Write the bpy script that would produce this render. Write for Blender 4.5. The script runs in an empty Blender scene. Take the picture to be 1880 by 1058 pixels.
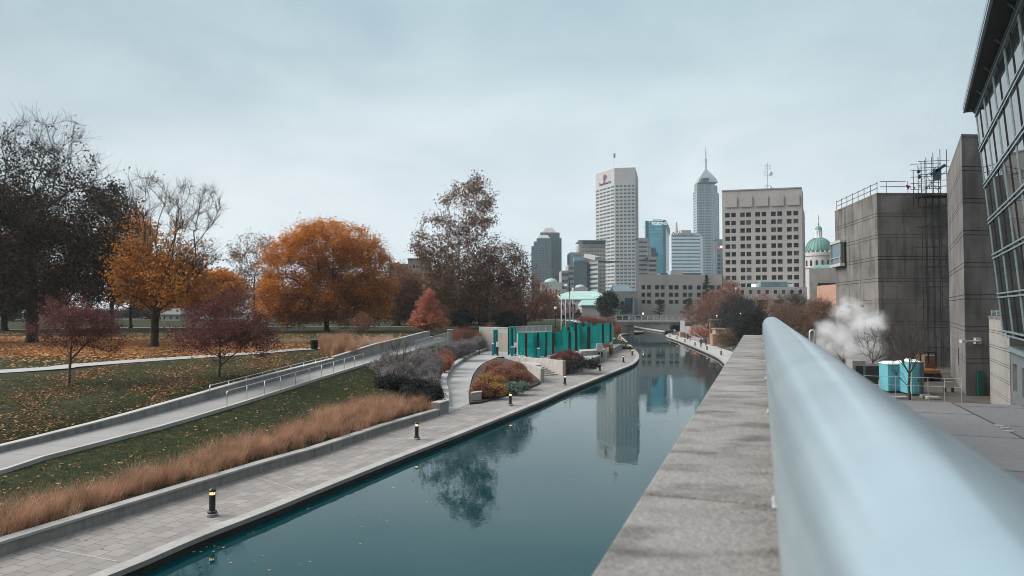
import bpy, bmesh, math, random
import numpy as np
from mathutils import Vector, Matrix
from mathutils.geometry import tessellate_polygon
random.seed(7); rng = np.random.default_rng(7)
R = math.radians
SC = bpy.context.scene
COL = SC.collection

# ------------------------------------------------------------------ camera
CAMZ = 8.15                     # eye height over the water of the canal
F, CX, CY = 1253.0, 940.0, 529.0
PITCH = math.atan(36 / F)
cam_d = bpy.data.cameras.new("camera"); cam = bpy.data.objects.new("camera", cam_d); COL.objects.link(cam)
cam.location = (0, 0, CAMZ); cam.rotation_euler = (R(90) + PITCH, 0, 0)
cam_d.sensor_width = 36; cam_d.lens = 36 * F / 1880
cam_d.clip_start = 0.02; cam_d.clip_end = 9000
cam_d.dof.use_dof = True; cam_d.dof.focus_distance = 45; cam_d.dof.aperture_fstop = 6.3
SC.camera = cam

# ------------------------------------------------------------------ world, sun, exposure
SUN_EL, SUN_AZ = R(38), R(268)
w = bpy.data.worlds.new("World"); SC.world = w; w.use_nodes = True
nt = w.node_tree; nt.nodes.clear(); N = nt.nodes.new; L = nt.links.new
out = N("ShaderNodeOutputWorld"); bg = N("ShaderNodeBackground"); bg.inputs[1].default_value = 0.1
sky = N("ShaderNodeTexSky"); sky.sky_type = 'NISHITA'; sky.sun_disc = False
sky.sun_elevation = SUN_EL; sky.sun_rotation = SUN_AZ; sky.dust_density = 3
tc = N("ShaderNodeTexCoord"); sep = N("ShaderNodeSeparateXYZ"); L(tc.outputs["Generated"], sep.inputs[0])
ramp = N("ShaderNodeValToRGB"); L(sep.outputs[2], ramp.inputs[0])
e = ramp.color_ramp.elements
e[0].position = 0.0; e[0].color = (.72, .745, .755, 1)
e[1].position = 1.0; e[1].color = (1.5, 1.58, 1.64, 1)
for p_, c_ in ((.10, (.69, .73, .745, 1)), (.2, (.62, .68, .705, 1)), (.34, (.445, .55, .595, 1)), (.45, (.39, .51, .56, 1)), (.56, (.62, .72, .77, 1)), (.75, (1.3, 1.38, 1.44, 1))):
    q_ = e.new(p_); q_.color = c_
mp = N("ShaderNodeMapping"); mp.inputs["Scale"].default_value = (1, 1, 2.6); L(tc.outputs["Generated"], mp.inputs[0])
n1 = N("ShaderNodeTexNoise"); n1.inputs["Scale"].default_value = 2.3; n1.inputs["Detail"].default_value = 8; n1.inputs["Roughness"].default_value = .56; n1.inputs["Distortion"].default_value = .4
L(mp.outputs[0], n1.inputs[0])
r2 = N("ShaderNodeValToRGB"); L(n1.outputs[0], r2.inputs[0])
r2.color_ramp.elements[0].position = .32; r2.color_ramp.elements[0].color = (.76, .82, .86, 1)
r2.color_ramp.elements[1].position = .68; r2.color_ramp.elements[1].color = (1.13, 1.12, 1.11, 1)
mul = N("ShaderNodeMixRGB"); mul.blend_type = 'MULTIPLY'; mul.inputs[0].default_value = 1
L(ramp.outputs[0], mul.inputs[1]); L(r2.outputs[0], mul.inputs[2])
# the cloud deck is a little duller away from the bright quarter straight ahead
ahead = N("ShaderNodeMapRange"); ahead.inputs["From Min"].default_value = -.3; ahead.inputs["From Max"].default_value = 1.0
ahead.inputs["To Min"].default_value = 5.0; ahead.inputs["To Max"].default_value = 10.3
vd = N("ShaderNodeVectorMath"); vd.operation = 'DOT_PRODUCT'; vd.inputs[1].default_value = (.16, .98, .10)
L(tc.outputs["Generated"], vd.inputs[0]); L(vd.outputs["Value"], ahead.inputs[0])
mul2 = N("ShaderNodeVectorMath"); mul2.operation = 'SCALE'; L(mul.outputs[0], mul2.inputs[0]); L(ahead.outputs[0], mul2.inputs["Scale"])
mix = N("ShaderNodeMixRGB"); mix.inputs[0].default_value = .95; L(sky.outputs[0], mix.inputs[1]); L(mul2.outputs[0], mix.inputs[2])
L(mix.outputs[0], bg.inputs[0]); L(bg.outputs[0], out.inputs[0])
sd = bpy.data.lights.new("sun", 'SUN'); sd.energy = 5.0; sd.angle = R(48); sd.color = (1, .96, .9)
so = bpy.data.objects.new("sun", sd); COL.objects.link(so)
so.rotation_euler = (R(90) - SUN_EL, 0, R(180) - SUN_AZ)
SC.view_settings.view_transform = 'Standard'; SC.view_settings.look = 'None'
SC.view_settings.exposure = 0.25; SC.view_settings.gamma = 1.0
SC.render.engine = 'CYCLES'
cy = SC.cycles
cy.filter_width = 1.0; cy.use_denoising = True; cy.max_bounces = 8; cy.diffuse_bounces = 3; cy.glossy_bounces = 3; cy.transmission_bounces = 4
cy.transparent_max_bounces = 8; cy.volume_bounces = 4; cy.caustics_reflective = False; cy.caustics_refractive = False

# ------------------------------------------------------------------ where things stand
_sp, _cp = math.sin(PITCH), math.cos(PITCH)
def _ray(px, py):
    a, b = (px - CX) / F, (CY - py) / F
    return (a, _cp - b * _sp, _sp + b * _cp)
def G(px, py, z):
    v = _ray(px, py); t = (z - CAMZ) / v[2]
    return Vector((v[0] * t, v[1] * t, z))
def D(px, py, d):
    v = _ray(px, py); t = d / v[1]
    return Vector((v[0] * t, d, CAMZ + v[2] * t))
def ZD(py, d): return D(CX, py, d).z
def XD(px, d): return (px - CX) / F * d      # close enough at the horizon
AZ = math.atan(457 / F); SA, CA = math.sin(AZ), math.cos(AZ)
def ST(s, t, z=0.0): return Vector((s * CA + t * SA, -s * SA + t * CA, z))

# ------------------------------------------------------------------ objects and tags
def tag(o, label=None, cat=None, group=None, kind=None):
    if label: o["label"] = label
    if cat: o["category"] = cat
    if group: o["group"] = group
    if kind: o["kind"] = kind
    return o
def thing(name, label, cat, loc, group=None):
    o = bpy.data.objects.new(name, None); o.location = loc; o.empty_display_size = .1
    COL.objects.link(o); return tag(o, label, cat, group)
def wloc(o):
    v = Vector((0, 0, 0))
    while o is not None: v = v + o.location; o = o.parent
    return v
KIDS = {}
def adopt(o, parent):
    if parent is not None: o.parent = parent; KIDS.setdefault(parent.name, []).append(o)
def dup(root, loc, rotz=0, label=None, scale=None, group=None):
    def cp(o, par):
        c = o.copy(); COL.objects.link(c)
        if par is not None: adopt(c, par)
        for k in KIDS.get(o.name, []): cp(k, c)
        return c
    r = cp(root, None); r.location = loc; r.rotation_euler = (0, 0, rotz)
    if scale: r.scale = scale if hasattr(scale, '__len__') else (scale,) * 3
    if label: r["label"] = label
    if group: r["group"] = group
    return r
def raw(name, V, Fc, m, parent=None, smooth=False, mi=None):
    V = np.asarray(V, dtype=np.float64)
    if parent is not None:
        wl = wloc(parent); V = V - np.array(wl)
    me = bpy.data.meshes.new(name)
    if isinstance(Fc, np.ndarray):
        k = Fc.shape[1]; me.vertices.add(len(V)); me.vertices.foreach_set("co", V.astype(np.float32).ravel())
        me.loops.add(Fc.size); me.loops.foreach_set("vertex_index", Fc.astype(np.int32).ravel())
        me.polygons.add(len(Fc)); me.polygons.foreach_set("loop_start", np.arange(0, Fc.size, k, dtype=np.int32))
        me.polygons.foreach_set("loop_total", np.full(len(Fc), k, dtype=np.int32)); me.update(calc_edges=True)
    else:
        me.from_pydata([tuple(v) for v in V], [], Fc); me.update()
    for mm in (m if isinstance(m, (list, tuple)) else [m]): me.materials.append(mm)
    if mi is not None: me.polygons.foreach_set("material_index", np.asarray(mi, dtype=np.int32))
    if smooth: me.polygons.foreach_set("use_smooth", np.ones(len(me.polygons), dtype=bool))
    me.validate()
    o = bpy.data.objects.new(name, me); COL.objects.link(o); adopt(o, parent)
    return o
class MB:
    def __init__(s): s.v = []; s.f = []
    def add(s, vs, fs):
        b = len(s.v); s.v += [tuple(v) for v in vs]; s.f += [tuple(i + b for i in f) for f in fs]; return s
    def quad(s, a, b, c, d): return s.add([a, b, c, d], [(0, 1, 2, 3)])
    def box(s, x0, x1, y0, y1, z0, z1):
        return s.add([(x0, y0, z0), (x1, y0, z0), (x1, y1, z0), (x0, y1, z0), (x0, y0, z1), (x1, y0, z1), (x1, y1, z1), (x0, y1, z1)],
                     [(0, 3, 2, 1), (4, 5, 6, 7), (0, 1, 5, 4), (1, 2, 6, 5), (2, 3, 7, 6), (3, 0, 4, 7)])
    def beam(s, a, b, wd, ht, up=(0, 0, 1)):
        a, b = Vector(a), Vector(b); d = (b - a).normalized(); up = Vector(up)
        sd_ = d.cross(up)
        if sd_.length < 1e-4: sd_ = d.cross(Vector((0, 1, 0)))
        sd_.normalize(); u = sd_.cross(d).normalized(); sd_ = sd_ * wd / 2; u = u * ht / 2
        vs = [p + i * sd_ + j * u for p in (a, b) for i, j in ((-1, -1), (1, -1), (1, 1), (-1, 1))]
        return s.add(vs, [(0, 1, 2, 3), (7, 6, 5, 4), (0, 4, 5, 1), (1, 5, 6, 2), (2, 6, 7, 3), (3, 7, 4, 0)])
    def prism(s, pts, z0, z1):
        """closed polygon (x, y) or (x, y, dz) from z0 to z1"""
        n = len(pts); a = sum(pts[i][0] * pts[(i + 1) % n][1] - pts[(i + 1) % n][0] * pts[i][1] for i in range(n))
        if a < 0: pts = pts[::-1]
        lo = [(p[0], p[1], z0) for p in pts]; hi = [(p[0], p[1], z1) for p in pts]
        tri = tessellate_polygon([[Vector(p) for p in hi]])
        fs = []
        for t in tri:
            a_, b_, c_ = (Vector(hi[i]) for i in t)
            t = tuple(t) if (b_ - a_).cross(c_ - a_).z > 0 else tuple(t)[::-1]
            fs.append(tuple(i + n for i in t)); fs.append(t[::-1])
        fs += [(i, (i + 1) % n, (i + 1) % n + n, i + n) for i in range(n)]
        return s.add(lo + hi, fs)
    def tube(s, pts, rad, k=8, cap=True):
        pts = [Vector(p) for p in pts]; n = len(pts); rad = rad if hasattr(rad, '__len__') else [rad] * n
        vs = []; u = None
        for i, p in enumerate(pts):
            d = (pts[min(i + 1, n - 1)] - pts[max(i - 1, 0)]).normalized()
            if u is None: u = d.orthogonal().normalized()
            u = (u - d * u.dot(d)).normalized(); v_ = d.cross(u)
            vs += [p + (u * math.cos(2 * math.pi * j / k) + v_ * math.sin(2 * math.pi * j / k)) * rad[i] for j in range(k)]
        fs = [(i * k + j, i * k + (j + 1) % k, (i + 1) * k + (j + 1) % k, (i + 1) * k + j) for i in range(n - 1) for j in range(k)]
        if cap: fs += [tuple(range(k))[::-1], tuple((n - 1) * k + j for j in range(k))]
        return s.add(vs, fs)
    def lathe(s, prof, c, k=16):
        """prof: (r, z) from bottom to top round the vertical through c"""
        vs = [(c[0] + r * math.cos(2 * math.pi * j / k), c[1] + r * math.sin(2 * math.pi * j / k), c[2] + z) for r, z in prof for j in range(k)]
        n = len(prof)
        fs = [(i * k + j, i * k + (j + 1) % k, (i + 1) * k + (j + 1) % k, (i + 1) * k + j) for i in range(n - 1) for j in range(k)]
        fs += [tuple(range(k))[::-1], tuple((n - 1) * k + j for j in range(k))]
        return s.add(vs, fs)
    def strip(s, A, B, flip=False):
        """loft between two 3-D polylines of the same count"""
        n = len(A)
        f = [(i, i + 1, n + i + 1, n + i) for i in range(n - 1)]
        if flip: f = [q[::-1] for q in f]
        return s.add(list(A) + list(B), f)
    def build(s, name, m, parent=None, smooth=False, bevel=0, autosmooth=False):
        o = raw(name, s.v, s.f, m, parent, smooth)
        if bevel:
            b = o.modifiers.new("bevel", 'BEVEL'); b.width = bevel; b.segments = 2; b.limit_method = 'ANGLE'; b.angle_limit = R(40)
        return o
def flat(pts, z):
    """flat polygon facing up"""
    P3 = [Vector((p[0], p[1], z)) for p in pts]; m = MB(); tri = tessellate_polygon([P3]); fs = []
    for t in tri:
        a, b, c = (P3[i] for i in t)
        fs.append(tuple(t) if (b - a).cross(c - a).z > 0 else tuple(t)[::-1])
    return m.add(P3, fs)
def offset(pl, d):
    """offset a 2-D polyline sideways (positive = to its left)"""
    o = []
    for i, p in enumerate(pl):
        a = Vector(pl[max(i - 1, 0)][:2]); b = Vector(pl[min(i + 1, len(pl) - 1)][:2]); t = (b - a).normalized()
        o.append((p[0] - t.y * d, p[1] + t.x * d) + tuple(p[2:]))
    return o
def smoothline(pts, n):
    """Catmull-Rom through points, n samples"""
    P_ = [Vector(p) for p in pts]; P_ = [P_[0] * 2 - P_[1]] + P_ + [P_[-1] * 2 - P_[-2]]; m = len(P_) - 3; r_ = []
    for i in range(n):
        u = i / (n - 1) * m; k = min(int(u), m - 1); t = u - k; a, b, c, d = P_[k:k + 4]
        r_.append(.5 * ((2 * b) + (c - a) * t + (2 * a - 5 * b + 4 * c - d) * t * t + (3 * b - a - 3 * c + d) * t ** 3))
    return r_

# ------------------------------------------------------------------ materials
def nodes(name):
    m = bpy.data.materials.new(name); m.use_nodes = True; t = m.node_tree; return m, t, t.nodes["Principled BSDF"]
def noise_fac(t, scale, lo, hi, detail=5, stretch=(1, 1, 1), coord="Object", rot=0):
    c = t.nodes.new("ShaderNodeTexCoord"); mp = t.nodes.new("ShaderNodeMapping"); mp.inputs["Scale"].default_value = stretch
    mp.inputs["Rotation"].default_value = (0, 0, rot)
    n = t.nodes.new("ShaderNodeTexNoise"); n.inputs["Scale"].default_value = scale; n.inputs["Detail"].default_value = detail
    r_ = t.nodes.new("ShaderNodeMapRange"); r_.inputs["From Min"].default_value = lo; r_.inputs["From Max"].default_value = hi
    t.links.new(c.outputs[coord], mp.inputs[0]); t.links.new(mp.outputs[0], n.inputs[0]); t.links.new(n.outputs[0], r_.inputs[0])
    return r_.outputs[0], n.outputs[0]
def mixc(t, fac, a, b, mode='MIX'):
    x = t.nodes.new("ShaderNodeMixRGB"); x.blend_type = mode
    for i, q in ((0, fac), (1, a), (2, b)):
        if hasattr(q, 'default_value') or hasattr(q, 'links'): t.links.new(q, x.inputs[i])
        else: x.inputs[i].default_value = q if i == 0 else (tuple(q) + (1,))[:4]
    return x.outputs[0]
def bump(t, b, h, strength=.3, dist=.02):
    n = t.nodes.new("ShaderNodeBump"); n.inputs["Strength"].default_value = strength; n.inputs["Distance"].default_value = dist
    t.links.new(h, n.inputs["Height"]); t.links.new(n.outputs[0], b.inputs["Normal"])
def plain(name, c, rough=.6, metal=0, c2=None, scale=3, spec=.5, emit=None, es=0):
    m, t, b = nodes(name); b.inputs["Roughness"].default_value = rough; b.inputs["Metallic"].default_value = metal
    b.inputs["Specular IOR Level"].default_value = spec
    c2 = c2 or tuple(x * .8 for x in c)
    f, h = noise_fac(t, scale, .35, .65); t.links.new(mixc(t, f, c, c2), b.inputs["Base Color"])
    if emit: b.inputs["Emission Color"].default_value = tuple(emit) + (1,); b.inputs["Emission Strength"].default_value = es
    return m
def concrete(name, c, c2, stain=None, scale=.6, fine=25, streak=2.0, streakf=.5, rough=.85, bmp=.25, zs=.12):
    m, t, b = nodes(name); b.inputs["Roughness"].default_value = rough; b.inputs["Specular IOR Level"].default_value = .3
    f1, _ = noise_fac(t, scale, .3, .7, 6); f2, h2 = noise_fac(t, fine, .3, .7, 4)
    f3, _ = noise_fac(t, streak, .48, .75, 5, (1, 1, zs))
    col = mixc(t, f1, c, c2); m2 = t.nodes.new("ShaderNodeMath"); m2.operation = 'MULTIPLY'; m2.inputs[1].default_value = .35
    t.links.new(f2, m2.inputs[0]); col = mixc(t, m2.outputs[0], col, tuple(x * .6 for x in c2))
    m3 = t.nodes.new("ShaderNodeMath"); m3.operation = 'MULTIPLY'; m3.inputs[1].default_value = streakf; t.links.new(f3, m3.inputs[0])
    col = mixc(t, m3.outputs[0], col, stain or tuple(x * .45 for x in c2))
    t.links.new(col, b.inputs["Base Color"]); bump(t, b, h2, bmp, .01); return m
def paving(name, c, c2, joint, bw, bh, mortar=.012, rot=0.0, offs=.5, stain=.4, rough=.8, speck=0):
    m, t, b = nodes(name); b.inputs["Roughness"].default_value = rough; b.inputs["Specular IOR Level"].default_value = .3
    tcx = t.nodes.new("ShaderNodeTexCoord"); mp = t.nodes.new("ShaderNodeMapping"); mp.inputs["Rotation"].default_value = (0, 0, rot)
    t.links.new(tcx.outputs["Object"], mp.inputs[0])
    br = t.nodes.new("ShaderNodeTexBrick"); t.links.new(mp.outputs[0], br.inputs[0]); br.offset = offs
    br.inputs["Scale"].default_value = 1; br.inputs["Brick Width"].default_value = bw; br.inputs["Row Height"].default_value = bh
    br.inputs["Mortar Size"].default_value = mortar; br.inputs["Mortar Smooth"].default_value = .2
    br.inputs["Color1"].default_value = tuple(c) + (1,); br.inputs["Color2"].default_value = tuple(c2) + (1,); br.inputs["Mortar"].default_value = tuple(joint) + (1,)
    f1, _ = noise_fac(t, .45, .35, .7, 6); q = t.nodes.new("ShaderNodeMath"); q.operation = 'MULTIPLY'; q.inputs[1].default_value = stain; t.links.new(f1, q.inputs[0])
    f2, h2 = noise_fac(t, 30 if not speck else speck, .35, .65, 3)
    col = mixc(t, q.outputs[0], br.outputs[0], tuple(x * .55 for x in c2))
    q2 = t.nodes.new("ShaderNodeMath"); q2.operation = 'MULTIPLY'; q2.inputs[1].default_value = .45 if speck else .25; t.links.new(f2, q2.inputs[0])
    col = mixc(t, q2.outputs[0], col, tuple(x * .5 for x in c)); t.links.new(col, b.inputs["Base Color"])
    bump(t, b, br.outputs["Fac"], -.4, .01); return m
def glass(name, c, rough=.06, c2=None, scale=.15, metal=0, spec=1.0, ior=1.6):
    m, t, b = nodes(name); f, h = noise_fac(t, scale, .4, .6, 3)
    t.links.new(mixc(t, f, c, c2 or tuple(x * 1.5 for x in c)), b.inputs["Base Color"]); b.inputs["Roughness"].default_value = rough
    b.inputs["Specular IOR Level"].default_value = spec; b.inputs["IOR"].default_value = ior; b.inputs["Metallic"].default_value = metal
    return m
def leafmat(name, cols, trans=.25, rough=.7, patch=.5, patchcol=None):
    m, t, b = nodes(name); g = t.nodes.new("ShaderNodeNewGeometry"); r_ = t.nodes.new("ShaderNodeValToRGB")
    t.links.new(g.outputs["Random Per Island"], r_.inputs[0]); el = r_.color_ramp.elements
    n = len(cols); el[0].color = tuple(cols[0]) + (1,); el[1].color = tuple(cols[-1]) + (1,)
    for i in range(1, n - 1): q = el.new(i / (n - 1)); q.color = tuple(cols[i]) + (1,)
    f, _ = noise_fac(t, patch, .4, .6, 2); col = mixc(t, f, r_.outputs[0], patchcol, 'MULTIPLY') if patchcol else r_.outputs[0]
    t.links.new(col, b.inputs["Base Color"]); b.inputs["Roughness"].default_value = rough; b.inputs["Specular IOR Level"].default_value = .15
    if trans:
        tr = t.nodes.new("ShaderNodeBsdfTranslucent"); t.links.new(col, tr.inputs[0]); mx = t.nodes.new("ShaderNodeMixShader"); mx.inputs[0].default_value = trans
        o_ = t.nodes["Material Output"]; t.links.new(b.outputs[0], mx.inputs[1]); t.links.new(tr.outputs[0], mx.inputs[2]); t.links.new(mx.outputs[0], o_.inputs[0])
    return m

M = {}
M['bark'] = concrete('dark_bark', (.055, .042, .034), (.03, .024, .02), scale=2, fine=12, zs=.2)
M['bark2'] = concrete('grey_bark', (.16, .13, .11), (.09, .075, .065), scale=2, fine=12)
M['barkpale'] = concrete('pale_mottled_bark', (.42, .38, .33), (.16, .13, .11), scale=1.2, fine=5)
M['twig'] = plain('twig', (.065, .05, .045), .9)
M['concrete'] = concrete('pale_concrete', (.31, .305, .295), (.22, .215, .21), streakf=.7, streak=4)
M['cap'] = concrete('light_cap_concrete', (.45, .44, .425), (.34, .33, .32), streakf=.2)
M['walk'] = concrete('walk_concrete', (.36, .355, .345), (.33, .325, .32), streakf=0, zs=1, streak=1.5)
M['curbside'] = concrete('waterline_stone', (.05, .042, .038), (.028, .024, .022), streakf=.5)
M['coping'] = concrete('coping_stone', (.38, .365, .35), (.27, .26, .25), fine=9, streakf=.3, zs=1, streak=4)
M['museum'] = concrete('weathered_board_concrete', (.22, .205, .196), (.10, .093, .089), scale=.35, fine=7, streak=1.7, streakf=.85, zs=.12)
M['museumlight'] = concrete('light_board_concrete', (.30, .285, .27), (.21, .2, .19), scale=.25, fine=6, streak=.8, streakf=.55, zs=.15)
M['buff'] = concrete('buff_precast', (.45, .42, .395), (.375, .35, .33), scale=.05, fine=1.5, streak=.25, streakf=.25)
M['buff2'] = concrete('limestone_precast', (.48, .455, .43), (.41, .385, .365), scale=.03, fine=1, streak=.15, streakf=.2)
M['white_pre'] = plain('white_precast', (.36, .35, .345), .8, c2=(.30, .292, .288), scale=.05)
M['greypre'] = plain('grey_precast', (.29, .29, .30), .8, c2=(.23, .235, .245), scale=.05)
M['brick'] = paving('red_brick', (.30, .13, .085), (.22, .10, .07), (.25, .22, .2), .22, .075, .01)
M['pinkbrick'] = concrete('pink_brick_wall', (.42, .24, .18), (.36, .2, .15), scale=.4, fine=4)
M['winD'] = glass('dark_window_glass', (.006, .013, .015), .2, ior=1.35, spec=.35)
M['winT'] = glass('teal_window_glass', (.03, .06, .07), .12, ior=1.5, spec=.6)
M['winB'] = glass('blue_window_glass', (.03, .21, .28), .06)
M['winM'] = glass('blinded_window_glass', (.05, .06, .062), .3, ior=1.35, spec=.35)
M['curtain'] = glass('tower_curtain_glass', (.05, .12, .14), .12, spec=1.0)
M['steel'] = plain('painted_pale_steel', (.24, .31, .335), .35, .3)
M['galv'] = plain('galvanised_steel', (.52, .55, .56), .35, .6, scale=8)
M['dark'] = plain('black_metal', (.016, .017, .018), .4, .2)
M['darkbrown'] = plain('dark_bronze_metal', (.03, .022, .018), .4, .3)
M['copper'] = plain('green_copper', (.10, .24, .205), .55, c2=(.06, .17, .145), scale=.6)
M['palecopper'] = plain('pale_copper_roof', (.30, .44, .41), .6, c2=(.24, .36, .34), scale=.2)
M['asphalt'] = concrete('asphalt', (.06, .06, .062), (.045, .045, .047), streakf=.2)
M['white'] = plain('white_paint', (.75, .76, .76), .4, c2=(.68, .69, .7))
# ------------------------------------------------------------------ lie of the land
def tab(rows): a = np.array(rows, float); return lambda y, a=a: np.interp(y, a[:, 0], a[:, 1])
def ext(rows, y0):      # straight extension backwards to y0
    (a, b), (c, d) = rows[0], rows[1]; return [(y0, b + (d - b) / (c - a) * (y0 - a))] + rows
wallline = [G(0, 1023, .35), G(229, 949, .35), G(375, 902, .35), G(500, 862, .35), G(576, 840, .35), G(706, 794.5, .35), G(806, 763.6, .35)]
curved_l = [G(823, 727.5, .5), G(819, 705.5, .65), G(826, 686.8, .85), G(843, 669.8, 1.05), G(872, 652.8, 1.25), G(899, 643, 1.4)]
_near = [(p.y, p.x) for p in wallline]
xw = tab(ext([_near[0], _near[-1]], -40)[:1] + _near + [(p.y, p.x - .45) for p in curved_l] + [(122, -2), (127, 24), (146, 22.5), (195, 29.5), (216, 32)])
zw = tab([(-40, .72), (50, .72), (59, .75), (67, .9), (76, 1.1), (86, 1.3), (99, 1.55), (122, 1.7), (127, 1.2), (216, 1.2)])
ramp_px = [(0, 868, 1.2), (80, 841, 1.35), (314, 780, 1.8), (440, 742, 2.1), (589, 694.5, 2.6), (678, 667, 3.0), (775, 640, 3.4), (823, 625, 3.7)]
rp = [G(*p) for p in ramp_px]
_r1 = [(p.y, p.x) for p in rp]
xr1 = tab(ext(_r1[:1] + [(_r1[0][0] + 4, _r1[0][1] + .9)], -40)[:1] + _r1 + [(105, -8.0), (127, 12), (216, 18)])
zr = tab([(-40, .5), (rp[0].y, 1.2)] + [(p.y, p.z) for p in rp[1:]] + [(105, 3.8), (127, 4.0), (216, 4.2)])
RW = tab([(-40, 3.1), (40, 3.0), (60, 2.7), (93, 2.5), (216, 2.5)])
WH = tab([(-40, .3), (32, .3), (47, .62), (67, .62), (93, .5), (105, .1), (216, 0)])
xp = tab([(-40, -130), (53.1, -39.8), (73.3, -21.5), (82, -18.2), (95, -14.6), (127, 5), (216, 10)])
zp = tab([(-40, 2.8), (53, 3.0), (73, 3.5), (95, 3.9), (216, 4.2)])
def hleft(x, y):
    a, r1, p = float(xw(y)), float(xr1(y)), float(xp(y)); r2 = r1 - float(RW(y)); zz = float(zr(y)); zb = zz + float(WH(y)) - .04
    return float(np.interp(-x, [-a, -r1, -r2, -r2 + .25, -p, -p + 40, -p + 90], [float(zw(y)), zz - .13, zz - .13, zb, float(zp(y)), 4.0, 4.25]))
def P(px, py):
    """the point of the left-hand land seen at a pixel of the photograph (rough survey: walk along the ray until it meets the ground)"""
    v = _ray(px, py); lo = None
    for i in range(1, 2400):
        t = 15 + i * .15; x, y, z = v[0] * t, v[1] * t, CAMZ + v[2] * t
        if z <= hleft(x, y): return Vector((x, y, hleft(x, y)))
    return G(px, py, 4.2)

# left land
lawnmat, t, b = nodes('lawn')
f1, h1 = noise_fac(t, .12, .35, .65, 4); f2, h2 = noise_fac(t, 14, .3, .7, 6); f3, _ = noise_fac(t, 2.2, .5, .72, 6)
c = mixc(t, f1, (.015, .027, .008), (.033, .042, .014)); c = mixc(t, f2, c, (.012, .018, .009)); q = t.nodes.new("ShaderNodeMath"); q.operation = 'MULTIPLY'; q.inputs[1].default_value = .5
t.links.new(f3, q.inputs[0]); c = mixc(t, q.outputs[0], c, (.12, .07, .03)); t.links.new(c, b.inputs["Base Color"]); b.inputs["Roughness"].default_value = .95
b.inputs["Specular IOR Level"].default_value = .1; bump(t, b, h2, .8, .05)
ys = np.concatenate([np.arange(-40, 10, 10), np.arange(10, 110, 2.0), np.arange(110, 217, 3.9)]); ys[-1] = 216
rows = []
for y in ys:
    a, r1, p = float(xw(y)), float(xr1(y)), float(xp(y)); r2 = r1 - float(RW(y))
    xs = list(np.linspace(a, r1, 7)) + [r2] + list(np.linspace(r2 - .25, p, 9)) + list(np.linspace(p, p - 40, 9))[1:] + [p - 90, -300, -700, -1600]
    rows.append([(x, y, hleft(x, y) + (.06 * math.sin(x * .37 + y * .21) * min(1, max(0, (r2 - 6 - x) / 10)))) for x in xs])
nx = len(rows[0]); V = [v for r_ in rows for v in r_]; Fc = [(j * nx + i, j * nx + i + 1, (j + 1) * nx + i + 1, (j + 1) * nx + i) for j in range(len(rows) - 1) for i in range(nx - 1)]
Fc = [f[::-1] for f in Fc]
o = raw('park_ground', V, Fc, lawnmat, smooth=True); tag(o, kind='structure')
# right land and far land
rs = lambda s, t_: ST(s, t_)
xi = tab([(-40, ST(.2, -40 / CA).x - .0)] + [(ST(.2, tt).y, ST(.2, tt).x) for tt in (0, 60, 118)] + [(118, 38.6), (125, 39.4), (140, 41.3), (181, 45), (216, 48)])
zy = tab([(-40, 1.9), (88, 1.9), (110, 2.2), (150, 3.2), (200, 4.3), (216, 4.3)])
def hright(x, y):
    return float(np.interp(x, [xi(y), xi(y) + 4, xi(y) + 10], [.5, (1.2 if y > 70 else 1.9), zy(y)]))
dirt = concrete('yard_ground', (.10, .085, .075), (.06, .05, .045), scale=.4, fine=8, streak=.5, zs=1)
ys = np.arange(-40, 217, 4.0); rows = []
for y in ys:
    a = float(xi(y)); rows.append([(x, y, hright(x, y)) for x in (a, a + 2, a + 4, a + 7, a + 10, a + 30, a + 80, 250, 900, 1600)])
nx = len(rows[0]); V = [v for r_ in rows for v in r_]; Fc = [(j * nx + i, j * nx + i + 1, (j + 1) * nx + i + 1, (j + 1) * nx + i) for j in range(len(rows) - 1) for i in range(nx - 1)]
tag(raw('yard_ground', V, Fc, dirt, smooth=True), kind='structure')
m = MB(); yl = ys[-1]
m.quad((-1600, 216, 4.25), (34.5, 216, 4.25), (34.5, 300, 4.3), (-1600, 300, 4.3))
m.quad((51.5, 212, 4.25), (1600, 212, 4.25), (1600, 300, 4.3), (51.5, 300, 4.3))
m.quad((-4000, 300, 4.3), (4000, 300, 4.3), (4000, 5000, 4.3), (-4000, 5000, 4.3))
m.quad((34.5, 300, 4.3), (51.5, 300, 4.3), (51.5, 300, -1), (34.5, 300, -1))
m.quad((34.5, 216, 4.25), (34.5, 216, -1), (34.5, 300, -1), (34.5, 300, 4.3)); m.quad((51.5, 212, -1), (51.5, 212, 4.25), (51.5, 300, 4.3), (51.5, 300, -1))
tag(m.build('city_ground', M['asphalt']), kind='structure')

# ------------------------------------------------------------------ water
wm, t, b = nodes('canal_water')
b.inputs["Base Color"].default_value = (.0, .028, .034, 1); b.inputs["Roughness"].default_value = .015; b.inputs["IOR"].default_value = 1.42; b.inputs["Specular IOR Level"].default_value = .5; b.inputs["Specular Tint"].default_value = (.5, 1, 1, 1)
f1, h1 = noise_fac(t, 3.2, 0, 1, 3, (1, .55, 1), rot=-AZ); f2, h2 = noise_fac(t, .09, .46, .62, 2)
mm = t.nodes.new("ShaderNodeMath"); mm.operation = 'MULTIPLY'; t.links.new(h1, mm.inputs[0]); t.links.new(f2, mm.inputs[1])
m3 = t.nodes.new("ShaderNodeMath"); m3.operation = 'MULTIPLY_ADD'; m3.inputs[1].default_value = .28; t.links.new(h1, m3.inputs[0]); t.links.new(mm.outputs[0], m3.inputs[2])
bump(t, b, m3.outputs[0], .17, .035)
m = MB(); m.quad((-60, -40, 0), (90, -40, 0), (90, 301, 0), (-60, 301, 0)); tag(m.build('canal_water', wm), kind='structure')

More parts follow.
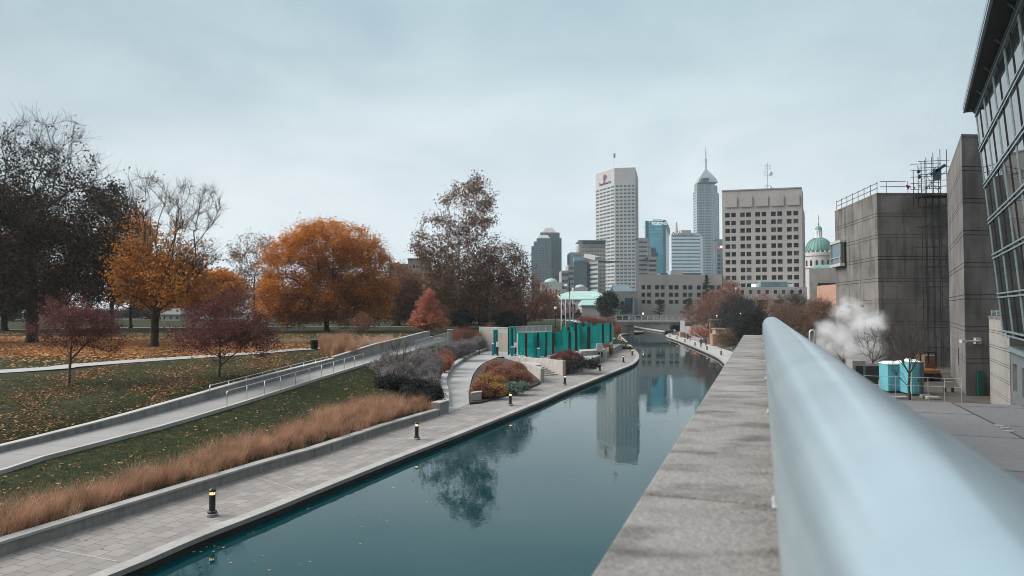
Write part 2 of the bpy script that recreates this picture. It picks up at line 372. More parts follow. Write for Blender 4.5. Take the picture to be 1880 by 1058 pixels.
# ------------------------------------------------------------------ promenades
WE = [G(197, 1058, .35), G(266, 1032, .35), G(372, 986, .35), G(500, 936, .35), G(600, 895, .35), G(742, 838, .35), G(860, 792, .35), G(997, 737, .35), G(1037, 719.5, .35),
      G(1098.3, 694.9, .35), G(1132.3, 681.3, .35), G(1163, 668.5, .35), G(1173, 657.4, .35), G(1171.5, 649, .35), G(1164.7, 640.4, .35), G(1154.4, 630.2, .35),
      G(1146, 622, .35), G(1140.5, 617, .35), G(1145, 614, .35), G(1172, 611, .35), G(1182, 609, .35)]
_d = (WE[8] - WE[1]).normalized(); WE = [WE[1] - _d * 60] + WE[1:] + [Vector((39.5, 236, .35)), Vector((39.5, 300, .35))]
WEs = smoothline([p for p in WE[1:-2]], 90); WEs = [WE[0]] + WEs + WE[-2:]
inner = [Vector((float(xw(-40)), -40, .35))] + wallline + [G(824, 757, .35), G(862, 742, .35), G(884, 737.5, .35), G(911, 730, .35), G(968, 713, .35), G(993, 703.5, .35), G(995.4, 691, .35), G(1022.6, 689, .35), G(1034, 689, .35),
         G(1060, 682.4, .35), G(1081, 674.5, .35), G(1101.7, 667.7, .35), G(1110, 661.7, .35), G(1127, 650, .35), G(1130, 632, .35), G(1127, 615, .35), Vector((30, 205, .35)), Vector((30, 236, .35)), Vector((30, 300, .35))]
PAV = paving('promenade_pavers', (.30, .275, .26), (.205, .188, .18), (.08, .065, .06), .62, .60, .014, rot=-(R(90) - AZ - .012), stain=.45)
o = flat([tuple(p) for p in WEs] + [tuple(p) for p in inner[::-1]], .35).build('promenade_pavement', PAV); tag(o, kind='structure')
m = MB(); A = [Vector((p[0], p[1], .39)) for p in WEs]; B = [Vector((p[0], p[1], .39)) for p in offset([tuple(p) for p in WEs], .52)]
m.strip(A, B); m.strip([p - Vector((0, 0, .045)) for p in B], B, True); m.strip(A, [p - Vector((0, 0, .17)) for p in A], True)
tag(m.build('promenade_kerb', M['coping'], smooth=False), kind='structure')
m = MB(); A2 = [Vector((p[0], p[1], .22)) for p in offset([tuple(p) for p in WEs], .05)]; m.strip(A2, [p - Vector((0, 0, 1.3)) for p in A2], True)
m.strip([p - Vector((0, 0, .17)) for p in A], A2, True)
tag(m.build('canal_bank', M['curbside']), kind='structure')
# right-hand promenade
WR = [G(1329.6, 667, .35), G(1319, 657.6, .35), G(1304, 650, .35), G(1274.5, 637.5, .35), G(1244.7, 625.5, .35), G(1224.5, 618.5, .35), G(1223, 615, .35), G(1232, 611, .35), Vector((48.5, 208, .35))]
WRs = [ST(-4.6, -30, .35), ST(-4.6, 60, .35), ST(-4.7, 98, .35)] + smoothline(WR, 50) + [Vector((48.5, 236, .35)), Vector((48.5, 300, .35))]
innr = [Vector((float(xi(y)) + .3, y, .35)) for y in (-28, 0, 40, 80, 105, 112, 118, 125, 132, 140, 160, 181, 200, 216)] + [Vector((53, 236, .35)), Vector((53, 300, .35))]
o = flat([tuple(p) for p in WRs] + [tuple(p) for p in innr[::-1]], .35).build('promenade_pavement', M['walk']); tag(o, kind='structure')
m = MB(); A = [Vector((p[0], p[1], .39)) for p in WRs]; B = [Vector((p[0], p[1], .39)) for p in offset([tuple(p) for p in WRs], -.5)]
m.strip(A, B, True); m.strip([p - Vector((0, 0, .045)) for p in B], B); m.strip(A, [p - Vector((0, 0, .17)) for p in A])
tag(m.build('promenade_kerb', M['coping']), kind='structure')
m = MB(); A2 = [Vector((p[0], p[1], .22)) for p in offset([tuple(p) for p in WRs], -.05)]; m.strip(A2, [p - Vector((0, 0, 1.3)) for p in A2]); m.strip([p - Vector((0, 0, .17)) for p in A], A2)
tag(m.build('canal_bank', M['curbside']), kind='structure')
# sealant joints of the pavement
m = MB(); A = [Vector((p[0], p[1], .354)) for p in offset([tuple(p) for p in inner[:8]], -.02)]; B = [Vector((p[0], p[1], .354)) for p in offset([tuple(p) for p in inner[:8]], -.055)]
m.strip(A, B)
for px, py, qx, qy in ((70, 1002.5, 214, 1030), (465, 874, 560, 905)):
    a, b_ = G(px, py, .354), G(qx, qy, .354); n_ = (b_ - a).cross(Vector((0, 0, 1))).normalized() * .02; m.quad(a - n_, b_ - n_, b_ + n_, a + n_)
tag(m.build('pavement_joint_lines', M['white_pre']), kind='structure')

def wall_run(name, label, cat, pts, z0, z1, th, capw, capt, seg, mb, mc, side=1, over=.05, group=None):
    """a low wall with coping following a polyline of (x, y); z0 and z1 are lists; th goes to the left of travel when side is 1"""
    pts = [Vector((p[0], p[1], 0)) for p in pts]; root = thing(name, label, cat, (pts[0].x, pts[0].y, z0[0]), group)
    d = [0]
    for i in range(1, len(pts)): d.append(d[-1] + (pts[i] - pts[i - 1]).length)
    n = max(1, round(d[-1] / seg)); body = MB(); cap = MB(); g = .008
    def at(u, off):
        u = min(max(u, 0), d[-1]); x = np.interp(u, d, [p.x for p in pts]); y = np.interp(u, d, [p.y for p in pts])
        e_ = .3; dx = np.interp(u + e_, d, [p.x for p in pts]) - np.interp(u - e_, d, [p.x for p in pts]); dy = np.interp(u + e_, d, [p.y for p in pts]) - np.interp(u - e_, d, [p.y for p in pts])
        l_ = math.hypot(dx, dy); return x - dy / l_ * off * side, y + dx / l_ * off * side
    Z0 = lambda u: float(np.interp(u, d, z0)); Z1 = lambda u: float(np.interp(u, d, z1))
    def run(B_, ua, ub, oa, ob, fa, fb):
        k = max(1, int((ub - ua) / 1.2)); us = np.linspace(ua, ub, k + 1); ring = []
        for u in us:
            a = at(u, oa); c_ = at(u, ob); ring.append([(a[0], a[1], fa(u)), (c_[0], c_[1], fa(u)), (c_[0], c_[1], fb(u)), (a[0], a[1], fb(u))])
        vs = [v for r_ in ring for v in r_]; fs = [(4 * i + j, 4 * i + (j + 1) % 4, 4 * i + 4 + (j + 1) % 4, 4 * i + 4 + j) for i in range(k) for j in range(4)] + [(3, 2, 1, 0), tuple(4 * k + j for j in range(4))]
        if side < 0: fs = [f[::-1] for f in fs]
        B_.add(vs, [f[::-1] for f in fs])
    for i in range(n):
        ua, ub = d[-1] * i / n, d[-1] * (i + 1) / n
        run(body, ua + g, ub - g, 0, th, lambda u: Z0(u) - .15, lambda u: Z1(u) - capt)
    run(cap, 0, d[-1], -over, capw - over, lambda u: Z1(u) - capt, Z1)
    body.build('wall_face', mb, root); cap.build('coping', mc, root); return root
wl = [(float(xw(-38)), -38)] + [(p.x, p.y) for p in wallline]
wall_run('retaining_wall', 'long low concrete seat wall between the paved promenade and the tawny grasses', 'wall', wl, [.35] * len(wl), [.84] * len(wl), .4, .48, .09, 4.4, M['concrete'], M['cap'])
# pillar ending the seat wall
r_ = thing('wall_pillar', 'square concrete pillar ending the promenade seat wall beside the curved path', 'pillar', wallline[-1])
a, b_ = G(808, 762.5, .35), G(823, 757.5, .35); m = MB(); dd = (b_ - a).normalized(); nn = Vector((-dd.y, dd.x, 0)) * .7
m.prism([a[:2], b_[:2], (b_ + nn)[:2], (a + nn)[:2]], .3, 1.18); m.build('shaft', M['concrete'], r_, bevel=.02)
m = MB(); a2, b2 = a - dd * .02 - nn * .04, b_ + dd * .02 - nn * .04; m.prism([a2[:2], b2[:2], (b2 + nn * 1.08)[:2], (a2 + nn * 1.08)[:2]], 1.18, 1.26); m.build('cap', M['cap'], r_, bevel=.015)

# ------------------------------------------------------------------ ramp with its wall, kerb and rails
ry = np.concatenate([[-38, 0, 15], np.linspace(22, rp[-1].y, 40)])
RA = [Vector((float(xr1(y)), y, float(zr(y)))) for y in ry]; RB = [Vector((float(xr1(y) - RW(y)), y, float(zr(y)))) for y in ry]
RMAT = paving('ramp_concrete', (.28, .27, .262), (.245, .238, .232), (.13, .12, .115), 1.6, 5, .02, rot=-R(80), offs=0, stain=.3)
m = MB(); m.strip(RA, RB); tag(m.build('ramp_path', RMAT), kind='structure')
m = MB()
for A, dz, wd in ((RA, .07, .22),):
    I = [Vector((p.x - wd, p.y, p.z + dz)) for p in A]; O = [Vector((p.x, p.y, p.z + dz)) for p in A]
    m.strip(O, I); m.strip([p - Vector((0, 0, .34)) for p in O], O, True); m.strip(I, [p - Vector((0, 0, dz + .01)) for p in I], True)
tag(m.build('ramp_kerb', M['cap']), kind='structure')
k = [i for i, y in enumerate(ry) if y <= 63.5]
wall_run('ramp_wall', 'low stained concrete wall along the far side of the rising ramp', 'wall', [(RB[i].x, RB[i].y) for i in k], [RB[i].z for i in k], [RB[i].z + float(WH(ry[i])) for i in k], .32, .42, .07, 4.2, M['concrete'], M['cap'])
k = [i for i, y in enumerate(ry) if y > 62]; pts = [(RB[i].x, RB[i].y) for i in k]; top = [G(644, 654, 0)]
# upper stretch: taller wall whose coping climbs to the end post, panelled guard at its end
def lvl(y): return float(np.interp(y, [62, 72, 90, 94], [3.70, 4.35, 4.95, 5.0]))
wall_run('ramp_parapet', 'taller pale parapet climbing to the end post at the top of the ramp', 'wall', pts, [RB[i].z for i in k], [lvl(ry[i]) for i in k], .22, .34, .08, 3.0, M['concrete'], M['cap'])
r_ = thing('ramp_guard', 'grey slatted metal guard set on the upper end of the ramp parapet', 'guard rail', RA[-9]); pm = MB(); sl = MB()
gy = np.linspace(77, 93, 60)
for i, y in enumerate(gy):
    x = float(xr1(y)) + .03; z = float(zr(y)) + .08
    sl.box(x - .02, x + .02, y - .012, y + .012, z, z + .98)
g0 = Vector((float(xr1(77)) + .03, 77, float(zr(77)) + .08)); g1 = Vector((float(xr1(93)) + .03, 93, float(zr(93)) + .08))
for dz in (.04, 1.0): pm.beam(g0 + Vector((0, 0, dz)), g1 + Vector((0, 0, dz)), .06, .05)
for u in np.linspace(0, 1, 9): p = g0.lerp(g1, u); pm.beam(p, p + Vector((0, 0, 1.0)), .05, .05)
pm.build('guard_frame', M['galv'], r_); sl.build('balusters', M['galv'], r_)
p = Vector((float(xr1(94)) + .1, 94, 0)); r_ = thing('ramp_end_post', 'stout concrete post ending the ramp parapet above the grey shrubs', 'post', (p.x, p.y, float(zr(94))))
m = MB(); m.box(p.x - .35, p.x + .35, 93.7, 94.4, 2.2, 5.05); m.build('shaft', M['concrete'], r_, bevel=.03); m = MB(); m.box(p.x - .4, p.x + .4, 93.65, 94.45, 5.05, 5.17); m.build('cap', M['cap'], r_, bevel=.02)
def handrail(name, label, base, top, n, hh=.92, rad=.022, hook=True):
    r_ = thing(name, label, 'handrail', base[0]); m = MB()
    T = [p + Vector((0, 0, hh)) for p in base]
    if hook: T = [T[0] - Vector((0, 0, .55)), T[0] - Vector((0, 0, .12)), T[0] + (T[1] - T[0]) * .04] + T[1:-1] + [T[-1] - (T[-1] - T[-2]) * .04, T[-1] - Vector((0, 0, .12)), T[-1] - Vector((0, 0, .5))]
    m.tube(T, rad * 1.25, 8); m.build('top_rail', M['galv'], r_, smooth=True)
    for i in range(n):
        u = i / (n - 1) * (len(base) - 1); k_ = min(int(u), len(base) - 2); p = base[k_].lerp(base[k_ + 1], u - k_)
        m = MB(); m.tube([p, p + Vector((0, 0, hh))], rad, 6); m.build('post', M['galv'], r_, smooth=True)
yy = np.linspace(44.5, 60.5, 9)
handrail('ramp_handrail', 'tubular steel handrail with bent ends along the ramp wall side', [Vector((float(xr1(y) - RW(y)) + .12, y, float(zr(y)))) for y in yy], None, 9)
yy = np.linspace(42, 62.5, 9)
handrail('ramp_handrail', 'tubular steel handrail with bent ends along the open lawn edge of the ramp', [Vector((float(xr1(y)) - .12, y, float(zr(y)) + .07)) for y in yy], None, 11)

# park path
def path(name, pts, wd, m_, dz=.03):
    pts = smoothline([Vector((p[0], p[1], 0)) for p in pts], 60); l = offset([tuple(p) for p in pts], wd / 2); r__ = offset([tuple(p) for p in pts], -wd / 2)
    mb_ = MB(); mb_.strip([Vector((a[0], a[1], hleft(a[0], a[1]) + dz)) for a in r__], [Vector((a[0], a[1], hleft(a[0], a[1]) + dz)) for a in l]); tag(mb_.build(name, m_), kind='structure')
pa = [P(0, 684), P(127, 673.5), P(255, 663.5), P(383, 655), P(470, 649), P(560, 642)]
path('park_path', [(pa[0].x - 30, pa[0].y - 28)] + [(p.x, p.y) for p in pa] + [(-16.5, 80), (-13, 92), (-10.8, 100)], 2.1, M['walk'], .06)
pb = [P(0, 607), P(180, 603), P(330, 602), P(520, 600), P(760, 600)]
path('park_path', [(p.x, p.y) for p in pb], 2.4, M['walk'], .10)

# curved path
cr = [G(861, 736, .45), G(861.6, 715, .6), G(870, 685, .85), G(886, 668, 1.05), G(902, 660.5, 1.25), G(914, 655, 1.4)]
cl = [Vector((p.x, p.y, p.z)) for p in curved_l]; Lc = smoothline([G(823.5, 757, .354)] + cl, 40); Rc = smoothline([G(862, 741.5, .354)] + cr, 40)
m = MB(); m.strip(Rc, Lc); tag(m.build('curved_path', M['walk']), kind='structure')
kerb = [Vector((p.x, p.y, 0)) for p in Lc[2:]]
wall_run('curved_wall', 'broad concrete kerb wall curving round the outside of the light curved path', 'wall', [(p.x, p.y) for p in kerb], [p.z for p in Lc[2:]], [p.z + .42 for p in Lc[2:]], .4, .62, .1, 3.4, M['concrete'], M['cap'])

# plaza of the glass walls
plz = [cl[-1], G(914, 655, 1.4), G(932, 655, 1.4), Vector((4.9, 80.6, 1.4)), Vector((6.0, 79.7, 1.4)), G(1060, 668, 1.4), Vector((12.5, 97, 1.4)), Vector((15.3, 108, 1.4)), Vector((18.0, 118, 1.4)), Vector((20.5, 127, 1.4)), Vector((12, 130, 1.4)), Vector((-2, 123, 1.4)), Vector((-5.4, 112, 1.4))]
o = flat([tuple(p) for p in plz], 1.4).build('memorial_plaza', paving('plaza_slabs', (.40, .42, .41), (.30, .35, .34), (.2, .2, .2), 1.4, 1.4, .02, offs=0)); tag(o, kind='structure')
# planting beds in front of the plaza
beds = MB()
bp = [G(862.5, 740, .5), G(884, 737.5, .5), G(911, 730, .5), G(968, 713, .5), G(991, 703.5, .5), Vector((3.2, 80.2, .95)), D(962, 673, 82), D(927, 656, 91), D(914, 655, 93), Rc[33], Rc[27], Rc[20], Rc[12], Rc[5]]
for p_, z_ in zip(bp, (.55, .5, .5, .5, .55, .95, 1.405, 1.405, 1.405, Rc[33].z - .03, Rc[27].z - .03, Rc[20].z - .03, Rc[12].z - .02, Rc[5].z - .02)): p_.z = z_
bp = [Vector(p_) for p_ in bp]; cen = Vector((sum(p_.x for p_ in bp) / len(bp), sum(p_.y for p_ in bp) / len(bp), .95)); nb = len(bp)
beds.add(bp + [cen] + [Vector((p_.x, p_.y, .2)) for p_ in bp], [(k_, (k_ + 1) % nb, nb) for k_ in range(nb)] + [(k_, nb + 1 + k_, nb + 1 + (k_ + 1) % nb, (k_ + 1) % nb) for k_ in range(nb)])
beds.prism([p[:2] for p in (G(1035, 689, .35), G(1060, 682.4, .35), G(1081, 674.5, .35), G(1100, 668, .35), Vector((12.6, 97.5, 0)), Vector((9, 88, 0)), Vector((6.6, 80, 0)))], .3, 1.0)
soil = concrete('bed_soil', (.07, .05, .04), (.04, .03, .025), scale=2, fine=20); tag(beds.build('planting_bed_ground', soil), kind='structure')
# skirt closing the plaza and the beds down to the promenade
m = MB()
for i in range(3, 9): a, b_ = plz[i], plz[i + 1]; m.quad((a.x, a.y, .3), (b_.x, b_.y, .3), (b_.x, b_.y, 1.4), (a.x, a.y, 1.4))
tag(m.build('plaza_edge_wall', M['concrete']), kind='structure')

# ------------------------------------------------------------------ the overlook the camera stands on
WZ = CAMZ - .295; TZ = CAMZ - 1.2
ledge = concrete('weathered_ledge_stone', (.30, .285, .27), (.17, .162, .155), stain=(.055, .05, .046), scale=3.0, fine=120, streak=11, streakf=.85, rough=.8, bmp=.6, zs=1)
# streaks across the ledge
t = ledge.node_tree
for n_ in t.nodes:
    if n_.type == 'MAPPING' and abs(n_.inputs["Scale"].default_value[2] - 1) < 1e-6 and n_.inputs["Scale"].default_value[0] == 1: n_.inputs["Rotation"].default_value = (0, 0, AZ); n_.inputs["Scale"].default_value = (.8, 1.5, 1)
root = thing('parapet_wall', 'weathered grey stone parapet with a broad flat top along the canal overlook', 'parapet', ST(-.15, -3, 0))
def stbox(m_, s0, s1, t0, t1, z0, z1): return m_.prism([ST(s0, t0)[:2], ST(s1, t0)[:2], ST(s1, t1)[:2], ST(s0, t1)[:2]], z0, z1)
m = MB(); stbox(m, -.15, .33, -6, 7.78, .2, WZ - .11); m.build('wall_face', M['museumlight'], root)
tj = [1.10 + .96 * k_ for k_ in range(-7, 7)] + [7.82]; prev = -6.0
slab = MB()
for q_ in tj:
    stbox(slab, -.18, .36, prev + .0025, q_ - .0025, WZ - .11, WZ); prev = q_
slab.build('coping', ledge, root, bevel=.006)
railm, t, b = nodes('satin_rail_paint')
f1, h1 = noise_fac(t, 5, .35, .65, 5); t.links.new(mixc(t, f1, (.50, .60, .655), (.43, .53, .59)), b.inputs["Base Color"])
b.inputs["Metallic"].default_value = .7; b.inputs["Roughness"].default_value = .24; bump(t, b, h1, .05, .001)
root = thing('parapet_handrail', 'thick pale blue-grey tubular rail in the foreground on the stone parapet', 'handrail', ST(.0955, 0, WZ))
rz = CAMZ - .1735; rr = .085
pts = [ST(.0955, q_, rz) for q_ in (-2, -.5, 1, 2.5, 4, 5.5, 7.1)] + [ST(.0955, 7.1 + .16 * math.sin(a_), rz - .16 + .16 * math.cos(a_)) for a_ in (R(22), R(45), R(67), R(88))]
m = MB(); m.tube(pts, rr, 40); m.build('top_rail', railm, root, smooth=True)
for q_ in tj[7:-1]:
    m = MB(); m.tube([ST(.0955, q_, WZ + .012), ST(.0955, q_, rz - .05)], .022, 12); sp = m.build('rail_support', railm, root, smooth=True)
    m = MB(); stbox(m, .012, .18, q_ - .03, q_ + .03, WZ + .001, WZ + .007); m.build('base_plate', M['galv'], sp, bevel=.003)
m = MB(); stbox(m, -.14, 14, -8, 10.06, TZ - .9, TZ); GR = paving('granite_terrace', (.15, .15, .155), (.11, .11, .115), (.008, .008, .008), 1.5, .75, .016, rot=-(R(90) - AZ), stain=.45, speck=28)
tag(m.build('terrace_pavement', GR), kind='structure')
m = MB(); stbox(m, -.12, 13.9, -7.9, 9.98, .2, TZ - .9); tag(m.build('overlook_base_wall', M['museumlight']), kind='structure')
# bent rail end beyond the terrace edge
a, b_ = D(1487, 640, 9.6), D(1496.5, 640, 9.6); tp = D(1490, 606.5, 9.6).z; r_ = thing('stair_handrail', 'small bent steel rail end standing behind the thick foreground rail', 'handrail', Vector((a.x, a.y, TZ)))
c_ = (a + b_) / 2; hw = (b_ - a).length / 2
m = MB(); m.tube([Vector((a.x, a.y, TZ)), Vector((a.x, a.y, tp - hw))] + [Vector((c_.x - hw * math.cos(q_), a.y, tp - hw + hw * math.sin(q_))) for q_ in (R(30), R(60), R(90), R(120), R(150))] + [Vector((b_.x, b_.y, tp - hw)), Vector((b_.x, b_.y, TZ))], .014, 10)
m.build('bent_tube', M['galv'], r_, smooth=True)
# drain lights set in the terrace
m_pl = plain('drain_cover_metal', (.3, .3, .3), .4, .5)
for i, (px, py) in enumerate(((1835, 782), (1845, 786), (1852, 792))):
    p = G(px, py, TZ); r_ = MB(); r_.lathe([(.05, .001), (.05, .006), (.03, .007)], (p.x, p.y, TZ), 20)
    tag(r_.build('drain_cover', m_pl), 'small round metal disc set in the %s of three in the granite paving' % ('first', 'second', 'third')[i], 'floor disc', 'metal discs in the terrace')
# ------------------------------------------------------------------ facades with real openings
class Bld:
    """walls with recessed openings; every pane is a window of its own (the 100 that show largest), the rest one part"""
    def __init__(s, name, label, cat, loc, wall, pane='winD', group=None):
        s.root = thing(name, label, cat, loc, group); s.wall = wall if not isinstance(wall, str) else M[wall]; s.mb = MB(); s.w = []; s.pane = pane
    def face(s, P0, P1, z0, z1, U, Vv, rec=.35, pane=None, skip=()):
        """P0 -> P1 left to right as seen from outside; U, Vv: lists of (lo, hi) fractions"""
        P0, P1 = Vector(P0[:2]), Vector(P1[:2]); d = P1 - P0; n = Vector((d.y, -d.x)).normalized()
        q = lambda u, v, dp=0: (P0.x + d.x * u - n.x * dp, P0.y + d.y * u - n.y * dp, z0 + (z1 - z0) * v)
        ub = sorted({0, 1, *[x for p in U for x in p]}); vb = sorted({0, 1, *[x for p in Vv for x in p]}); Us, Vs = set(U), set(Vv)
        isw = lambda i, j: (ub[i], ub[i + 1]) in Us and (vb[j], vb[j + 1]) in Vs
        for j in range(len(vb) - 1):
            i = 0
            while i < len(ub) - 1:
                if isw(i, j):
                    a, b_, c_, e_ = ub[i], ub[i + 1], vb[j], vb[j + 1]
                    for (u0, v0), (u1, v1) in (((a, c_), (b_, c_)), ((b_, c_), (b_, e_)), ((b_, e_), (a, e_)), ((a, e_), (a, c_))):
                        s.mb.quad(q(u0, v0), q(u1, v1), q(u1, v1, rec), q(u0, v0, rec))
                    s.w.append(([q(a, c_, rec), q(b_, c_, rec), q(b_, e_, rec), q(a, e_, rec)], pane or (s.pane if s.pane != 'winD' or random.random() > .13 else 'winM'))); i += 1
                else:
                    k = i
                    while k < len(ub) - 1 and not isw(k, j): k += 1
                    s.mb.quad(q(ub[i], vb[j]), q(ub[k], vb[j]), q(ub[k], vb[j + 1]), q(ub[i], vb[j + 1])); i = k
        return s
    def blank(s, P0, P1, z0, z1): return s.face(P0, P1, z0, z1, [], [])
    def roof(s, pts, z): m_ = flat(pts, z); s.mb.add(m_.v, m_.f); return s
    def part(s, name, mb_, m_, **k): return mb_.build(name, m_ if not isinstance(m_, str) else M[m_], s.root, **k)
    def done(s, nwin=100, wname='window'):
        if s.mb.v: s.mb.build('wall', s.wall, s.root)
        def key(w_):
            a, b_, c_, d_ = (Vector(p) for p in w_[0]); return -(b_ - a).cross(c_ - a).length / a.length ** 2 * abs(((b_ - a).cross(c_ - a).normalized()).dot(a.normalized()))
        s.w.sort(key=key)
        for q, pm in s.w[:nwin]: raw(wname, q, [(0, 1, 2, 3)], M[pm], s.root)
        rest = s.w[nwin:]
        if rest:
            pms = sorted({r_[1] for r_ in rest}); V = [v for r_ in rest for v in r_[0]]
            o = raw(wname, V, [tuple(range(4 * i, 4 * i + 4)) for i in range(len(rest))], [M[p] for p in pms], s.root, mi=[pms.index(r_[1]) for r_ in rest]); o["kind"] = "stuff"
        return s.root
def even(n, fill, m0=0.0, m1=1.0):
    st = (m1 - m0) / n; return [(m0 + st * (i + (1 - fill) / 2), m0 + st * (i + (1 + fill) / 2)) for i in range(n)]
def Q(px, d): v = D(px, 565, d); return (v.x, v.y)
GZ = 4.3
def boxpts(px0, d0, px1, d1, deep):
    a, b_ = Vector(Q(px0, d0)), Vector(Q(px1, d1)); d = (b_ - a); n = Vector((-d.y, d.x)).normalized() * deep
    return [tuple(a), tuple(b_), tuple(b_ + n), tuple(a + n)]
def text(s_, parent, name, m_, loc, size, rot, ext_=.05, align='CENTER'):
    c = bpy.data.curves.new(name, 'FONT'); c.body = s_; c.size = size; c.extrude = ext_; c.align_x = align; c.materials.append(m_)
    tmp = bpy.data.objects.new(name, c); COL.objects.link(tmp); bpy.context.view_layer.update()
    me = bpy.data.meshes.new_from_object(tmp.evaluated_get(bpy.context.evaluated_depsgraph_get())); bpy.data.objects.remove(tmp); me.materials.clear(); me.materials.append(m_)
    o = bpy.data.objects.new(name, me); COL.objects.link(o); adopt(o, parent); o.location = Vector(loc) - wloc(parent); o.rotation_euler = rot; return o
def facerot(P0, P1): d = Vector(P1[:2]) - Vector(P0[:2]); return (R(90), 0, math.atan2(d.y, d.x))

# ---- tall pale tower with sign (bevelled corners)
z1 = ZD(309, 787); p0, p1, p2, p3 = Q(1095, 823), Q(1129, 787), Q(1167.5, 782), Q(1173, 850)
B = Bld('office_tower', 'tallest pale stone slab tower with a sloping-looking top, a sign and small dark windows', 'skyscraper', (p1[0], p1[1], GZ), 'white_pre', 'winT')
rowz = [ZD(341 + 6.63 * i, 787) for i in range(29)]; zt = lambda v: (v - GZ) / (z1 - GZ); wh = 2.0 / (z1 - GZ)
Vr = [(round(zt(z) - wh * .95, 6), round(zt(z), 6)) for z in rowz]
B.face(p0, p1, GZ, z1, even(5, .84, -.02, 1.0)[1:] + [(.01, .155)], Vr, .5); B.face(p1, p2, GZ, z1, even(5, .66, .04, .99), Vr, .5); B.face(p2, p3, GZ, z1, even(3, .8), Vr, .5)
bk = Vector((p0[0] + 5, p0[1] + 45)); bk2 = Vector((p3[0] - 2, p3[1] + 12)); B.blank(p3, bk2, GZ, z1); B.blank(bk2, bk, GZ, z1); B.blank(bk, p0, GZ, z1); B.roof([p0, p1, p2, p3, tuple(bk2), tuple(bk)], z1)
sg = plain('dark_sign_letters', (.02, .05, .06), .5); rt = facerot(p0, p1); mid = (Vector(p0) + Vector(p1)) / 2; nn = Vector((rt[2] and math.sin(rt[2]), -math.cos(rt[2])))
text('OneAmerica', B.root, 'sign_lettering', sg, (mid.x + nn.x * .3, mid.y + nn.y * .3, ZD(338, 800)), 5.2, rt, .15)
lg = MB(); dv = (Vector(p1) - Vector(p0)).normalized(); c0 = mid + nn * .35 + dv * -.5; zc = ZD(331, 800)
sail = [(-2.2, -3.2), (0, -6.0), (1.0, -3), (5.2, 1.6), (3.0, 3.6), (.5, 5), (-2.2, 4.2), (-3.4, 1.5)]
lg.add([(c0.x + dv.x * a, c0.y + dv.y * a, zc + 3 + b_) for a, b_ in sail], [tuple(range(8))]); B.part('emblem', lg, plain('dark_red_emblem', (.12, .03, .04), .5))
m = MB(); fp = D(1126, 300, 800); m.tube([(fp.x, fp.y, z1), (fp.x, fp.y, ZD(283, 800))], .35, 5); o = B.part('flagpole', m, 'white')
m = MB(); m.box(fp.x + .2, fp.x + 2.6, fp.y - .1, fp.y + .1, ZD(290, 800), ZD(282, 800)); m.build('flag', M['greypre'], o)
B.done()
# slanted glass pavilion and base at the foot of the tall tower
B = Bld('office_entrance_hall', 'low brown-grey hall with a slanted blue glass roof below the tallest tower', 'building', (Q(1145, 420) + (GZ,)), 'greypre', 'winT')
a, b_, c_, d_ = Q(1118, 420), Q(1172, 420), Q(1172, 470), Q(1118, 470); zt_ = ZD(536, 420)
B.face(a, b_, GZ, zt_, [(.5, .78)], [(.2, .62)], 1.0); B.blank(b_, c_, GZ, zt_); B.blank(d_, a, GZ, zt_); B.roof([a, b_, c_, d_], zt_)
m = MB(); m.add([(a[0] + 3, a[1] + 3, zt_), (b_[0] - 2, b_[1] + 3, zt_), (b_[0] - 3, b_[1] + 22, ZD(522, 440)), (a[0] + 6, a[1] + 22, ZD(522, 440)), (a[0] + 3, a[1] + 24, zt_), (b_[0] - 2, b_[1] + 24, zt_)], [(0, 1, 2, 3), (1, 5, 2), (0, 3, 4), (3, 2, 5, 4)]); B.part('glass_roof', m, 'winT')
B.done()
# ---- postmodern stepped glass tower on the left
B = Bld('stepped_tower', 'blue-grey glass tower with stepped shoulders and two hipped stone caps', 'skyscraper', Q(1000, 620) + (GZ,), 'curtain', 'winT')
mull = plain('grey_teal_mullions', (.13, .17, .18), .6)
def gbox(B_, x0, x1, d, deep, ytop, name, m_, fins=0, bands=0):
    P_ = boxpts(x0, d, x1, d, deep); zt2 = ZD(ytop, d); mb_ = MB(); mb_.prism(P_, GZ, zt2)
    o = B_.part(name, mb_, m_); fm = MB(); a, b_ = Vector(P_[0]), Vector(P_[1])
    for i in range(fins + 1 if fins else 0):
        p = a.lerp(b_, i / fins); fm.box(p.x - .35, p.x + .35, p.y - .4, p.y + .1, GZ, zt2)
    for i in range(bands):
        z = GZ + (zt2 - GZ) * (i + .5) / bands; fm.box(a.x, b_.x, a.y - .25, a.y + .1, z, z + .8)
    if fm.v: fm.build('mullions', mull, o)
    return o, P_, zt2
gbox(B, 976.5, 1012, 610, 25, 452, 'shaft', 'curtain', 6, 26); gbox(B, 981, 1012, 612, 22, 443.5, 'shaft', 'curtain', 5); gbox(B, 986, 1011, 614, 18, 437.5, 'shaft', 'curtain', 4)
gbox(B, 1009, 1027, 622, 30, 427.5, 'shaft', 'curtain', 4, 30); gbox(B, 992.5, 1026, 632, 18, 427, 'shaft', 'curtain', 5); gbox(B, 1025, 1030.5, 630, 30, 437, 'shaft', 'curtain', 2)
def hip(B_, x0, x1, xa, xb, d, deep, y0, y1, m_):
    z0, z2 = ZD(y0, d), ZD(y1, d); a = XD(x0, d), XD(x1, d), XD(xa, d), XD(xb, d); m_b = MB()
    m_b.add([(a[0], d, z0), (a[1], d, z0), (a[1], d + deep, z0), (a[0], d + deep, z0), (a[2], d + deep * .3, z2), (a[3], d + deep * .3, z2), (a[3], d + deep * .7, z2), (a[2], d + deep * .7, z2)],
            [(0, 1, 5, 4), (1, 2, 6, 5), (2, 3, 7, 6), (3, 0, 4, 7), (4, 5, 6, 7)]); B_.part('hipped_roof', m_b, m_)
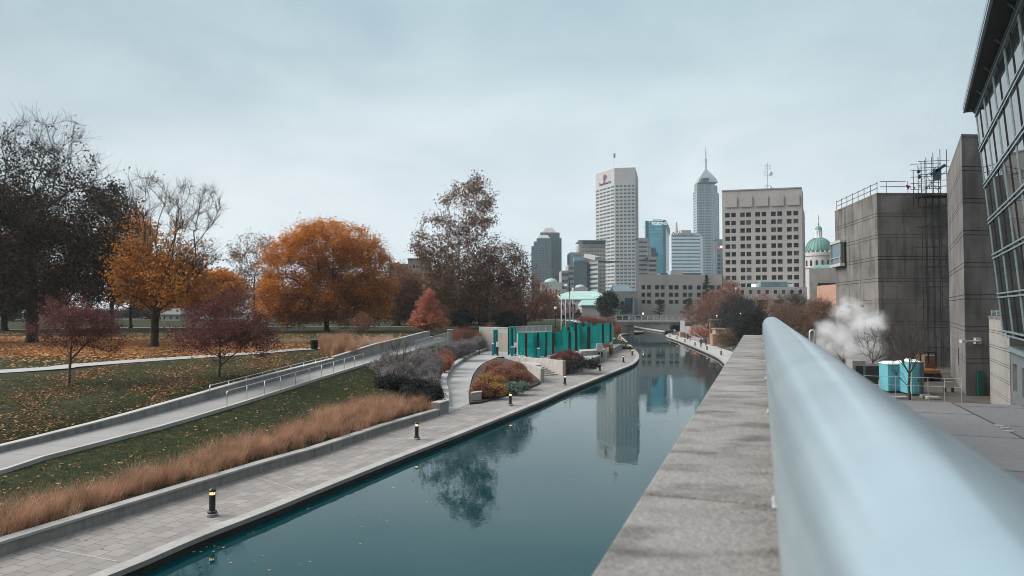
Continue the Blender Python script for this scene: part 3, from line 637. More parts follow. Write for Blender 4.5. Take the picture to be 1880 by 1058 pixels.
hip(B, 988, 1010, 991, 1006, 614, 16, 437.5, 430.5, 'white_pre'); hip(B, 995, 1022, 1003, 1015, 632, 16, 427, 417.5, 'white_pre'); B.done()
# ---- civic offices between the stepped tower and the tall tower
B = Bld('office_block', 'pale office block with punched windows under a dark flat projecting roof', 'building', Q(1080, 640) + (GZ,), 'buff2', 'winD')
P_ = boxpts(1063, 640, 1112, 640, 30); zt_ = ZD(448.5, 640); B.face(P_[0], P_[1], GZ, zt_, even(16, .45, .1, 1), even(12, .4, .3, .98)); B.blank(P_[3], P_[0], GZ, zt_); B.roof(P_, zt_)
P2 = boxpts(1063.5, 641, 1112, 641, 26); m = MB(); m.prism(boxpts(1070, 643, 1112, 643, 20), zt_, ZD(442.5, 640)); B.part('penthouse', m, 'winT'); m = MB(); m.prism(boxpts(1062.5, 636, 1114, 636, 34), ZD(443.2, 640), ZD(441.7, 640)); B.part('roof_slab', m, 'curtain'); B.done()
B = Bld('office_block', 'plain pale office block stepping down behind the dark glass wedge building', 'building', Q(1052, 620) + (GZ,), 'greypre', 'winD')
P_ = boxpts(1046.5, 620, 1070, 620, 30); zt_ = ZD(463.5, 620); B.face(P_[0], P_[1], GZ, zt_, even(4, .4, .3, .9), even(10, .3, .1, .99)); B.roof(P_, zt_); B.blank(P_[3], P_[0], GZ, zt_); B.done()
B = Bld('banded_offices', 'grey banded offices with a dark teal glass wedge and a glazed crown', 'building', Q(1065, 560) + (GZ,), 'greypre', 'winT')
for x0, x1, yt, n in ((1031, 1044, 497, 5), (1043.5, 1054.5, 486, 7)):
    P_ = boxpts(x0, 565, x1, 565, 30); zt_ = ZD(yt, 565); B.face(P_[0], P_[1], GZ, zt_, [(.06, .94)], even(n, .45, .2, .98)); B.roof(P_, zt_); B.blank(P_[3], P_[0], GZ, zt_)
P_ = boxpts(1078, 562, 1098, 545, 25); zt_ = ZD(481, 560); B.face(P_[0], P_[1], GZ, zt_, [(.1, .97)], even(9, .45, .15, .97)); B.roof(P_, zt_)
m = MB(); m.prism(boxpts(1054, 556, 1078, 556, 20), GZ, ZD(480.5, 556)); B.part('glass_wedge', m, 'winT'); m = MB(); m.prism(boxpts(1055, 560, 1078, 560, 14), ZD(480.5, 556), ZD(471, 556)); B.part('glazed_crown', m, 'winB')
m = MB(); m.prism(boxpts(1056, 559, 1077, 559, 16), ZD(478, 556), ZD(475.5, 556)); B.part('crown_band', m, 'white_pre')
m = MB(); m.beam(D(1077, 470, 560), D(1098, 475, 548), 6, 3); B.part('sloping_roof', m, 'white_pre'); B.done()
# ---- grey banded blocks right of the tall tower
B = Bld('banded_offices', 'grey slab with dark strip windows rising beside the blue glass tower', 'building', Q(1180, 600) + (GZ,), 'greypre', 'winT')
P_ = boxpts(1171, 600, 1190.5, 600, 20); zt_ = ZD(437, 600); B.face(P_[0], P_[1], GZ, zt_, [(.14, .93)], even(15, .42, .05, .97)); B.roof(P_, zt_); B.blank(P_[1], P_[2], GZ, zt_)
a = Q(1195.5, 605); zt2 = ZD(443, 603); B.face(P_[1], a, GZ, zt2, even(2, .5), even(14, .4, .05, .95)); B.roof([P_[1], a, P_[2]], zt2); B.done()
B = Bld('banded_offices', 'low dark-banded grey block in front of the blue glass tower', 'building', Q(1200, 580) + (GZ,), 'greypre', 'winD')
P_ = boxpts(1190.5, 580, 1208, 580, 25); zt_ = ZD(471.5, 580); B.face(P_[0], P_[1], GZ, zt_, [(.04, .88)], even(11, .45, .02, .97)); B.roof(P_, zt_); B.blank(P_[1], P_[2], GZ, zt_); B.done()
B = Bld('glass_block', 'small dark glass block notched against the blue glass tower', 'building', Q(1203, 610) + (GZ,), 'winT')
m = MB(); m.prism(boxpts(1196, 610, 1205, 610, 18), GZ, ZD(455, 610)); m.prism(boxpts(1205.1, 610, 1208.5, 610, 18), GZ, ZD(464.5, 610)); m.build('wall', M['winT'], B.root); B.done()
# ---- blue glass tower
B = Bld('glass_tower', 'bright blue glass tower with white lettering and a pale side', 'skyscraper', Q(1205, 660) + (GZ,), 'winB')
a, b_, c_ = Q(1187, 660), Q(1222, 655), Q(1229, 700); d_ = Q(1194, 705); z1 = ZD(406, 657); m = MB(); m.prism([a, b_, d_], GZ, z1); m.build('curtain_wall', M['winB'], B.root)
m = MB()
for i in range(28): z = GZ + (z1 - GZ) * (i + 1) / 29; m.beam((a[0], a[1] - .15, z), (b_[0], b_[1] - .15, z), .3, .22 if i % 8 else .9)
B.part('floor_lines', m, plain('glass_tower_lines', (.08, .22, .28), .4))
m = MB(); m.prism([(a[0] - .3, a[1] - .8), (a[0] + 2, a[1] - 1), (a[0] + 2, a[1] + 5), (a[0] - .3, a[1] + 5)], GZ, z1 + .5); m.prism([(b_[0] - 2, b_[1] - .9), (b_[0] + .4, b_[1] - .9), (b_[0] + .4, b_[1] + 3), (b_[0] - 2, b_[1] + 3)], GZ, z1 + .5); B.part('corner_pier', m, plain('corner_blue', (.03, .10, .14), .3))
m = MB(); m.prism([(b_[0] + .5, b_[1]), c_, d_, (a[0] + 2, a[1] + 3)], GZ, z1 + .8); B.part('side_wall', m, plain('pale_side_cladding', (.5, .56, .58), .3, c2=(.42, .5, .52), scale=.1))
m = MB(); m.add([(b_[0] + 1.6, b_[1] + 1.5, z1 + .3), (c_[0] + .1, c_[1] - 4, z1 - 3), (c_[0] + .1, c_[1] - 4, z1 - 11), (b_[0] + 1.6, b_[1] + 1.5, z1 - 5)], [(0, 1, 2, 3)]); B.part('side_panel', m, 'winB')
m = MB(); m.prism(boxpts(1200, 668, 1217, 668, 12), z1, z1 + 3); B.part('plant_room', m, 'white_pre')
wl_ = plain('white_sign_letters', (.85, .85, .85), .5, emit=(1, 1, .95), es=.35); text('REGIONS', B.root, 'sign_lettering', wl_, (XD(1208, 656), 654.5, ZD(413.5, 656)), 4.0, facerot(a, b_), .1)
m = MB(); x = XD(1194.5, 656); zz = ZD(413.3, 656); m.add([(x - 2, 655, zz), (x + 2, 655, zz), (x, 655, zz + 3.2)], [(0, 1, 2)]); B.part('emblem', m, plain('green_emblem', (.05, .25, .12), .5)); B.done()
# ---- white and teal striped bank block
B = Bld('striped_offices', 'white office block with bright teal strip windows and dark lettering at the top', 'building', Q(1260, 600) + (GZ,), plain('white_spandrel', (.66, .70, .72), .5, c2=(.58, .63, .66), scale=.05), 'winB')
a, b_, c_ = Q(1233.5, 600), Q(1286.5, 600), Q(1292, 625); z1 = ZD(430.5, 600); vs = []
for i in range(13):
    yt = 432.2 + 6.45 * i; vs.append((round((ZD(yt + 2.6, 600) - GZ) / (z1 - GZ), 5), round((ZD(yt, 600) - GZ) / (z1 - GZ), 5)))
vs[0] = (vs[0][0], min(vs[0][1], .996)); B.face(a, b_, GZ, z1, [(0.0, .5), (.503, .995)], vs, .3); B.blank(b_, c_, GZ, z1); d_ = Q(1240, 640); B.roof([a, b_, c_, d_], z1); B.blank(d_, a, GZ, z1)
m = MB(); m.prism(boxpts(1246, 603, 1286, 603, 14), z1, ZD(427, 600)); m.prism(boxpts(1252, 605, 1270, 605, 10), ZD(427, 600), ZD(421.5, 600)); B.part('plant_room', m, 'white_pre')
m = MB(); p = D(1242, 428, 612); m.tube([(p.x, p.y, z1), (p.x, p.y, ZD(418, 612)), (p.x, p.y, ZD(408.5, 612))], [1.7, .9, .7], 6); B.part('mast', m, 'white_pre')
xw_ = XD(1239.5, 599)
for word in ('National', 'City', 'Bank'):
    o = text(word, B.root, 'sign_lettering', sg, (xw_, 599.3, ZD(431.3, 600)), 2.3, (R(90), 0, 0), .08, 'LEFT'); xw_ += max(v.co.x for v in o.data.vertices) + .7
pass; m = MB(); x = XD(1236.5, 599); zz = ZD(431.5, 600)
m.add([(x - 1.4, 599.4, zz), (x - .6, 599.4, zz), (x + .4, 599.4, zz + 1.6), (x + 1.6, 599.4, zz + .4), (x + 1.8, 599.4, zz + 1.6), (x + .4, 599.4, zz + 2.6)], [(0, 1, 2, 5), (2, 3, 4, 5)]); B.part('emblem', m, sg); B.done()
# ---- tapering skyscraper with spire
D0 = 1000; B = Bld('spired_skyscraper', 'tall grey-blue skyscraper with a stepped pyramid crown and a twin-stage spire', 'skyscraper', Q(1298, D0) + (GZ,), plain('skyscraper_granite', (.28, .33, .35), .5, c2=(.23, .28, .30), scale=.02), 'curtain')
zsh, zt_ = ZD(350.5, D0), ZD(337.5, D0); P_ = [Q(1273.8, 1018), Q(1281, D0), Q(1309.5, D0), Q(1321.6, 1024), Q(1322, 1060), Q(1276, 1060)]
nf = 44; B.face(P_[0], P_[1], GZ, zsh, even(1, .75), even(nf, .5)); B.face(P_[1], P_[2], GZ, zsh, [(.02, .06), (.12, .47), (.53, .88), (.94, .98)], even(nf, .5)); B.face(P_[2], P_[3], GZ, zsh, even(2, .75), even(nf, .5)); B.blank(P_[3], P_[4], GZ, zsh); B.blank(P_[5], P_[0], GZ, zsh); B.roof(P_, zsh)
P_ = [Q(1276.3, 1012), Q(1281, 1004), Q(1309, 1004), Q(1319, 1018), Q(1319, 1045), Q(1277, 1045)]; B.face(P_[1], P_[2], zsh, zt_, [(.1, .47), (.53, .9)], [(.1, .4), (.52, .68), (.78, .93)]); B.face(P_[2], P_[3], zsh, zt_, [(.1, .9)], [(.1, .4), (.52, .68), (.78, .93)]); B.face(P_[0], P_[1], zsh, zt_, [(.1, .9)], [(.1, .4), (.52, .68), (.78, .93)]); B.blank(P_[5], P_[0], zsh, zt_); B.blank(P_[3], P_[4], zsh, zt_); B.roof(P_, zt_)
m = MB(); c = D(1297.5, 337, 1022); st = [(1280, 1316, 337.5), (1281.5, 1314, 333), (1284, 1311.5, 328), (1288.5, 1307.5, 322), (1291.5, 1304, 317.5), (1294.5, 1300.5, 313), (1296, 1299, 311.5)]
rg = []
for x0, x1, yy in st: h_ = (x1 - x0) / 2 / F * 1022; cx = XD((x0 + x1) / 2, 1022); z = ZD(yy, 1022); rg += [(cx - h_, c.y - h_ * .8, z), (cx + h_, c.y - h_ * .8, z), (cx + h_, c.y + h_ * .8, z), (cx - h_, c.y + h_ * .8, z)]
n = len(st); m.add(rg, [(4 * i + j, 4 * i + (j + 1) % 4, 4 * i + 4 + (j + 1) % 4, 4 * i + 4 + j) for i in range(n - 1) for j in range(4)] + [tuple(4 * n - 4 + j for j in range(4))])
B.part('pyramid_crown', m, plain('crown_granite', (.27, .31, .33), .6, scale=.02)); m = MB(); m.box(XD(1290.5, 1004), XD(1302, 1004), 1000, 1010, ZD(332.5, 1004), ZD(328.3, 1004)); B.part('crown_opening', m, 'winD')
m = MB(); x = XD(1297.6, 1022); m.tube([(x, 1022, ZD(y_, 1022)) for y_ in (313, 296, 295.5, 292, 291.5, 277, 276.5, 268.5)], [1.5, 1.5, 1.9, 1.9, 1.0, .9, .45, .2], 6); B.part('spire', m, plain('spire_metal', (.42, .46, .48), .5)); B.done()
B = Bld('grey_block', 'narrow grey building glimpsed between the spired skyscraper and the big square block', 'building', Q(1323, 700) + (GZ,), 'curtain')
P_ = boxpts(1317, 700, 1332, 700, 20); z1 = ZD(439.5, 700); B.face(P_[0], P_[1], GZ, z1, even(2, .6), even(14, .5, 0, .8), pane='winD'); B.roof(P_, z1)
m = MB(); c = D(1324, 453.5, 696); m.lathe([(.05, -1.2), (1.1, -.6), (1.2, 0), (1.0, .7), (.05, 1.2)], c, 10); B.part('warning_lamp', m, plain('red_lamp', (.8, .1, .1), .4, emit=(1, .25, .2), es=4)); B.done()
# ---- big square government block
d0, d1 = 330, 321; p0, p1 = Q(1327.5, d0), Q(1474.5, d1); z1 = ZD(351.5, d0); p2 = Q(1479.5, 352); p3 = Q(1345, 372)
B = Bld('government_tower', 'big square buff concrete office block with paired dark windows in ten bays', 'building', (p0[0], p0[1], GZ), 'buff')
uu = [(v0 - 718) / 987 for v0 in (755, 815, 832, 890, 945, 1003, 1020, 1080, 1133, 1193, 1212, 1270, 1328, 1388, 1405, 1465, 1520, 1580, 1602, 1662)]; U = [(round(uu[i], 5), round(uu[i + 1], 5)) for i in range(0, 20, 2)]
fz = lambda y_: round((ZD(y_, d0) - GZ) / (z1 - GZ), 5); Vr = [(fz(391.7 + 14.35 * i + 8.2), fz(391.7 + 14.35 * i)) for i in range(10)]
B.face(p0, p1, GZ, z1, U, Vr, .5); z2 = ZD(386, 340); mid2 = ((p1[0] + p2[0]) / 2, (p1[1] + p2[1]) / 2); B.blank(p1, mid2, GZ, z1); B.roof([p0, p1, mid2, p3], z1)
B.face(mid2, p2, GZ, z2, [(.3, .8)], even(7, .8, .1, .97), 1.2, 'winT'); B.blank(p2, p3, GZ, z2); B.blank(p3, p0, GZ, z1)
dv = (Vector(p1) - Vector(p0)); nn = Vector((dv.y, -dv.x)).normalized()
def onface(u, out_, z): p = Vector(p0) + dv * u + nn * out_; return Vector((p.x, p.y, z))
m = MB()
for i in range(5):
    a_, b_ = .035 + .195 * i, .035 + .195 * i + .155; za, zb = ZD(382.5, d0) + .2, ZD(363.5, d0)
    m.prism([onface(a_, .0, 0)[:2], onface(b_, .0, 0)[:2], onface(b_, .55, 0)[:2], onface(a_, .55, 0)[:2]], za, zb)
B.part('facing_panel', m, 'buff')
m = MB(); m.prism([onface(-.002, -.3, 0)[:2], onface(1.002, -.3, 0)[:2], onface(1.002, .3, 0)[:2], onface(-.002, .3, 0)[:2]], z1 - .02, z1 + .5); B.part('parapet_cap', m, 'greypre')
B.done()
# dishes on its roof
c = D(1409, 346, 335); r_ = thing('antenna_mast', 'rooftop antenna mast with white dish drums on the square concrete block', 'antenna', (c.x, c.y, z1)); zy_ = lambda y_: ZD(y_, 335)
m = MB(); m.tube([(c.x, c.y, z1), (c.x, c.y, zy_(299))], .16, 6)
for a_ in (-1, 1): m.tube([(c.x + a_ * 1.5, c.y, z1), (c.x, c.y, zy_(338))], .1, 4)
for y_ in (304, 309, 322, 341): m.tube([(c.x - 1.7, c.y, zy_(y_)), (c.x + 1.7, c.y, zy_(y_))], .09, 4)
m.build('mast', M['galv'], r_)
for dx, y_, rr_ in ((-1.4, 316.5, .8), (1.1, 320, 1.05), (-1.2, 345.5, .9), (1.0, 346, .9)):
    m = MB(); p = Vector((c.x + dx, c.y - .5, zy_(y_))); sgn = -1 if dx < 0 else 1; m.tube([p, p + Vector((sgn * .3, -.8, 0))], [rr_, rr_], 14); m.build('dish', M['white'], r_)
for dx in (-1.7, -1.1, 1.1, 1.7): m = MB(); m.tube([(c.x + dx, c.y, zy_(312)), (c.x + dx, c.y, zy_(302))], .12, 5); m.build('panel_antenna', M['white'], r_)
# its low annex
B = Bld('government_annex', 'low buff annex with nine small square windows before the big square block', 'building', Q(1355, 300) + (GZ,), 'buff')
p0, p1 = Q(1325, 300), Q(1482, 296); z1 = ZD(527.5, 300); fz = lambda y_: round((ZD(y_, 300) - GZ) / (z1 - GZ), 5)
U1 = [(round((850 + 86.5 * i - 560) / 895, 5), round((850 + 37 + 86.5 * i - 560) / 895, 5)) for i in range(-1, 7)]
B.face(p0, p1, ZD(545, 300), z1, U1, [(.30, .68)], .5); B.face(p0, p1, GZ, ZD(545, 300), [(.06, .17), (.24, .36), (.42, .55), (.61, .74), (.80, .92)], [(.35, .85)], 1.5)
B.blank(p1, Q(1482, 322), GZ, z1); B.roof([p0, p1, Q(1482, 322), Q(1325, 330)], z1); m = MB(); m.prism(boxpts(1397, 303, 1446, 303, 8), z1, ZD(517.5, 303)); B.part('plant_room', m, 'curtain')
m = MB(); m.prism(boxpts(1388, 305, 1397, 305, 6), z1, ZD(521, 303)); m.prism(boxpts(1447, 305, 1456, 305, 6), z1, ZD(521, 303)); B.part('roof_vent', m, 'white'); B.done()
# ---- long low government block
B = Bld('government_wing', 'long low buff building with three rows of paired dark windows behind the bridge', 'building', Q(1172, 320) + (GZ,), 'buff')
p0, p1 = Q(1172, 318), Q(1326, 322); z1 = ZD(504.3, 320); fz = lambda y_: round((ZD(y_, 320) - GZ) / (z1 - GZ), 5)
vx = (390, 438, 457, 507, 557, 607, 623, 675, 727, 778, 795, 848, 898, 950, 967, 1020, 1073, 1125, 1143, 1195, 1235, 1300, 1318, 1375); U = [(round((vx[i] - 350) / 1037, 5), round((vx[i + 1] - 350) / 1037, 5)) for i in range(0, 24, 2)]
B.face(p0, p1, GZ, z1, U, [(fz(558), fz(551.2)), (fz(545.2), fz(537.7)), (fz(531.8), fz(524))], .5); p3 = Q(1180, 350); B.blank(p3, p0, GZ, z1); B.roof([p0, p1, Q(1326, 352), p3], z1)
m = MB(); m.prism(boxpts(1232, 326, 1254, 326, 8), z1, ZD(497.5, 326)); B.part('plant_room', m, 'greypre'); m = MB(); m.prism(boxpts(1212, 332, 1288, 332, 8), z1, ZD(501.5, 332)); B.part('roof_screen', m, 'winT'); B.done()
B = Bld('entrance_pavilion', 'brownish stone pavilion with a tall glazed portal beside the low government wing', 'building', Q(1140, 300) + (GZ,), 'museumlight', 'winT')
p0, p1 = Q(1118, 300), Q(1171, 300); z1 = ZD(535, 300); B.face(p0, p1, GZ, z1, [(.52, .82)], [(.12, .74)], 1.0); B.roof([p0, p1, Q(1171, 316), Q(1118, 316)], z1); B.blank(p1, Q(1171, 316), GZ, z1); B.blank(Q(1118, 316), p0, GZ, z1)
m = MB(); a, b_ = XD(1145, 299.5), XD(1163, 299.5)
for x in (a, b_): m.box(x - .35, x + .35, 299, 299.9, GZ, ZD(546, 300))
m.box(a, b_, 299, 299.9, ZD(547.5, 300), ZD(546, 300)); B.part('portal_frame', m, 'steel'); B.done()
# ---- low museum with green copper roofs and domes
B = Bld('domed_museum', 'buff stone museum with pale green copper roofs, two low domes and a pavilion roof', 'museum', Q(1060, 250) + (GZ,), 'buff2')
D1 = 250; zq = lambda y_, d=D1: ZD(y_, d)
P_ = boxpts(1003, D1 + 6, 1118, D1, 26); z1 = zq(549); B.face(P_[0], P_[1], GZ, z1, [(.05, .13), (.2, .28), (.62, .68), (.9, .96)], [(.12, .42)], .6); B.blank(P_[3], P_[0], GZ, z1); B.blank(P_[1], P_[2], GZ, z1)
def hiproof(B_, P4, z0, zr_, over, ridge, m_):
    c = sum((Vector(p) for p in P4), Vector((0, 0))) / 4; o4 = [c + (Vector(p) - c) * over for p in P4]; a = (o4[0] + o4[3]) / 2; b_ = (o4[1] + o4[2]) / 2; r0, r1_ = a.lerp(b_, ridge), a.lerp(b_, 1 - ridge); mb_ = MB()
    mb_.add([(p.x, p.y, z0) for p in o4] + [(r0.x, r0.y, zr_), (r1_.x, r1_.y, zr_)] + [(p.x, p.y, z0 - .5) for p in o4], [(0, 1, 5, 4), (1, 2, 5), (2, 3, 4, 5), (3, 0, 4), (6, 7, 1, 0), (7, 8, 2, 1), (8, 9, 3, 2), (9, 6, 0, 3)]); return B_.part('copper_roof', mb_, m_)
hiproof(B, P_, z1 + .1, zq(533), 1.04, .3, 'palecopper'); P2 = boxpts(1068, 240, 1102, 240, 10); B.face(P2[0], P2[1], GZ, zq(560, 240), [], []); B.blank(P2[3], P2[0], GZ, zq(560, 240)); hiproof(B, P2, zq(560, 240), zq(551, 240), 1.08, .1, 'palecopper')
for (xa, xb, xc, xd, yb, yd, yt, dd_) in ((994, 1031, 999, 1025, 530, 518.5, 510.5, 285), (1053, 1080, 1055.5, 1075, 536, 528, 522, 290)):
    P_ = boxpts(xa, dd_, xb, dd_, 9); B.face(P_[0], P_[1], GZ, ZD(yd, dd_), [(.2, .28), (.42, .5), (.7, .78)], [(.62, .8)], .4); B.blank(P_[3], P_[0], GZ, ZD(yd, dd_)); B.roof(P_, ZD(yd, dd_))
    c = D((xc + xd) / 2, 565, dd_ + 4.5); h_ = (xd - xc) / 2 / F * dd_; hh = ZD(yt, dd_) - ZD(yd, dd_); m = MB(); m.lathe([(h_ * math.cos(a_), hh * math.sin(a_)) for a_ in np.linspace(0, R(88), 9)], (c.x, c.y, ZD(yd, dd_)), 28); B.part('dome', m, 'palecopper', smooth=True)
B.done()
# ---- statehouse dome
DD = 520; B = Bld('domed_statehouse', 'ribbed green copper dome with a white lantern and spire on a columned stone drum', 'capitol', Q(1505, DD) + (GZ,), 'buff2')
c = D(1504.7, 565, DD); h_ = 24.0 / F * DD; zq = lambda y_: ZD(y_, DD); yb = zq(464)
def ring(prof, k=32): m_ = MB(); m_.lathe([(r_ / F * DD, zq(y_)) for r_, y_ in prof], (c.x, c.y, 0), k); return m_
B.part('drum', ring([(26, 600), (26, 494), (27.3, 493), (27.3, 491), (25, 490), (25, 472), (26.5, 471), (26.5, 465.5), (24.5, 464.8), (5, 464)]), 'buff2')
m = MB(); K = 24; seg = np.linspace(0, R(78), 10)
prof = [(24.2 * math.cos(a_), 464 - 27.8 * math.sin(a_)) for a_ in seg]; B.part('dome', ring(prof + [(5, 436.6)], 48), 'copper', smooth=True)
for j in range(K):
    a_ = 2 * math.pi * j / K; m.tube([(c.x + (r_ + .15) / F * DD * math.cos(a_), c.y + (r_ + .15) / F * DD * math.sin(a_), zq(y_)) for r_, y_ in prof], .22, 4)
B.part('dome_ribs', m, plain('dark_copper_rib', (.07, .18, .155), .6))
m = MB()
for j in range(20): a_ = 2 * math.pi * j / 20; x, y = c.x + 25.6 / F * DD * math.cos(a_), c.y + 25.6 / F * DD * math.sin(a_); m.box(x - .35, x + .35, y - .35, y + .35, zq(465.5), zq(462))
B.part('finials', m, 'white')
for j in range(16):
    a_ = math.pi * 2 * (j + .5) / 16
    if math.sin(a_) > .3: continue
    m = MB(); x, y = c.x + 25.1 / F * DD * math.cos(a_), c.y + 25.1 / F * DD * math.sin(a_); m.tube([(x, y, zq(489)), (x, y, zq(480)), (x, y, zq(478.5))], [.75, .75, .2], 8); B.part('drum_window', m, 'winD')
B.part('lantern', ring([(6.5, 437.5), (6.5, 436), (4.2, 435.8), (4.2, 424.5), (6.3, 424), (6.3, 422.5), (2, 422)]), 'white')
m = MB()
for j in range(10): a_ = 2 * math.pi * j / 10; x, y = c.x + 5.4 / F * DD * math.cos(a_), c.y + 5.4 / F * DD * math.sin(a_); m.tube([(x, y, zq(436)), (x, y, zq(424))], .28, 6)
B.part('lantern_columns', m, 'white')
B.part('lantern_dome', ring([(5.8, 423), (5.9, 421), (5.2, 418.5), (3.6, 416.2), (1.2, 415), (.9, 413)]), 'copper', smooth=True)
B.part('spire', ring([(.9, 414), (1.1, 411), (.4, 409.5), (.35, 402), (.6, 401), (.15, 394)], 8), 'darkbrown'); B.done()
# stone blocks before the dome
B = Bld('stone_government_block', 'grey stone block with a green barrel roof and deep slot openings below the statehouse dome', 'building', Q(1505, 380) + (GZ,), 'museumlight')
P_ = boxpts(1486.5, 380, 1545, 370, 25); z1 = ZD(493.5, 380); B.face(P_[0], P_[1], GZ, z1, [(.26, .98)], [(.60, .68), (.26, .42)], 1.2); B.blank(P_[3], P_[0], GZ, z1); B.roof(P_, z1)
m = MB(); a_, b_ = Vector(P_[0]), Vector(P_[1]); pr = [(2, 0), (2.6, .9), (4.5, 1.8), (8, 2.4), (16, 2.4), (20, 0)]; nrm = (Vector(P_[3]) - a_).normalized(); vs = []
for q in (a_ + (b_ - a_) * .08, b_): vs += [(q.x + nrm.x * p, q.y + nrm.y * p, z1 + h__) for p, h__ in pr]
m.add(vs, [(i, i + 6, i + 7, i + 1) for i in range(5)] + [tuple(range(6))]); B.part('barrel_roof', m, 'copper'); B.done()
B = Bld('brick_building', 'low pink brick building seen between the bare trees and the raw concrete block', 'building', Q(1515, 250) + (GZ,), 'pinkbrick')
p0, p1 = Q(1500, 252), Q(1545, 230); B.face(p0, p1, 3, ZD(524, 245), [(.3, .36), (.6, .68)], [(.1, .35)], .4); B.blank(Q(1500, 270), p0, 3, ZD(524, 245)); B.roof([p0, p1, Q(1545, 262), Q(1500, 270)], ZD(524, 245)); B.done()
# ---- left distance
B = Bld('brick_office', 'dark red brick building rising over the trees left of the tall sycamore', 'building', Q(765, 330) + (GZ,), M['brick'])
P_ = boxpts(748.5, 330, 790, 330, 20); z1 = ZD(476.5, 330); B.face(P_[0], P_[1], GZ, z1, even(6, .5, .03, .97), even(5, .35, .3, .93)); B.roof(P_, z1); B.blank(P_[3], P_[0], GZ, z1); m = MB(); m.prism(boxpts(747.5, 329.6, 791, 329.6, 21), z1, z1 + .5); B.part('cornice', m, 'dark'); B.done()
B = Bld('glass_office', 'low pale teal glass building beside the dark red brick one', 'building', Q(735, 345) + (GZ,), 'curtain', 'winT')
P_ = boxpts(715, 345, 749, 345, 20); z1 = ZD(484.5, 345); B.face(P_[0], P_[1], GZ, z1, [(.02, .98)], even(5, .6, .2, .97)); B.roof(P_, z1); B.blank(P_[3], P_[0], GZ, z1); B.done()
def house(px0, px1, d, yr, ye, label, wallm, roofm):
    B_ = Bld('house', label, 'house', Q(px0, d) + (GZ,), wallm); P_ = boxpts(px0, d, px1, d, 8); ze = ZD(ye, d); B_.face(P_[0], P_[1], GZ - .3, ze, even(3, .3), [(.35, .7)]); B_.blank(P_[3], P_[0], GZ, ze); B_.blank(P_[1], P_[2], GZ, ze)
    a_ = (Vector(P_[0]) + Vector(P_[3])) / 2; b_ = (Vector(P_[1]) + Vector(P_[2])) / 2; zr_ = ZD(yr, d); ov = .4
    m_ = MB(); m_.add([(P_[0][0] - ov, P_[0][1] - ov, ze - .1), (P_[1][0] + ov, P_[1][1] - ov, ze - .1), (P_[2][0] + ov, P_[2][1] + ov, ze - .1), (P_[3][0] - ov, P_[3][1] + ov, ze - .1), (a_.x + 1.5, a_.y, zr_), (b_.x - 1.5, b_.y, zr_)], [(0, 1, 5, 4), (1, 2, 5), (2, 3, 4, 5), (3, 0, 4), (3, 2, 1, 0)]); B_.part('roof', m_, roofm); B_.done()
shing = plain('grey_shingles', (.16, .15, .15), .9, c2=(.12, .115, .12)); 
house(296, 331, 200, 566, 577, 'pale house with a grey hipped roof seen between the trunks of the forked orange tree', 'white_pre', shing)
house(448, 492, 190, 562, 574, 'white house with a grey roof half hidden behind the right-hand burgundy tree', 'white_pre', shing)
house(8, 44, 210, 563, 575, 'light house with a shingled roof far off behind the dark trees at the left', 'white_pre', shing)

# ------------------------------------------------------------------ bridge
root = thing('road_bridge', 'low concrete road bridge with an open railing crossing the canal', 'bridge', (30, 205, 0)); yb0 = 205
m = MB(); m.prism([(24, 205.4), (66, 205.4), (66, 218), (24, 218)], 3.0, 4.22); m.build('deck', M['museumlight'], root)
m = MB(); m.prism([(24, 205), (66, 205), (66, 205.4), (24, 205.4)], 3.75, 4.35); m.build('edge_beam', M['buff'], root)
m = MB(); m.prism([(24, 205.05), (66, 205.05), (66, 205.39), (24, 205.39)], 2.85, 3.74); m.build('girder', M['museum'], root)
m = MB(); m.prism([(24, 205.3), (36.6, 205.3), (36.6, 217.5), (24, 217.5)], -1, 2.99); m.build('abutment', M['museum'], root)
m = MB(); m.prism([(50.4, 205.3), (66, 205.3), (66, 217.5), (50.4, 217.5)], -1, 2.99); m.build('abutment', M['museum'], root)
m = MB(); m.beam((31, 205.2, 5.72), (66, 205.2, 5.72), .25, .16); m.beam((31, 205.2, 4.75), (66, 205.2, 4.75), .18, .12); m.build('rail', M['buff'], root)
for x in np.arange(31.3, 66, 1.9): m = MB(); m.box(x - .13, x + .13, 205.05, 205.33, 4.35, 5.64); m.build('rail_post', M['buff'], root)

# ------------------------------------------------------------------ raw concrete museum blocks at the right
def cblock(name, label, P4, z0, zt2, jointzs, ml, group=None, gap=.05, mats=None):
    """solid block with recessed horizontal joints: stacked lifts and a slightly smaller core"""
    root = thing(name, label, 'building', (P4[0][0], P4[0][1], z0), group); c = sum((Vector(p) for p in P4), Vector((0, 0))) / len(P4)
    inn = [tuple(Vector(p) + (c - Vector(p)).normalized() * .12) for p in P4]; m_ = MB(); m_.prism(inn, z0, zt2 - .1); m_.build('core', M['dark'], root)
    zs = [z0] + sorted(jointzs) + [zt2]
    m_ = MB()
    for a_, b__ in zip(zs[:-1], zs[1:]): m_.prism(P4, a_ + (gap if a_ > z0 else 0), b__)
    m_.build('wall', ml, root); m_ = MB()
    m_.prism([tuple(Vector(p) + (Vector(p) - c).normalized() * .04) for p in P4], zt2, zt2 + .18); m_.build('roof_edge', M['museum'], root); return root
k1 = Vector(Q(1613, 72)); kL = Vector(Q(1535, 85.6)); kR = Vector(Q(1752, 72)); z1 = ZD(357.5, 72); jz = [ZD(392 + 39.85 * i, 72) for i in range(6)]; jz = [v for z in jz for v in (z, z - .32)]
P4 = [tuple(kL), tuple(k1), tuple(kR), tuple(kR + Vector((4, 30))), tuple(kL + Vector((14, 24)))]
mus = cblock('concrete_museum', 'broad raw concrete building with level joints behind the scaffold and the steam', P4, 1.6, z1, jz, M['museum'])
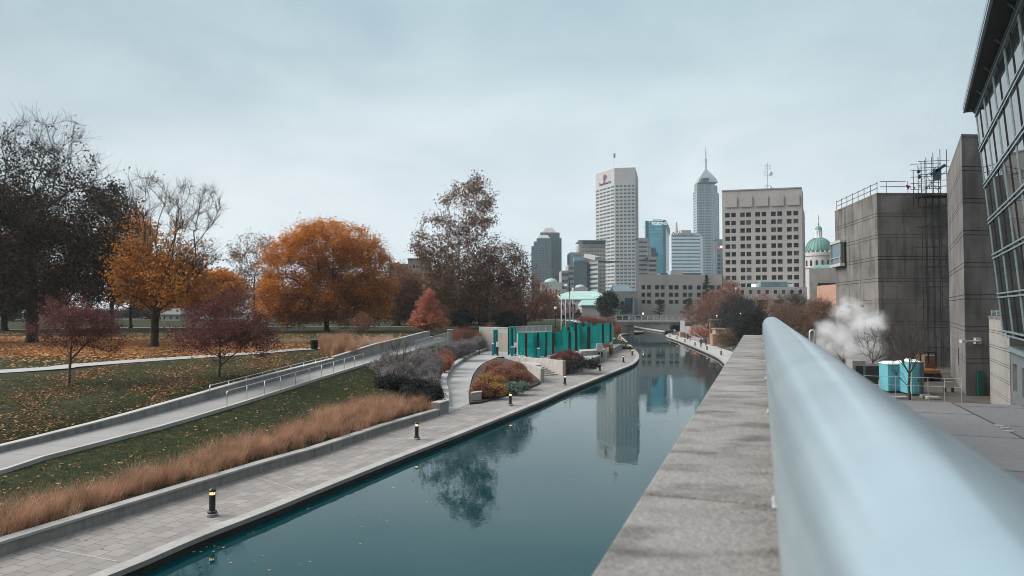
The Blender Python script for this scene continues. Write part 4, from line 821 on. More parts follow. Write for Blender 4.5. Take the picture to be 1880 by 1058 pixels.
# projecting glazed bay
a_, b_ = Vector(Q(1533.5, 85.8)), Vector(Q(1552.5, 81.5)); dv = (b_ - a_).normalized(); nn = Vector((dv.y, -dv.x)); za, zb = ZD(490, 83.5), ZD(443, 83.5)
m = MB(); m.prism([a_, b_, b_ + nn * .55, a_ + nn * .55], za, za + .35); m.prism([a_, b_, b_ + nn * .55, a_ + nn * .55], zb - .3, zb)
for u in (0, .93): q = a_.lerp(b_, u); m.prism([q, q + dv * .1, q + dv * .1 + nn * .55, q + nn * .55], za + .35, zb - .3)
m.prism([a_ + nn * .47, b_ + nn * .47, b_ + nn * .55, a_ + nn * .55], ZD(474, 83), ZD(472.8, 83)); bw = m.build('window_bay', M['white_pre'], mus)
m = MB(); m.prism([a_ + nn * .25, b_ + nn * .25, b_ + nn * .4, a_ + nn * .4], za + .36, zb - .31); m.build('pane', M['winT'], bw)
for px, py in ((1563, 563), (1588, 562), (1549, 571)):
    q = (px - 1535) / 78; p = kL.lerp(k1, q); n_ = Vector(((k1 - kL).y, -(k1 - kL).x)).normalized(); z = ZD(py, p.y); m = MB(); m.tube([(p.x - n_.x * .05, p.y - n_.y * .05, z), (p.x + n_.x * .3, p.y + n_.y * .3, z)], .18, 10); m.build('wall_vent', M['dark'], mus)
# second, nearer block
c2_, l2, r2_ = Vector(Q(1771, 48.6)), Vector(Q(1743, 63.7)), Vector(Q(1862, 48.9)); z1 = ZD(251, 48.6)
jz = [ZD(306.5 + 58.9 * i, 48.6) for i in range(7)]; jz = [v for z in jz for v in (z, z - .3)]
mus2 = cblock('concrete_stair_tower', 'tall narrow raw concrete tower standing against the leaning glass wall', [tuple(l2), tuple(c2_), tuple(r2_), tuple(r2_ + Vector((6, 14))), tuple(l2 + Vector((6, 2)))], 1.2, z1, jz, M['museum'])
dv = (c2_ - l2).normalized(); nn = Vector((dv.y, -dv.x)); q = l2.lerp(c2_, .62)
m = MB(); m.prism([q - nn * .05, q + dv * .22 - nn * .05, q + dv * .22 + nn * .03, q + nn * .03], ZD(674, 53), ZD(640, 53)); m.build('slot_window', M['winD'], mus2)
m = MB(); m.box(XD(1792.5, 48.5), XD(1802.5, 48.5), 48.48, 48.62, 1.3, ZD(682, 48.5)); m.build('green_door', plain('green_door_paint', (.01, .09, .07), .4), mus2)
m = MB(); p = D(1772, 627, 48.3); m.tube([p, p + Vector((1.0, 0, .02))], .05, 6); m.box(p.x - .35, p.x, p.y - .2, p.y + .1, p.z - .1, p.z + .12); q_ = D(1795, 626, 48.45); m.box(q_.x - .2, q_.x + .2, 48.35, 48.6, q_.z - .22, q_.z + .22); m.build('wall_lamp', M['white_pre'], mus2)
# annex wall
a_, b_ = Vector(Q(1815, 45)), Vector(Q(1852, 38.5)); jz = []
for y_ in (606, 632.5, 658, 684, 712): z = ZD(y_, 45); jz += [z, z - .14]
anx = cblock('concrete_annex', 'low stained concrete annex with slanting joints below the glass wall', [tuple(a_), tuple(b_), tuple(b_ + Vector((5, 4))), tuple(a_ + Vector((5, 3)))], 1.2, ZD(585, 45), jz, M['museumlight'], gap=.04)
m = MB(); e0, e1 = D(1821, 585, 44.5), D(1853, 585, 38.9); zt2 = ZD(585, 45) + .18
for dz in (.2, .34, .48, .62): m.beam((e0.x, e0.y, zt2 + dz * .6), (e1.x, e1.y, zt2 + dz * .6), .04, .03)
for u in (0, .33, .66, 1): q = e0.lerp(e1, u); m.box(q.x - .03, q.x + .03, q.y - .03, q.y + .03, zt2, zt2 + .4)
m.build('roof_railing', M['steel'], anx)

# ------------------------------------------------------------------ leaning glass wall
DIR = Vector((math.sin(R(29.5)), math.cos(R(29.5)), 0)); NRM = Vector((-DIR.y, DIR.x, 0)); C0 = Vector((XD(1857, 36), 36, 1.6))
ZT = ZD(188, 35.5); LEAN = 1.45
def W(k_, z, out_=0.0):        # point on the leaning plane: k metres toward the viewer from the far edge, height z
    f = (z - C0.z) / (ZT - C0.z); p = C0 - DIR * k_ + NRM * (LEAN * f + out_); return Vector((p.x, p.y, z))
gb = Bld('glass_museum_wing', 'tall leaning glass curtain wall with a pale steel grid under a dark projecting roof', 'building', (C0.x, C0.y, C0.z), 'steel')
KL = 24.0; sp = 3.7; zl = [ZD(y_, 35.5) for y_ in (608, 539, 466, 399.5, 331.5, 263, 195)]; zsill = zl[0] - .3
gl = glass('tinted_curtain_glass', (.012, .018, .02), .015, c2=(.02, .025, .027), spec=1.0, ior=1.75); M['curt'] = gl
for i in range(int(KL / sp * 2)):
    k0, k1_ = i * sp / 2, (i + 1) * sp / 2
    for z0, z2 in zip(zl[:-1], zl[1:]):
        raw('window', [W(k1_, z0, -.03), W(k0, z0, -.03), W(k0, z2, -.03), W(k1_, z2, -.03)], [(3, 2, 1, 0)], gl, gb.root)
m = MB()
for i in range(int(KL / sp) + 1):
    for dk in (0, .2): k_ = i * sp + dk; m.beam(W(k_, zsill, -.03), W(k_, ZT, -.03), .07, .05, up=NRM)
m.build('mullions', M['steel'], gb.root); m = MB()
for i in range(int(KL / sp)): k_ = (i + .5) * sp; m.beam(W(k_, zsill, -.02), W(k_, ZT, -.02), .045, .05, up=NRM)
m.build('glazing_bars', M['dark'], gb.root); m = MB()
for z in zl: m.beam(W(-.1, z, .0), W(KL, z, .0), .07, .08, up=NRM); m.beam(W(-.1, z - .2, .0), W(KL, z - .2, .0), .07, .08, up=NRM)
m.build('transoms', M['steel'], gb.root)
m = MB(); f0 = W(-.05, 1.3, -.25); back = -NRM * 9
m.add([W(-.1, zsill, -.2), W(-.1, ZT, -.2), W(-.1, ZT, -9), W(-.1, zsill, -9)], [(0, 1, 2, 3)]); m.add([W(KL, 1.2, -.2), W(KL, ZT, -.2), W(KL, ZT, -9), W(KL, 1.2, -9)], [(3, 2, 1, 0)]); m.add([W(-.1, 1.2, -9), W(-.1, ZT, -9), W(KL, ZT, -9), W(KL, 1.2, -9)], [(0, 1, 2, 3)]); m.build('end_wall', M['steel'], gb.root)
m = MB(); dk_ = plain('roof_soffit', (.02, .02, .022), .7)
ov = .38; pts = [W(-.6, ZT, ov), W(KL, ZT, ov + .5), W(KL, ZT, -9), W(-1.0, ZT, -9)]; m.prism([p[:2] for p in pts], ZT, ZT + .35); m.build('roof_slab', dk_, gb.root)
m = MB(); e0 = W(-.65, ZT, ov + .05); e1 = W(KL, ZT, ov + .55); m.beam(e0 + Vector((0, 0, .32)), e1 + Vector((0, 0, .32)), .12, .28); m.beam(e0 + Vector((0, 0, .05)), e1 + Vector((0, 0, .05)), .10, .12); m.build('fascia', M['steel'], gb.root)
# struts under the eave
for i in range(6):
    m = MB(); k_ = i * sp + .1; m.beam(W(k_, ZT - .3, .0), W(k_, ZT, ov * .6), .05, .05, up=NRM); m.build('eave_strut', M['steel'], gb.root)
# solid base storey with openings
m = MB(); base_m = plain('dark_grey_cladding', (.13, .145, .15), .5)
lo = lambda k_, z, o_=0: Vector((C0.x - DIR.x * k_ + NRM.x * o_, C0.y - DIR.y * k_ + NRM.y * o_, z))
B2 = Bld.__new__(Bld); B2.root = gb.root; B2.wall = base_m; B2.mb = MB(); B2.w = []; B2.pane = 'winD'
zb_ = ZD(640, 36); B2.face(lo(0, 0, .1), lo(KL, 0, .1), 1.2, zb_, even(8, .5), [(.12, .42), (.55, .85)], .25); B2.done(20); m = MB()
m.prism([lo(0, 0, .0)[:2], lo(KL, 0, .0)[:2], lo(KL, 0, -.6)[:2], lo(0, 0, -.6)[:2]], zb_, zsill); m.build('spandrel', M['winD'], gb.root); m = MB(); m.beam(lo(-.1, zb_, .15), lo(KL, zb_, .15), .25, .2); m.build('sill_beam', M['steel'], gb.root)
gb.done()
# ------------------------------------------------------------------ vectorised wood and leaves
def tubes(P0, P1, R0, R1, k):
    P0, P1 = np.asarray(P0), np.asarray(P1); d = P1 - P0; Ld = np.linalg.norm(d, axis=1, keepdims=True) + 1e-9; d = d / Ld
    ref = np.where(np.abs(d[:, 2:3]) > .8, np.array([[1., 0, 0]]), np.array([[0, 0, 1.]])); u = np.cross(d, ref); u /= np.linalg.norm(u, axis=1, keepdims=True) + 1e-9; v = np.cross(d, u)
    n = len(P0); a = np.arange(k) * 2 * np.pi / k; ring = u[:, None, :] * np.cos(a)[None, :, None] + v[:, None, :] * np.sin(a)[None, :, None]
    V = np.concatenate([P0[:, None, :] + ring * np.asarray(R0)[:, None, None], P1[:, None, :] + ring * np.asarray(R1)[:, None, None]], axis=1).reshape(-1, 3)
    j = np.arange(k); f = np.stack([j, (j + 1) % k, (j + 1) % k + k, j + k], axis=1); Fq = (np.arange(n)[:, None, None] * 2 * k + f[None]).reshape(-1, 4); return V, Fq
def leafquads(C, size, flat_=0.0, asp=.62, g=rng):
    """little folded leaf clumps: one kite each, turned at random"""
    n = len(C); a = g.normal(size=(n, 3)); a /= np.linalg.norm(a, axis=1, keepdims=True); b_ = g.normal(size=(n, 3)); b_[:, 2] *= (1 - flat_); a[:, 2] *= (1 - flat_)
    b_ -= a * (a * b_).sum(1, keepdims=True); b_ /= np.linalg.norm(b_, axis=1, keepdims=True) + 1e-9; s = (size * g.uniform(.6, 1.35, n))[:, None]
    V = np.stack([C - a * s * .5, C + b_ * s * asp * .5 - a * s * .08, C + a * s * .5, C - b_ * s * asp * .5 - a * s * .08], axis=1).reshape(-1, 3)
    return V, np.arange(4 * n).reshape(n, 4)
def join(parts):
    V, Fq, mi, o = [], [], [], 0
    for v, f, m_ in parts:
        if len(v) == 0: continue
        V.append(v); Fq.append(f + o); mi.append(np.full(len(f), m_)); o += len(v)
    return np.concatenate(V), np.concatenate(Fq), np.concatenate(mi)
def sample_blobs(blobs, n, g, shell=.55, clump=0):
    wts = np.array([b_[3] * b_[4] * b_[5] for b_ in blobs]) ** .8; idx = g.choice(len(blobs), n, p=wts / wts.sum()); B_ = np.array([b_[:6] for b_ in blobs])[idx]
    d = g.normal(size=(n, 3)); d /= np.linalg.norm(d, axis=1, keepdims=True); r_ = g.uniform(0, 1, n) ** (1 / 3 * (1 - shell) + .02)
    return B_[:, :3] + d * r_[:, None] * B_[:, 3:6]
def skeleton(trunk, targets, bf=.35, maxlink=None):
    """greedy minimum-path tree from the trunk nodes through the targets"""
    nodes_ = [np.array(p, float) for p in trunk]; par = [i - 1 for i in range(len(trunk))]; pl = [0.0]
    for i in range(1, len(trunk)): pl.append(pl[-1] + np.linalg.norm(nodes_[i] - nodes_[i - 1]))
    T = np.asarray(targets); n = len(T); best = np.full(n, 1e9); bi = np.zeros(n, int); dist = np.zeros(n); done = np.zeros(n, bool)
    def upd(i):
        d = np.linalg.norm(T - nodes_[i], axis=1); c_ = d + bf * pl[i]; k = c_ < best; best[k] = c_[k]; bi[k] = i; dist[k] = d[k]
    t0 = int(len(trunk) * .45) if len(trunk) > 4 else 1
    for i in range(t0, len(trunk)): upd(i)
    for _ in range(n):
        c_ = np.where(done, 1e9, best); j = int(np.argmin(c_)); done[j] = True; p = bi[j]; L_ = dist[j]; cur = p
        segs = max(1, int(L_ / 1.6))
        for s_ in range(1, segs + 1):
            f = s_ / segs; q = nodes_[p] * (1 - f) + T[j] * f
            if s_ < segs: q = q + rng.normal(size=3) * .05 * L_
            nodes_.append(q); par.append(cur); pl.append(pl[cur] + np.linalg.norm(q - nodes_[cur])); cur = len(nodes_) - 1
        upd(cur)
    return np.array(nodes_), np.array(par)
def radii(par, tip, trunk_r, n_trunk, ex=2.3):
    n = len(par); cnt = np.zeros(n); ch = np.zeros(n, int)
    for i in range(n): 
        if par[i] >= 0: ch[par[i]] += 1
    acc = np.where(ch == 0, 1.0, 0.0)
    for i in range(n - 1, 0, -1):
        if par[i] >= 0: acc[par[i]] += acc[i]
    r_ = tip * acc ** (1 / ex); s = trunk_r / r_[0]
    f = np.clip((r_ - tip) / (r_[0] - tip + 1e-9), 0, 1); return r_ * (1 + (s - 1) * f), ch
def tree(name, label, cat, base, trunk_h, trunk_r, blobs, n, leafm=None, nleaf=0, leaf=.3, sig=.6, tip=.014, twigs=4, twig_len=.8, bark='bark', twigm='twig', bf=.35, shell=.5,
         lean=(0, 0), seed=1, flatl=0.0, group=None, twig_up=.25, leafsel=1.0, droop=0.0, top=None, fork=None, leaffrom=None):
    global rng
    save = rng; rng = g = np.random.default_rng(seed); k_ = max(3, int(trunk_h / 1.2)); tz = np.linspace(0, trunk_h, k_ + 1)
    trunk = [(lean[0] * (z / trunk_h) ** 1.5 + .06 * math.sin(z * 1.3 + seed) * (z > 0), lean[1] * (z / trunk_h) ** 1.5 + .05 * math.cos(z + seed) * (z > 0), z) for z in tz]
    T = sample_blobs(blobs, n, g, shell); T = T[T[:, 2] > .25]
    nd, par = skeleton(trunk, T, bf); rad, ch = radii(par, tip, trunk_r, len(trunk))
    if droop: pass
    root = thing(name, label, cat, base, group); base = np.array(base, float)
    i = np.arange(1, len(nd)); p = par[i]; r0 = np.minimum(rad[p], rad[i] * 1.6); r0[p < len(trunk)] = np.minimum(rad[p], rad[i] * 1.35)[p < len(trunk)]
    tr = i < len(trunk); r0[tr] = rad[p][tr]; big = rad[i] > .07; parts = []
    if big.any(): v, f = tubes(nd[p[big]], nd[i[big]], r0[big], rad[i][big], 8); parts.append((v, f, 0))
    # flare at the foot
    v, f = tubes([[0, 0, -.3]], [[0, 0, .55]], [trunk_r * 1.65], [trunk_r * 1.0], 10); parts.append((v, f, 0))
    v, f, mi = join(parts); raw('trunk', v + base, f, M[bark], root, smooth=True)
    parts = []; sm = ~big
    if sm.any(): v, f = tubes(nd[p[sm]], nd[i[sm]], r0[sm], rad[i][sm], 4); parts.append((v, f, 0))
    cand = np.where(rad < .05)[0]; cand = cand[cand >= len(trunk)]
    if twigs and len(cand):
        c_ = np.repeat(cand, twigs); d0 = nd[c_] - nd[par[c_]]; d0 /= np.linalg.norm(d0, axis=1, keepdims=True) + 1e-9; dr = d0 + g.normal(size=(len(c_), 3)) * .65; dr[:, 2] += twig_up; dr /= np.linalg.norm(dr, axis=1, keepdims=True)
        f_ = g.uniform(0, 1, len(c_))[:, None]; s_ = nd[c_] * f_ + nd[par[c_]] * (1 - f_); L_ = (twig_len * g.uniform(.4, 1.3, len(c_)))[:, None]; m1 = s_ + dr * L_ * .5
        dr2 = dr + g.normal(size=dr.shape) * .25; dr2[:, 2] += twig_up * .4; m2 = m1 + dr2 * L_ * .5
        v, f = tubes(s_, m1, np.full(len(c_), tip), np.full(len(c_), tip * .75), 3); parts.append((v, f, 0)); v, f = tubes(m1, m2, np.full(len(c_), tip * .75), np.full(len(c_), tip * .35), 3); parts.append((v, f, 0)); ends = np.concatenate([m1, m2])
        # side sprigs
        dr3 = dr + g.normal(size=dr.shape) * .7; m3 = m1 + dr3 * L_ * .35; v, f = tubes(m1, m3, np.full(len(c_), tip * .6), np.full(len(c_), tip * .3), 3); parts.append((v, f, 0))
    else: ends = nd[cand] if len(cand) else nd[len(trunk):]
    mats = [M[twigm]]
    if nleaf:
        # leaves gather in clumps so that the crown has gaps, light and dark pieces
        src = ends
        if leaffrom is not None:
            q_ = leaffrom(ends); src = ends[q_ if q_.dtype == bool else g.uniform(size=len(ends)) < q_]
        if leafsel < 1: src = src[g.uniform(size=len(src)) < leafsel]
        cc = src[g.integers(0, len(src), nleaf)]; C = cc + g.normal(size=(nleaf, 3)) * sig * np.array([1, 1, .7]); v, f = leafquads(C, leaf, flatl, g=g); parts.append((v, f, 1)); mats.append(M[leafm] if isinstance(leafm, str) else leafm)
    v, f, mi = join(parts); raw('crown', v + base, f, mats, root, mi=mi); rng = save; return root
def rgb(*a): return [tuple(x) for x in a]
M['l_orange'] = leafmat('orange_maple_leaves', rgb((.46, .15, .03), (.66, .26, .045), (.76, .37, .08), (.58, .20, .03), (.40, .20, .04)), .35, patch=.35, patchcol=(.7, .62, .55))
M['l_amber'] = leafmat('amber_leaves', rgb((.44, .16, .03), (.58, .25, .05), (.64, .34, .09), (.40, .13, .04)), .35, patch=.3, patchcol=(.7, .62, .5))
M['l_darkbrown'] = leafmat('dark_oak_leaves', rgb((.018, .015, .011), (.032, .023, .014), (.10, .05, .022), (.015, .014, .011)), .15)
M['l_brown'] = leafmat('brown_leaves', rgb((.16, .09, .06), (.24, .14, .085), (.30, .19, .12), (.10, .065, .05)), .3)
M['l_sycamore'] = leafmat('sycamore_leaves', rgb((.07, .045, .032), (.17, .095, .055), (.28, .14, .08), (.05, .04, .034)), .2)
M['l_burg'] = leafmat('burgundy_leaves', rgb((.10, .028, .028), (.15, .038, .04), (.20, .065, .055), (.07, .026, .026)), .25)
M['l_red'] = leafmat('rusty_red_leaves', rgb((.34, .11, .065), (.46, .17, .10), (.54, .23, .15), (.26, .085, .055)), .3)
M['l_rusty'] = leafmat('rust_brown_leaves', rgb((.20, .085, .055), (.28, .12, .075), (.33, .16, .10), (.13, .065, .05)), .25)
M['l_green'] = leafmat('dark_evergreen_needles', rgb((.012, .022, .014), (.02, .034, .02), (.03, .045, .026), (.012, .018, .013)), .05)
M['l_yew'] = leafmat('yew_needles', rgb((.022, .026, .024), (.03, .032, .03), (.04, .04, .036), (.018, .02, .02)), .05)
M['l_greypurple'] = leafmat('grey_lavender_foliage', rgb((.17, .155, .155), (.25, .23, .23), (.33, .305, .30), (.12, .105, .105)), .15)
M['l_gold'] = leafmat('golden_shrub_leaves', rgb((.32, .15, .05), (.38, .20, .05), (.24, .17, .06), (.30, .09, .04)), .25)
M['l_mint'] = leafmat('blue_green_groundcover', rgb((.10, .17, .12), (.15, .23, .17), (.08, .13, .09), (.19, .26, .20)), .1)
M['l_pinkbrown'] = leafmat('pinkish_brown_twiggery', rgb((.30, .13, .09), (.38, .18, .13), (.22, .10, .07), (.15, .07, .055)), .2)
M['t_red'] = plain('red_twigs', (.16, .06, .05), .8); M['t_grey'] = plain('grey_twigs', (.19, .165, .165), .85); M['t_brown'] = plain('brown_twigs', (.13, .09, .075), .85)

def crownat(px0, px1, py0, py1, d, bz, bpx):
    """ellipsoid (relative to a tree base) covering the given image box at depth d"""
    a, b_ = D(px0, (py0 + py1) / 2, d), D(px1, (py0 + py1) / 2, d); zt_, zb_ = ZD(py0, d), ZD(py1, d); bx = D(bpx, 565, d).x
    return ((a.x + b_.x) / 2 - bx, 0, (zt_ + zb_) / 2 - bz, (b_.x - a.x) / 2, (b_.x - a.x) / 2, (zt_ - zb_) / 2)
def blobset(d, bz, bpx, boxes): return [crownat(*b_, d, bz, bpx) for b_ in boxes]
def based(px, py): return P(px, py)
def tr(name, label, cat, px, py, boxes, n, th, r_, depth=None, baseline=None, **k):
    b_ = P(px, py) if depth is None else Vector((D(px, 565, depth).x, depth, baseline if baseline is not None else 4.2))
    return tree(name, label, cat, tuple(b_), th, r_, blobset(b_.y, b_.z, px, boxes), n, **k)

# ------------------------------------------------------------------ park trees
tr('maple_tree', 'broad orange maple with a dense domed crown in the middle of the lawn', 'tree', 600, 609, [(520, 690, 412, 500), (480, 600, 440, 560), (590, 716, 445, 565), (475, 570, 500, 590), (560, 660, 500, 592), (640, 722, 500, 590), (560, 640, 408, 470), (470, 540, 545, 596), (520, 610, 545, 598), (600, 690, 550, 600), (540, 660, 520, 580)], 1000, 6.5, .42,
   leafm='l_orange', nleaf=110000, leaf=.36, sig=.55, leafsel=.75, twigs=3, twig_len=1.3, seed=3, shell=.6, tip=.02, flatl=.55)
tr('oak_tree', 'huge dark oak with thin brown leaves filling the upper left of the park', 'tree', 58, 630, [(-140, 110, 235, 420), (20, 175, 215, 330), (60, 215, 330, 470), (-80, 190, 400, 560), (-160, 60, 330, 560), (90, 200, 270, 350)], 800, 12, .62,
   leafm='l_darkbrown', nleaf=50000, leaf=.30, sig=.55, twigs=6, twig_len=2.0, bf=.45, twig_up=.45, seed=5, shell=.45, tip=.02, leaffrom=lambda e_: np.clip(1.15 - (e_[:, 2] + .6 * np.clip(e_[:, 0], 0, 30) - 12) / 11, .03, 1))
tr('oak_tree', 'dark bare-topped oak standing behind the huge dark one at the left border', 'tree', 8, 607, [(-120, 90, 340, 470), (-100, 120, 430, 580)], 300, 10, .5, leafm='l_darkbrown', nleaf=22000, leaf=.5, sig=.9, twigs=3, twig_len=1.6, seed=15, tip=.025)
tr('oak_tree', 'smaller dark oak between the huge dark one and the forked orange tree', 'tree', 205, 607, [(110, 245, 360, 470), (120, 250, 440, 560), (170, 235, 340, 400)], 380, 9, .35, leafm='l_darkbrown', nleaf=13000, leaf=.42, sig=.6, twigs=4, twig_len=1.5, seed=25, tip=.022)
# forked tree: bare tall tops over an orange skirt
tr('forked_tree', 'forked tree with bare twiggy tops above amber leaves near the path', 'tree', 283, 637, [(225, 310, 322, 405), (310, 405, 335, 430), (235, 285, 380, 500), (300, 372, 400, 520), (330, 400, 440, 500), (215, 300, 440, 560), (270, 390, 480, 565)], 640, 7.5, .42,
   leafm='l_amber', nleaf=13000, leaf=.30, sig=.5, twigs=6, twig_len=1.2, seed=7, tip=.015, bf=.6, shell=.5, lean=(.5, 0), leaffrom=lambda e_: np.clip(1.25 - (e_[:, 2] - 4) / 8.5, .003, 1) * np.clip(1.0 - (e_[:, 0] - 1) / 6, .10, 1), twig_up=.55)
tr('amber_tree', 'amber leaved tree filling in behind the forked tree', 'tree', 240, 603, [(195, 285, 395, 500), (175, 250, 440, 560), (250, 340, 470, 570), (320, 400, 500, 575), (215, 270, 385, 440), (280, 330, 440, 520)], 420, 6, .3, leafm='l_amber', nleaf=22000, leaf=.42, sig=.7, twigs=3, seed=8, tip=.022)
tr('amber_tree', 'low amber tree behind the burgundy tree on the right of the path', 'tree', 395, 603, [(350, 440, 500, 575)], 200, 4, .25, leafm='l_orange', nleaf=14000, leaf=.5, sig=.6, twigs=3, seed=9, tip=.022)
tr('burgundy_tree', 'small burgundy tree with a pale trunk on the leafy slope at the left', 'tree', 127, 705, [(60, 220, 575, 620), (80, 150, 545, 600), (120, 215, 560, 625), (70, 140, 600, 640), (140, 232, 600, 650)], 260, 2.4, .085,
   leafm='l_burg', nleaf=9500, leaf=.13, sig=.17, twigs=5, twig_len=.55, seed=11, tip=.007, bark='bark2', shell=.4, flatl=.3, bf=.6)
tr('burgundy_tree', 'small burgundy tree whose round crown hangs over the path by the ramp', 'tree', 402, 692, [(312, 500, 590, 635), (370, 450, 522, 590), (340, 490, 555, 625), (430, 515, 605, 655), (318, 400, 610, 650)], 330, 2.2, .095,
   leafm='l_burg', nleaf=14500, leaf=.14, sig=.19, twigs=5, twig_len=.6, seed=12, tip=.008, bark='bark2', shell=.4, flatl=.3, bf=.6)
tr('thin_brown_tree', 'thin grey-brown tree rising between the burgundy and the orange maple crowns', 'tree', 466, 600, [(420, 510, 430, 520), (435, 505, 490, 570)], 220, 9, .25, leafm='l_brown', nleaf=5200, leaf=.32, sig=.5, twigs=5, twig_len=1.3, seed=13, tip=.02)
tr('thin_brown_tree', 'slight brown tree showing over the right shoulder of the orange maple', 'tree', 695, 600, [(665, 722, 455, 540)], 120, 9, .2, leafm='l_brown', nleaf=3000, leaf=.32, sig=.5, twigs=5, twig_len=1.2, seed=14, tip=.02)
tr('cypress_tree', 'rusty red conical tree with low skirts beside the ramp top', 'tree', 782, 616, [(772, 796, 530, 562), (765, 805, 545, 580), (757, 815, 565, 596), (752, 824, 578, 606)], 260, 6.0, .10, leafm='l_red', nleaf=17000, leaf=.2, sig=.2, twigs=3, twig_len=.4, seed=16, tip=.008, twig_up=-.05, flatl=.3)
tr('young_tree', 'thin young tree with reddish leaves standing before the broad orange maple', 'tree', 666, 624, [(648, 684, 578, 606)], 70, 1.8, .05, leafm='l_rusty', nleaf=1400, leaf=.16, sig=.2, twigs=4, twig_len=.5, seed=17, tip=.008)
tr('sycamore_tree', 'tall sparse sycamore with a pale forked trunk and clustered brown leaves', 'tree', 842, 603, [(805, 912, 332, 440), (762, 850, 390, 520), (768, 900, 430, 560), (830, 920, 400, 520), (780, 900, 470, 590), (850, 900, 326, 390), (757, 810, 425, 500), (780, 850, 480, 560)], 700, 16, .48,
   leafm='l_sycamore', nleaf=23000, leaf=.38, sig=.55, twigs=5, twig_len=1.4, seed=18, tip=.024, bark='barkpale', twigm='t_brown', shell=.45, leafsel=.9)
tr('sycamore_tree', 'lower spreading sycamore leaning right beside the tall sparse one', 'tree', 900, 603, [(880, 975, 445, 540), (850, 950, 470, 590), (920, 972, 470, 560)], 420, 10, .36,
   leafm='l_sycamore', nleaf=10500, leaf=.36, sig=.55, twigs=5, twig_len=1.3, seed=19, tip=.024, bark='barkpale', twigm='t_brown', shell=.45, leafsel=.4)
tr('brown_tree', 'bare brown vase-shaped tree behind the plaza glass walls', 'tree', 965, 600, [(925, 1012, 505, 575), (940, 1020, 540, 590), (915, 960, 530, 590)], 420, 3.2, .3, leafm='l_rusty', nleaf=8500, leaf=.26, sig=.4, twigs=6, twig_len=1.1, seed=20, tip=.018, bf=.7)
tr('brown_tree', 'dense brown leafed tree between the orange maple and the red cone', 'tree', 733, 598, [(700, 770, 485, 590), (690, 760, 520, 595)], 330, 7, .3, leafm='l_rusty', nleaf=17000, leaf=.42, sig=.6, twigs=3, twig_len=1.2, seed=21, tip=.024)
tr('brown_tree', 'olive brown tree filling in behind the red conical tree', 'tree', 800, 597, [(765, 850, 500, 595), (745, 800, 520, 590)], 330, 7, .3, leafm='l_brown', nleaf=17000, leaf=.42, sig=.6, twigs=3, twig_len=1.2, seed=22, tip=.024)
tr('brown_tree', 'dark brown tree filling in behind the two sycamores', 'tree', 880, 596, [(840, 960, 520, 595)], 300, 6, .3, leafm='l_sycamore', nleaf=17000, leaf=.45, sig=.7, twigs=3, twig_len=1.2, seed=23, tip=.024)
for i, (px, py, bx, lab, sd_) in enumerate(((846, 604, [(825, 868, 570, 603)], 'low dark yew mound beside the red conical tree', 31), (935, 603, [(905, 962, 574, 602)], 'low dark yew mound beneath the brown vase-shaped tree', 32))):
    tr('yew_shrub', lab, 'shrub', px, py, bx, 120, .8, .1, leafm='l_yew', nleaf=9000, leaf=.22, sig=.3, twigs=2, twig_len=.4, seed=sd_, tip=.012)
# belt of trees beyond the park road, each its own
belt = [(20, 470, 'l_darkbrown', 'dark'), (75, 500, 'l_brown', 'brown'), (130, 490, 'l_rusty', 'rusty'), (330, 520, 'l_rusty', 'rusty'), (420, 505, 'l_brown', 'brown'), (500, 520, 'l_rusty', 'rusty'), (560, 525, 'l_brown', 'brown'),
        (640, 505, 'l_brown', 'brown'), (700, 520, 'l_rusty', 'rusty'), (770, 515, 'l_brown', 'brown'), (830, 530, 'l_rusty', 'rusty'), (905, 535, 'l_brown', 'brown'), (1000, 540, 'l_rusty', 'rusty'), (275, 530, 'l_darkbrown', 'dark')]
spots_ = ['behind the oak at the far left', 'left of the small burgundy tree', 'behind the small burgundy tree', 'under the bare tops of the forked tree', 'over the right-hand burgundy tree', 'at the left edge of the orange maple', 'behind the trunk side of the orange maple',
          'behind the right half of the orange maple', 'right of the orange maple', 'behind the red conical tree', 'left of the sycamore trunks', 'between the sycamore crowns', 'beside the flagpoles', 'behind the forked tree trunk']
for i, (px, yt, lm, cn) in enumerate(belt):
    d = 200 + (i * 37) % 45; r0_ = 26 + (i * 13) % 14
    tr('distant_tree', '%s round tree of the far belt, %s' % (cn, spots_[i]), 'tree', px, 590, [(px - r0_, px + r0_, yt, yt + 52), (px - r0_ - 6, px + r0_ + 4, yt + 22, 590)], 130, 4.5, .25, depth=d, baseline=4.2, leafm=lm, nleaf=5200, leaf=.75, sig=1.0, twigs=3, twig_len=1.6, seed=40 + i, tip=.04, group='belt of far park trees')
for i, (px, lab) in enumerate(((175, 'dark hedge mass low behind the small burgundy tree'), (560, 'dark hedge mass low behind the orange maple trunk'), (860, 'dark hedge mass low behind the sycamores'), (1010, 'low hedge left of the domed museum'))):
    tr('hedge', lab, 'hedge', px, 592, [(px - 75, px + 75, 571, 590)], 120, .8, .1, depth=250, baseline=4.2, leafm='l_yew', nleaf=7000, leaf=.7, sig=.9, twigs=2, twig_len=.8, seed=60 + i, tip=.03)

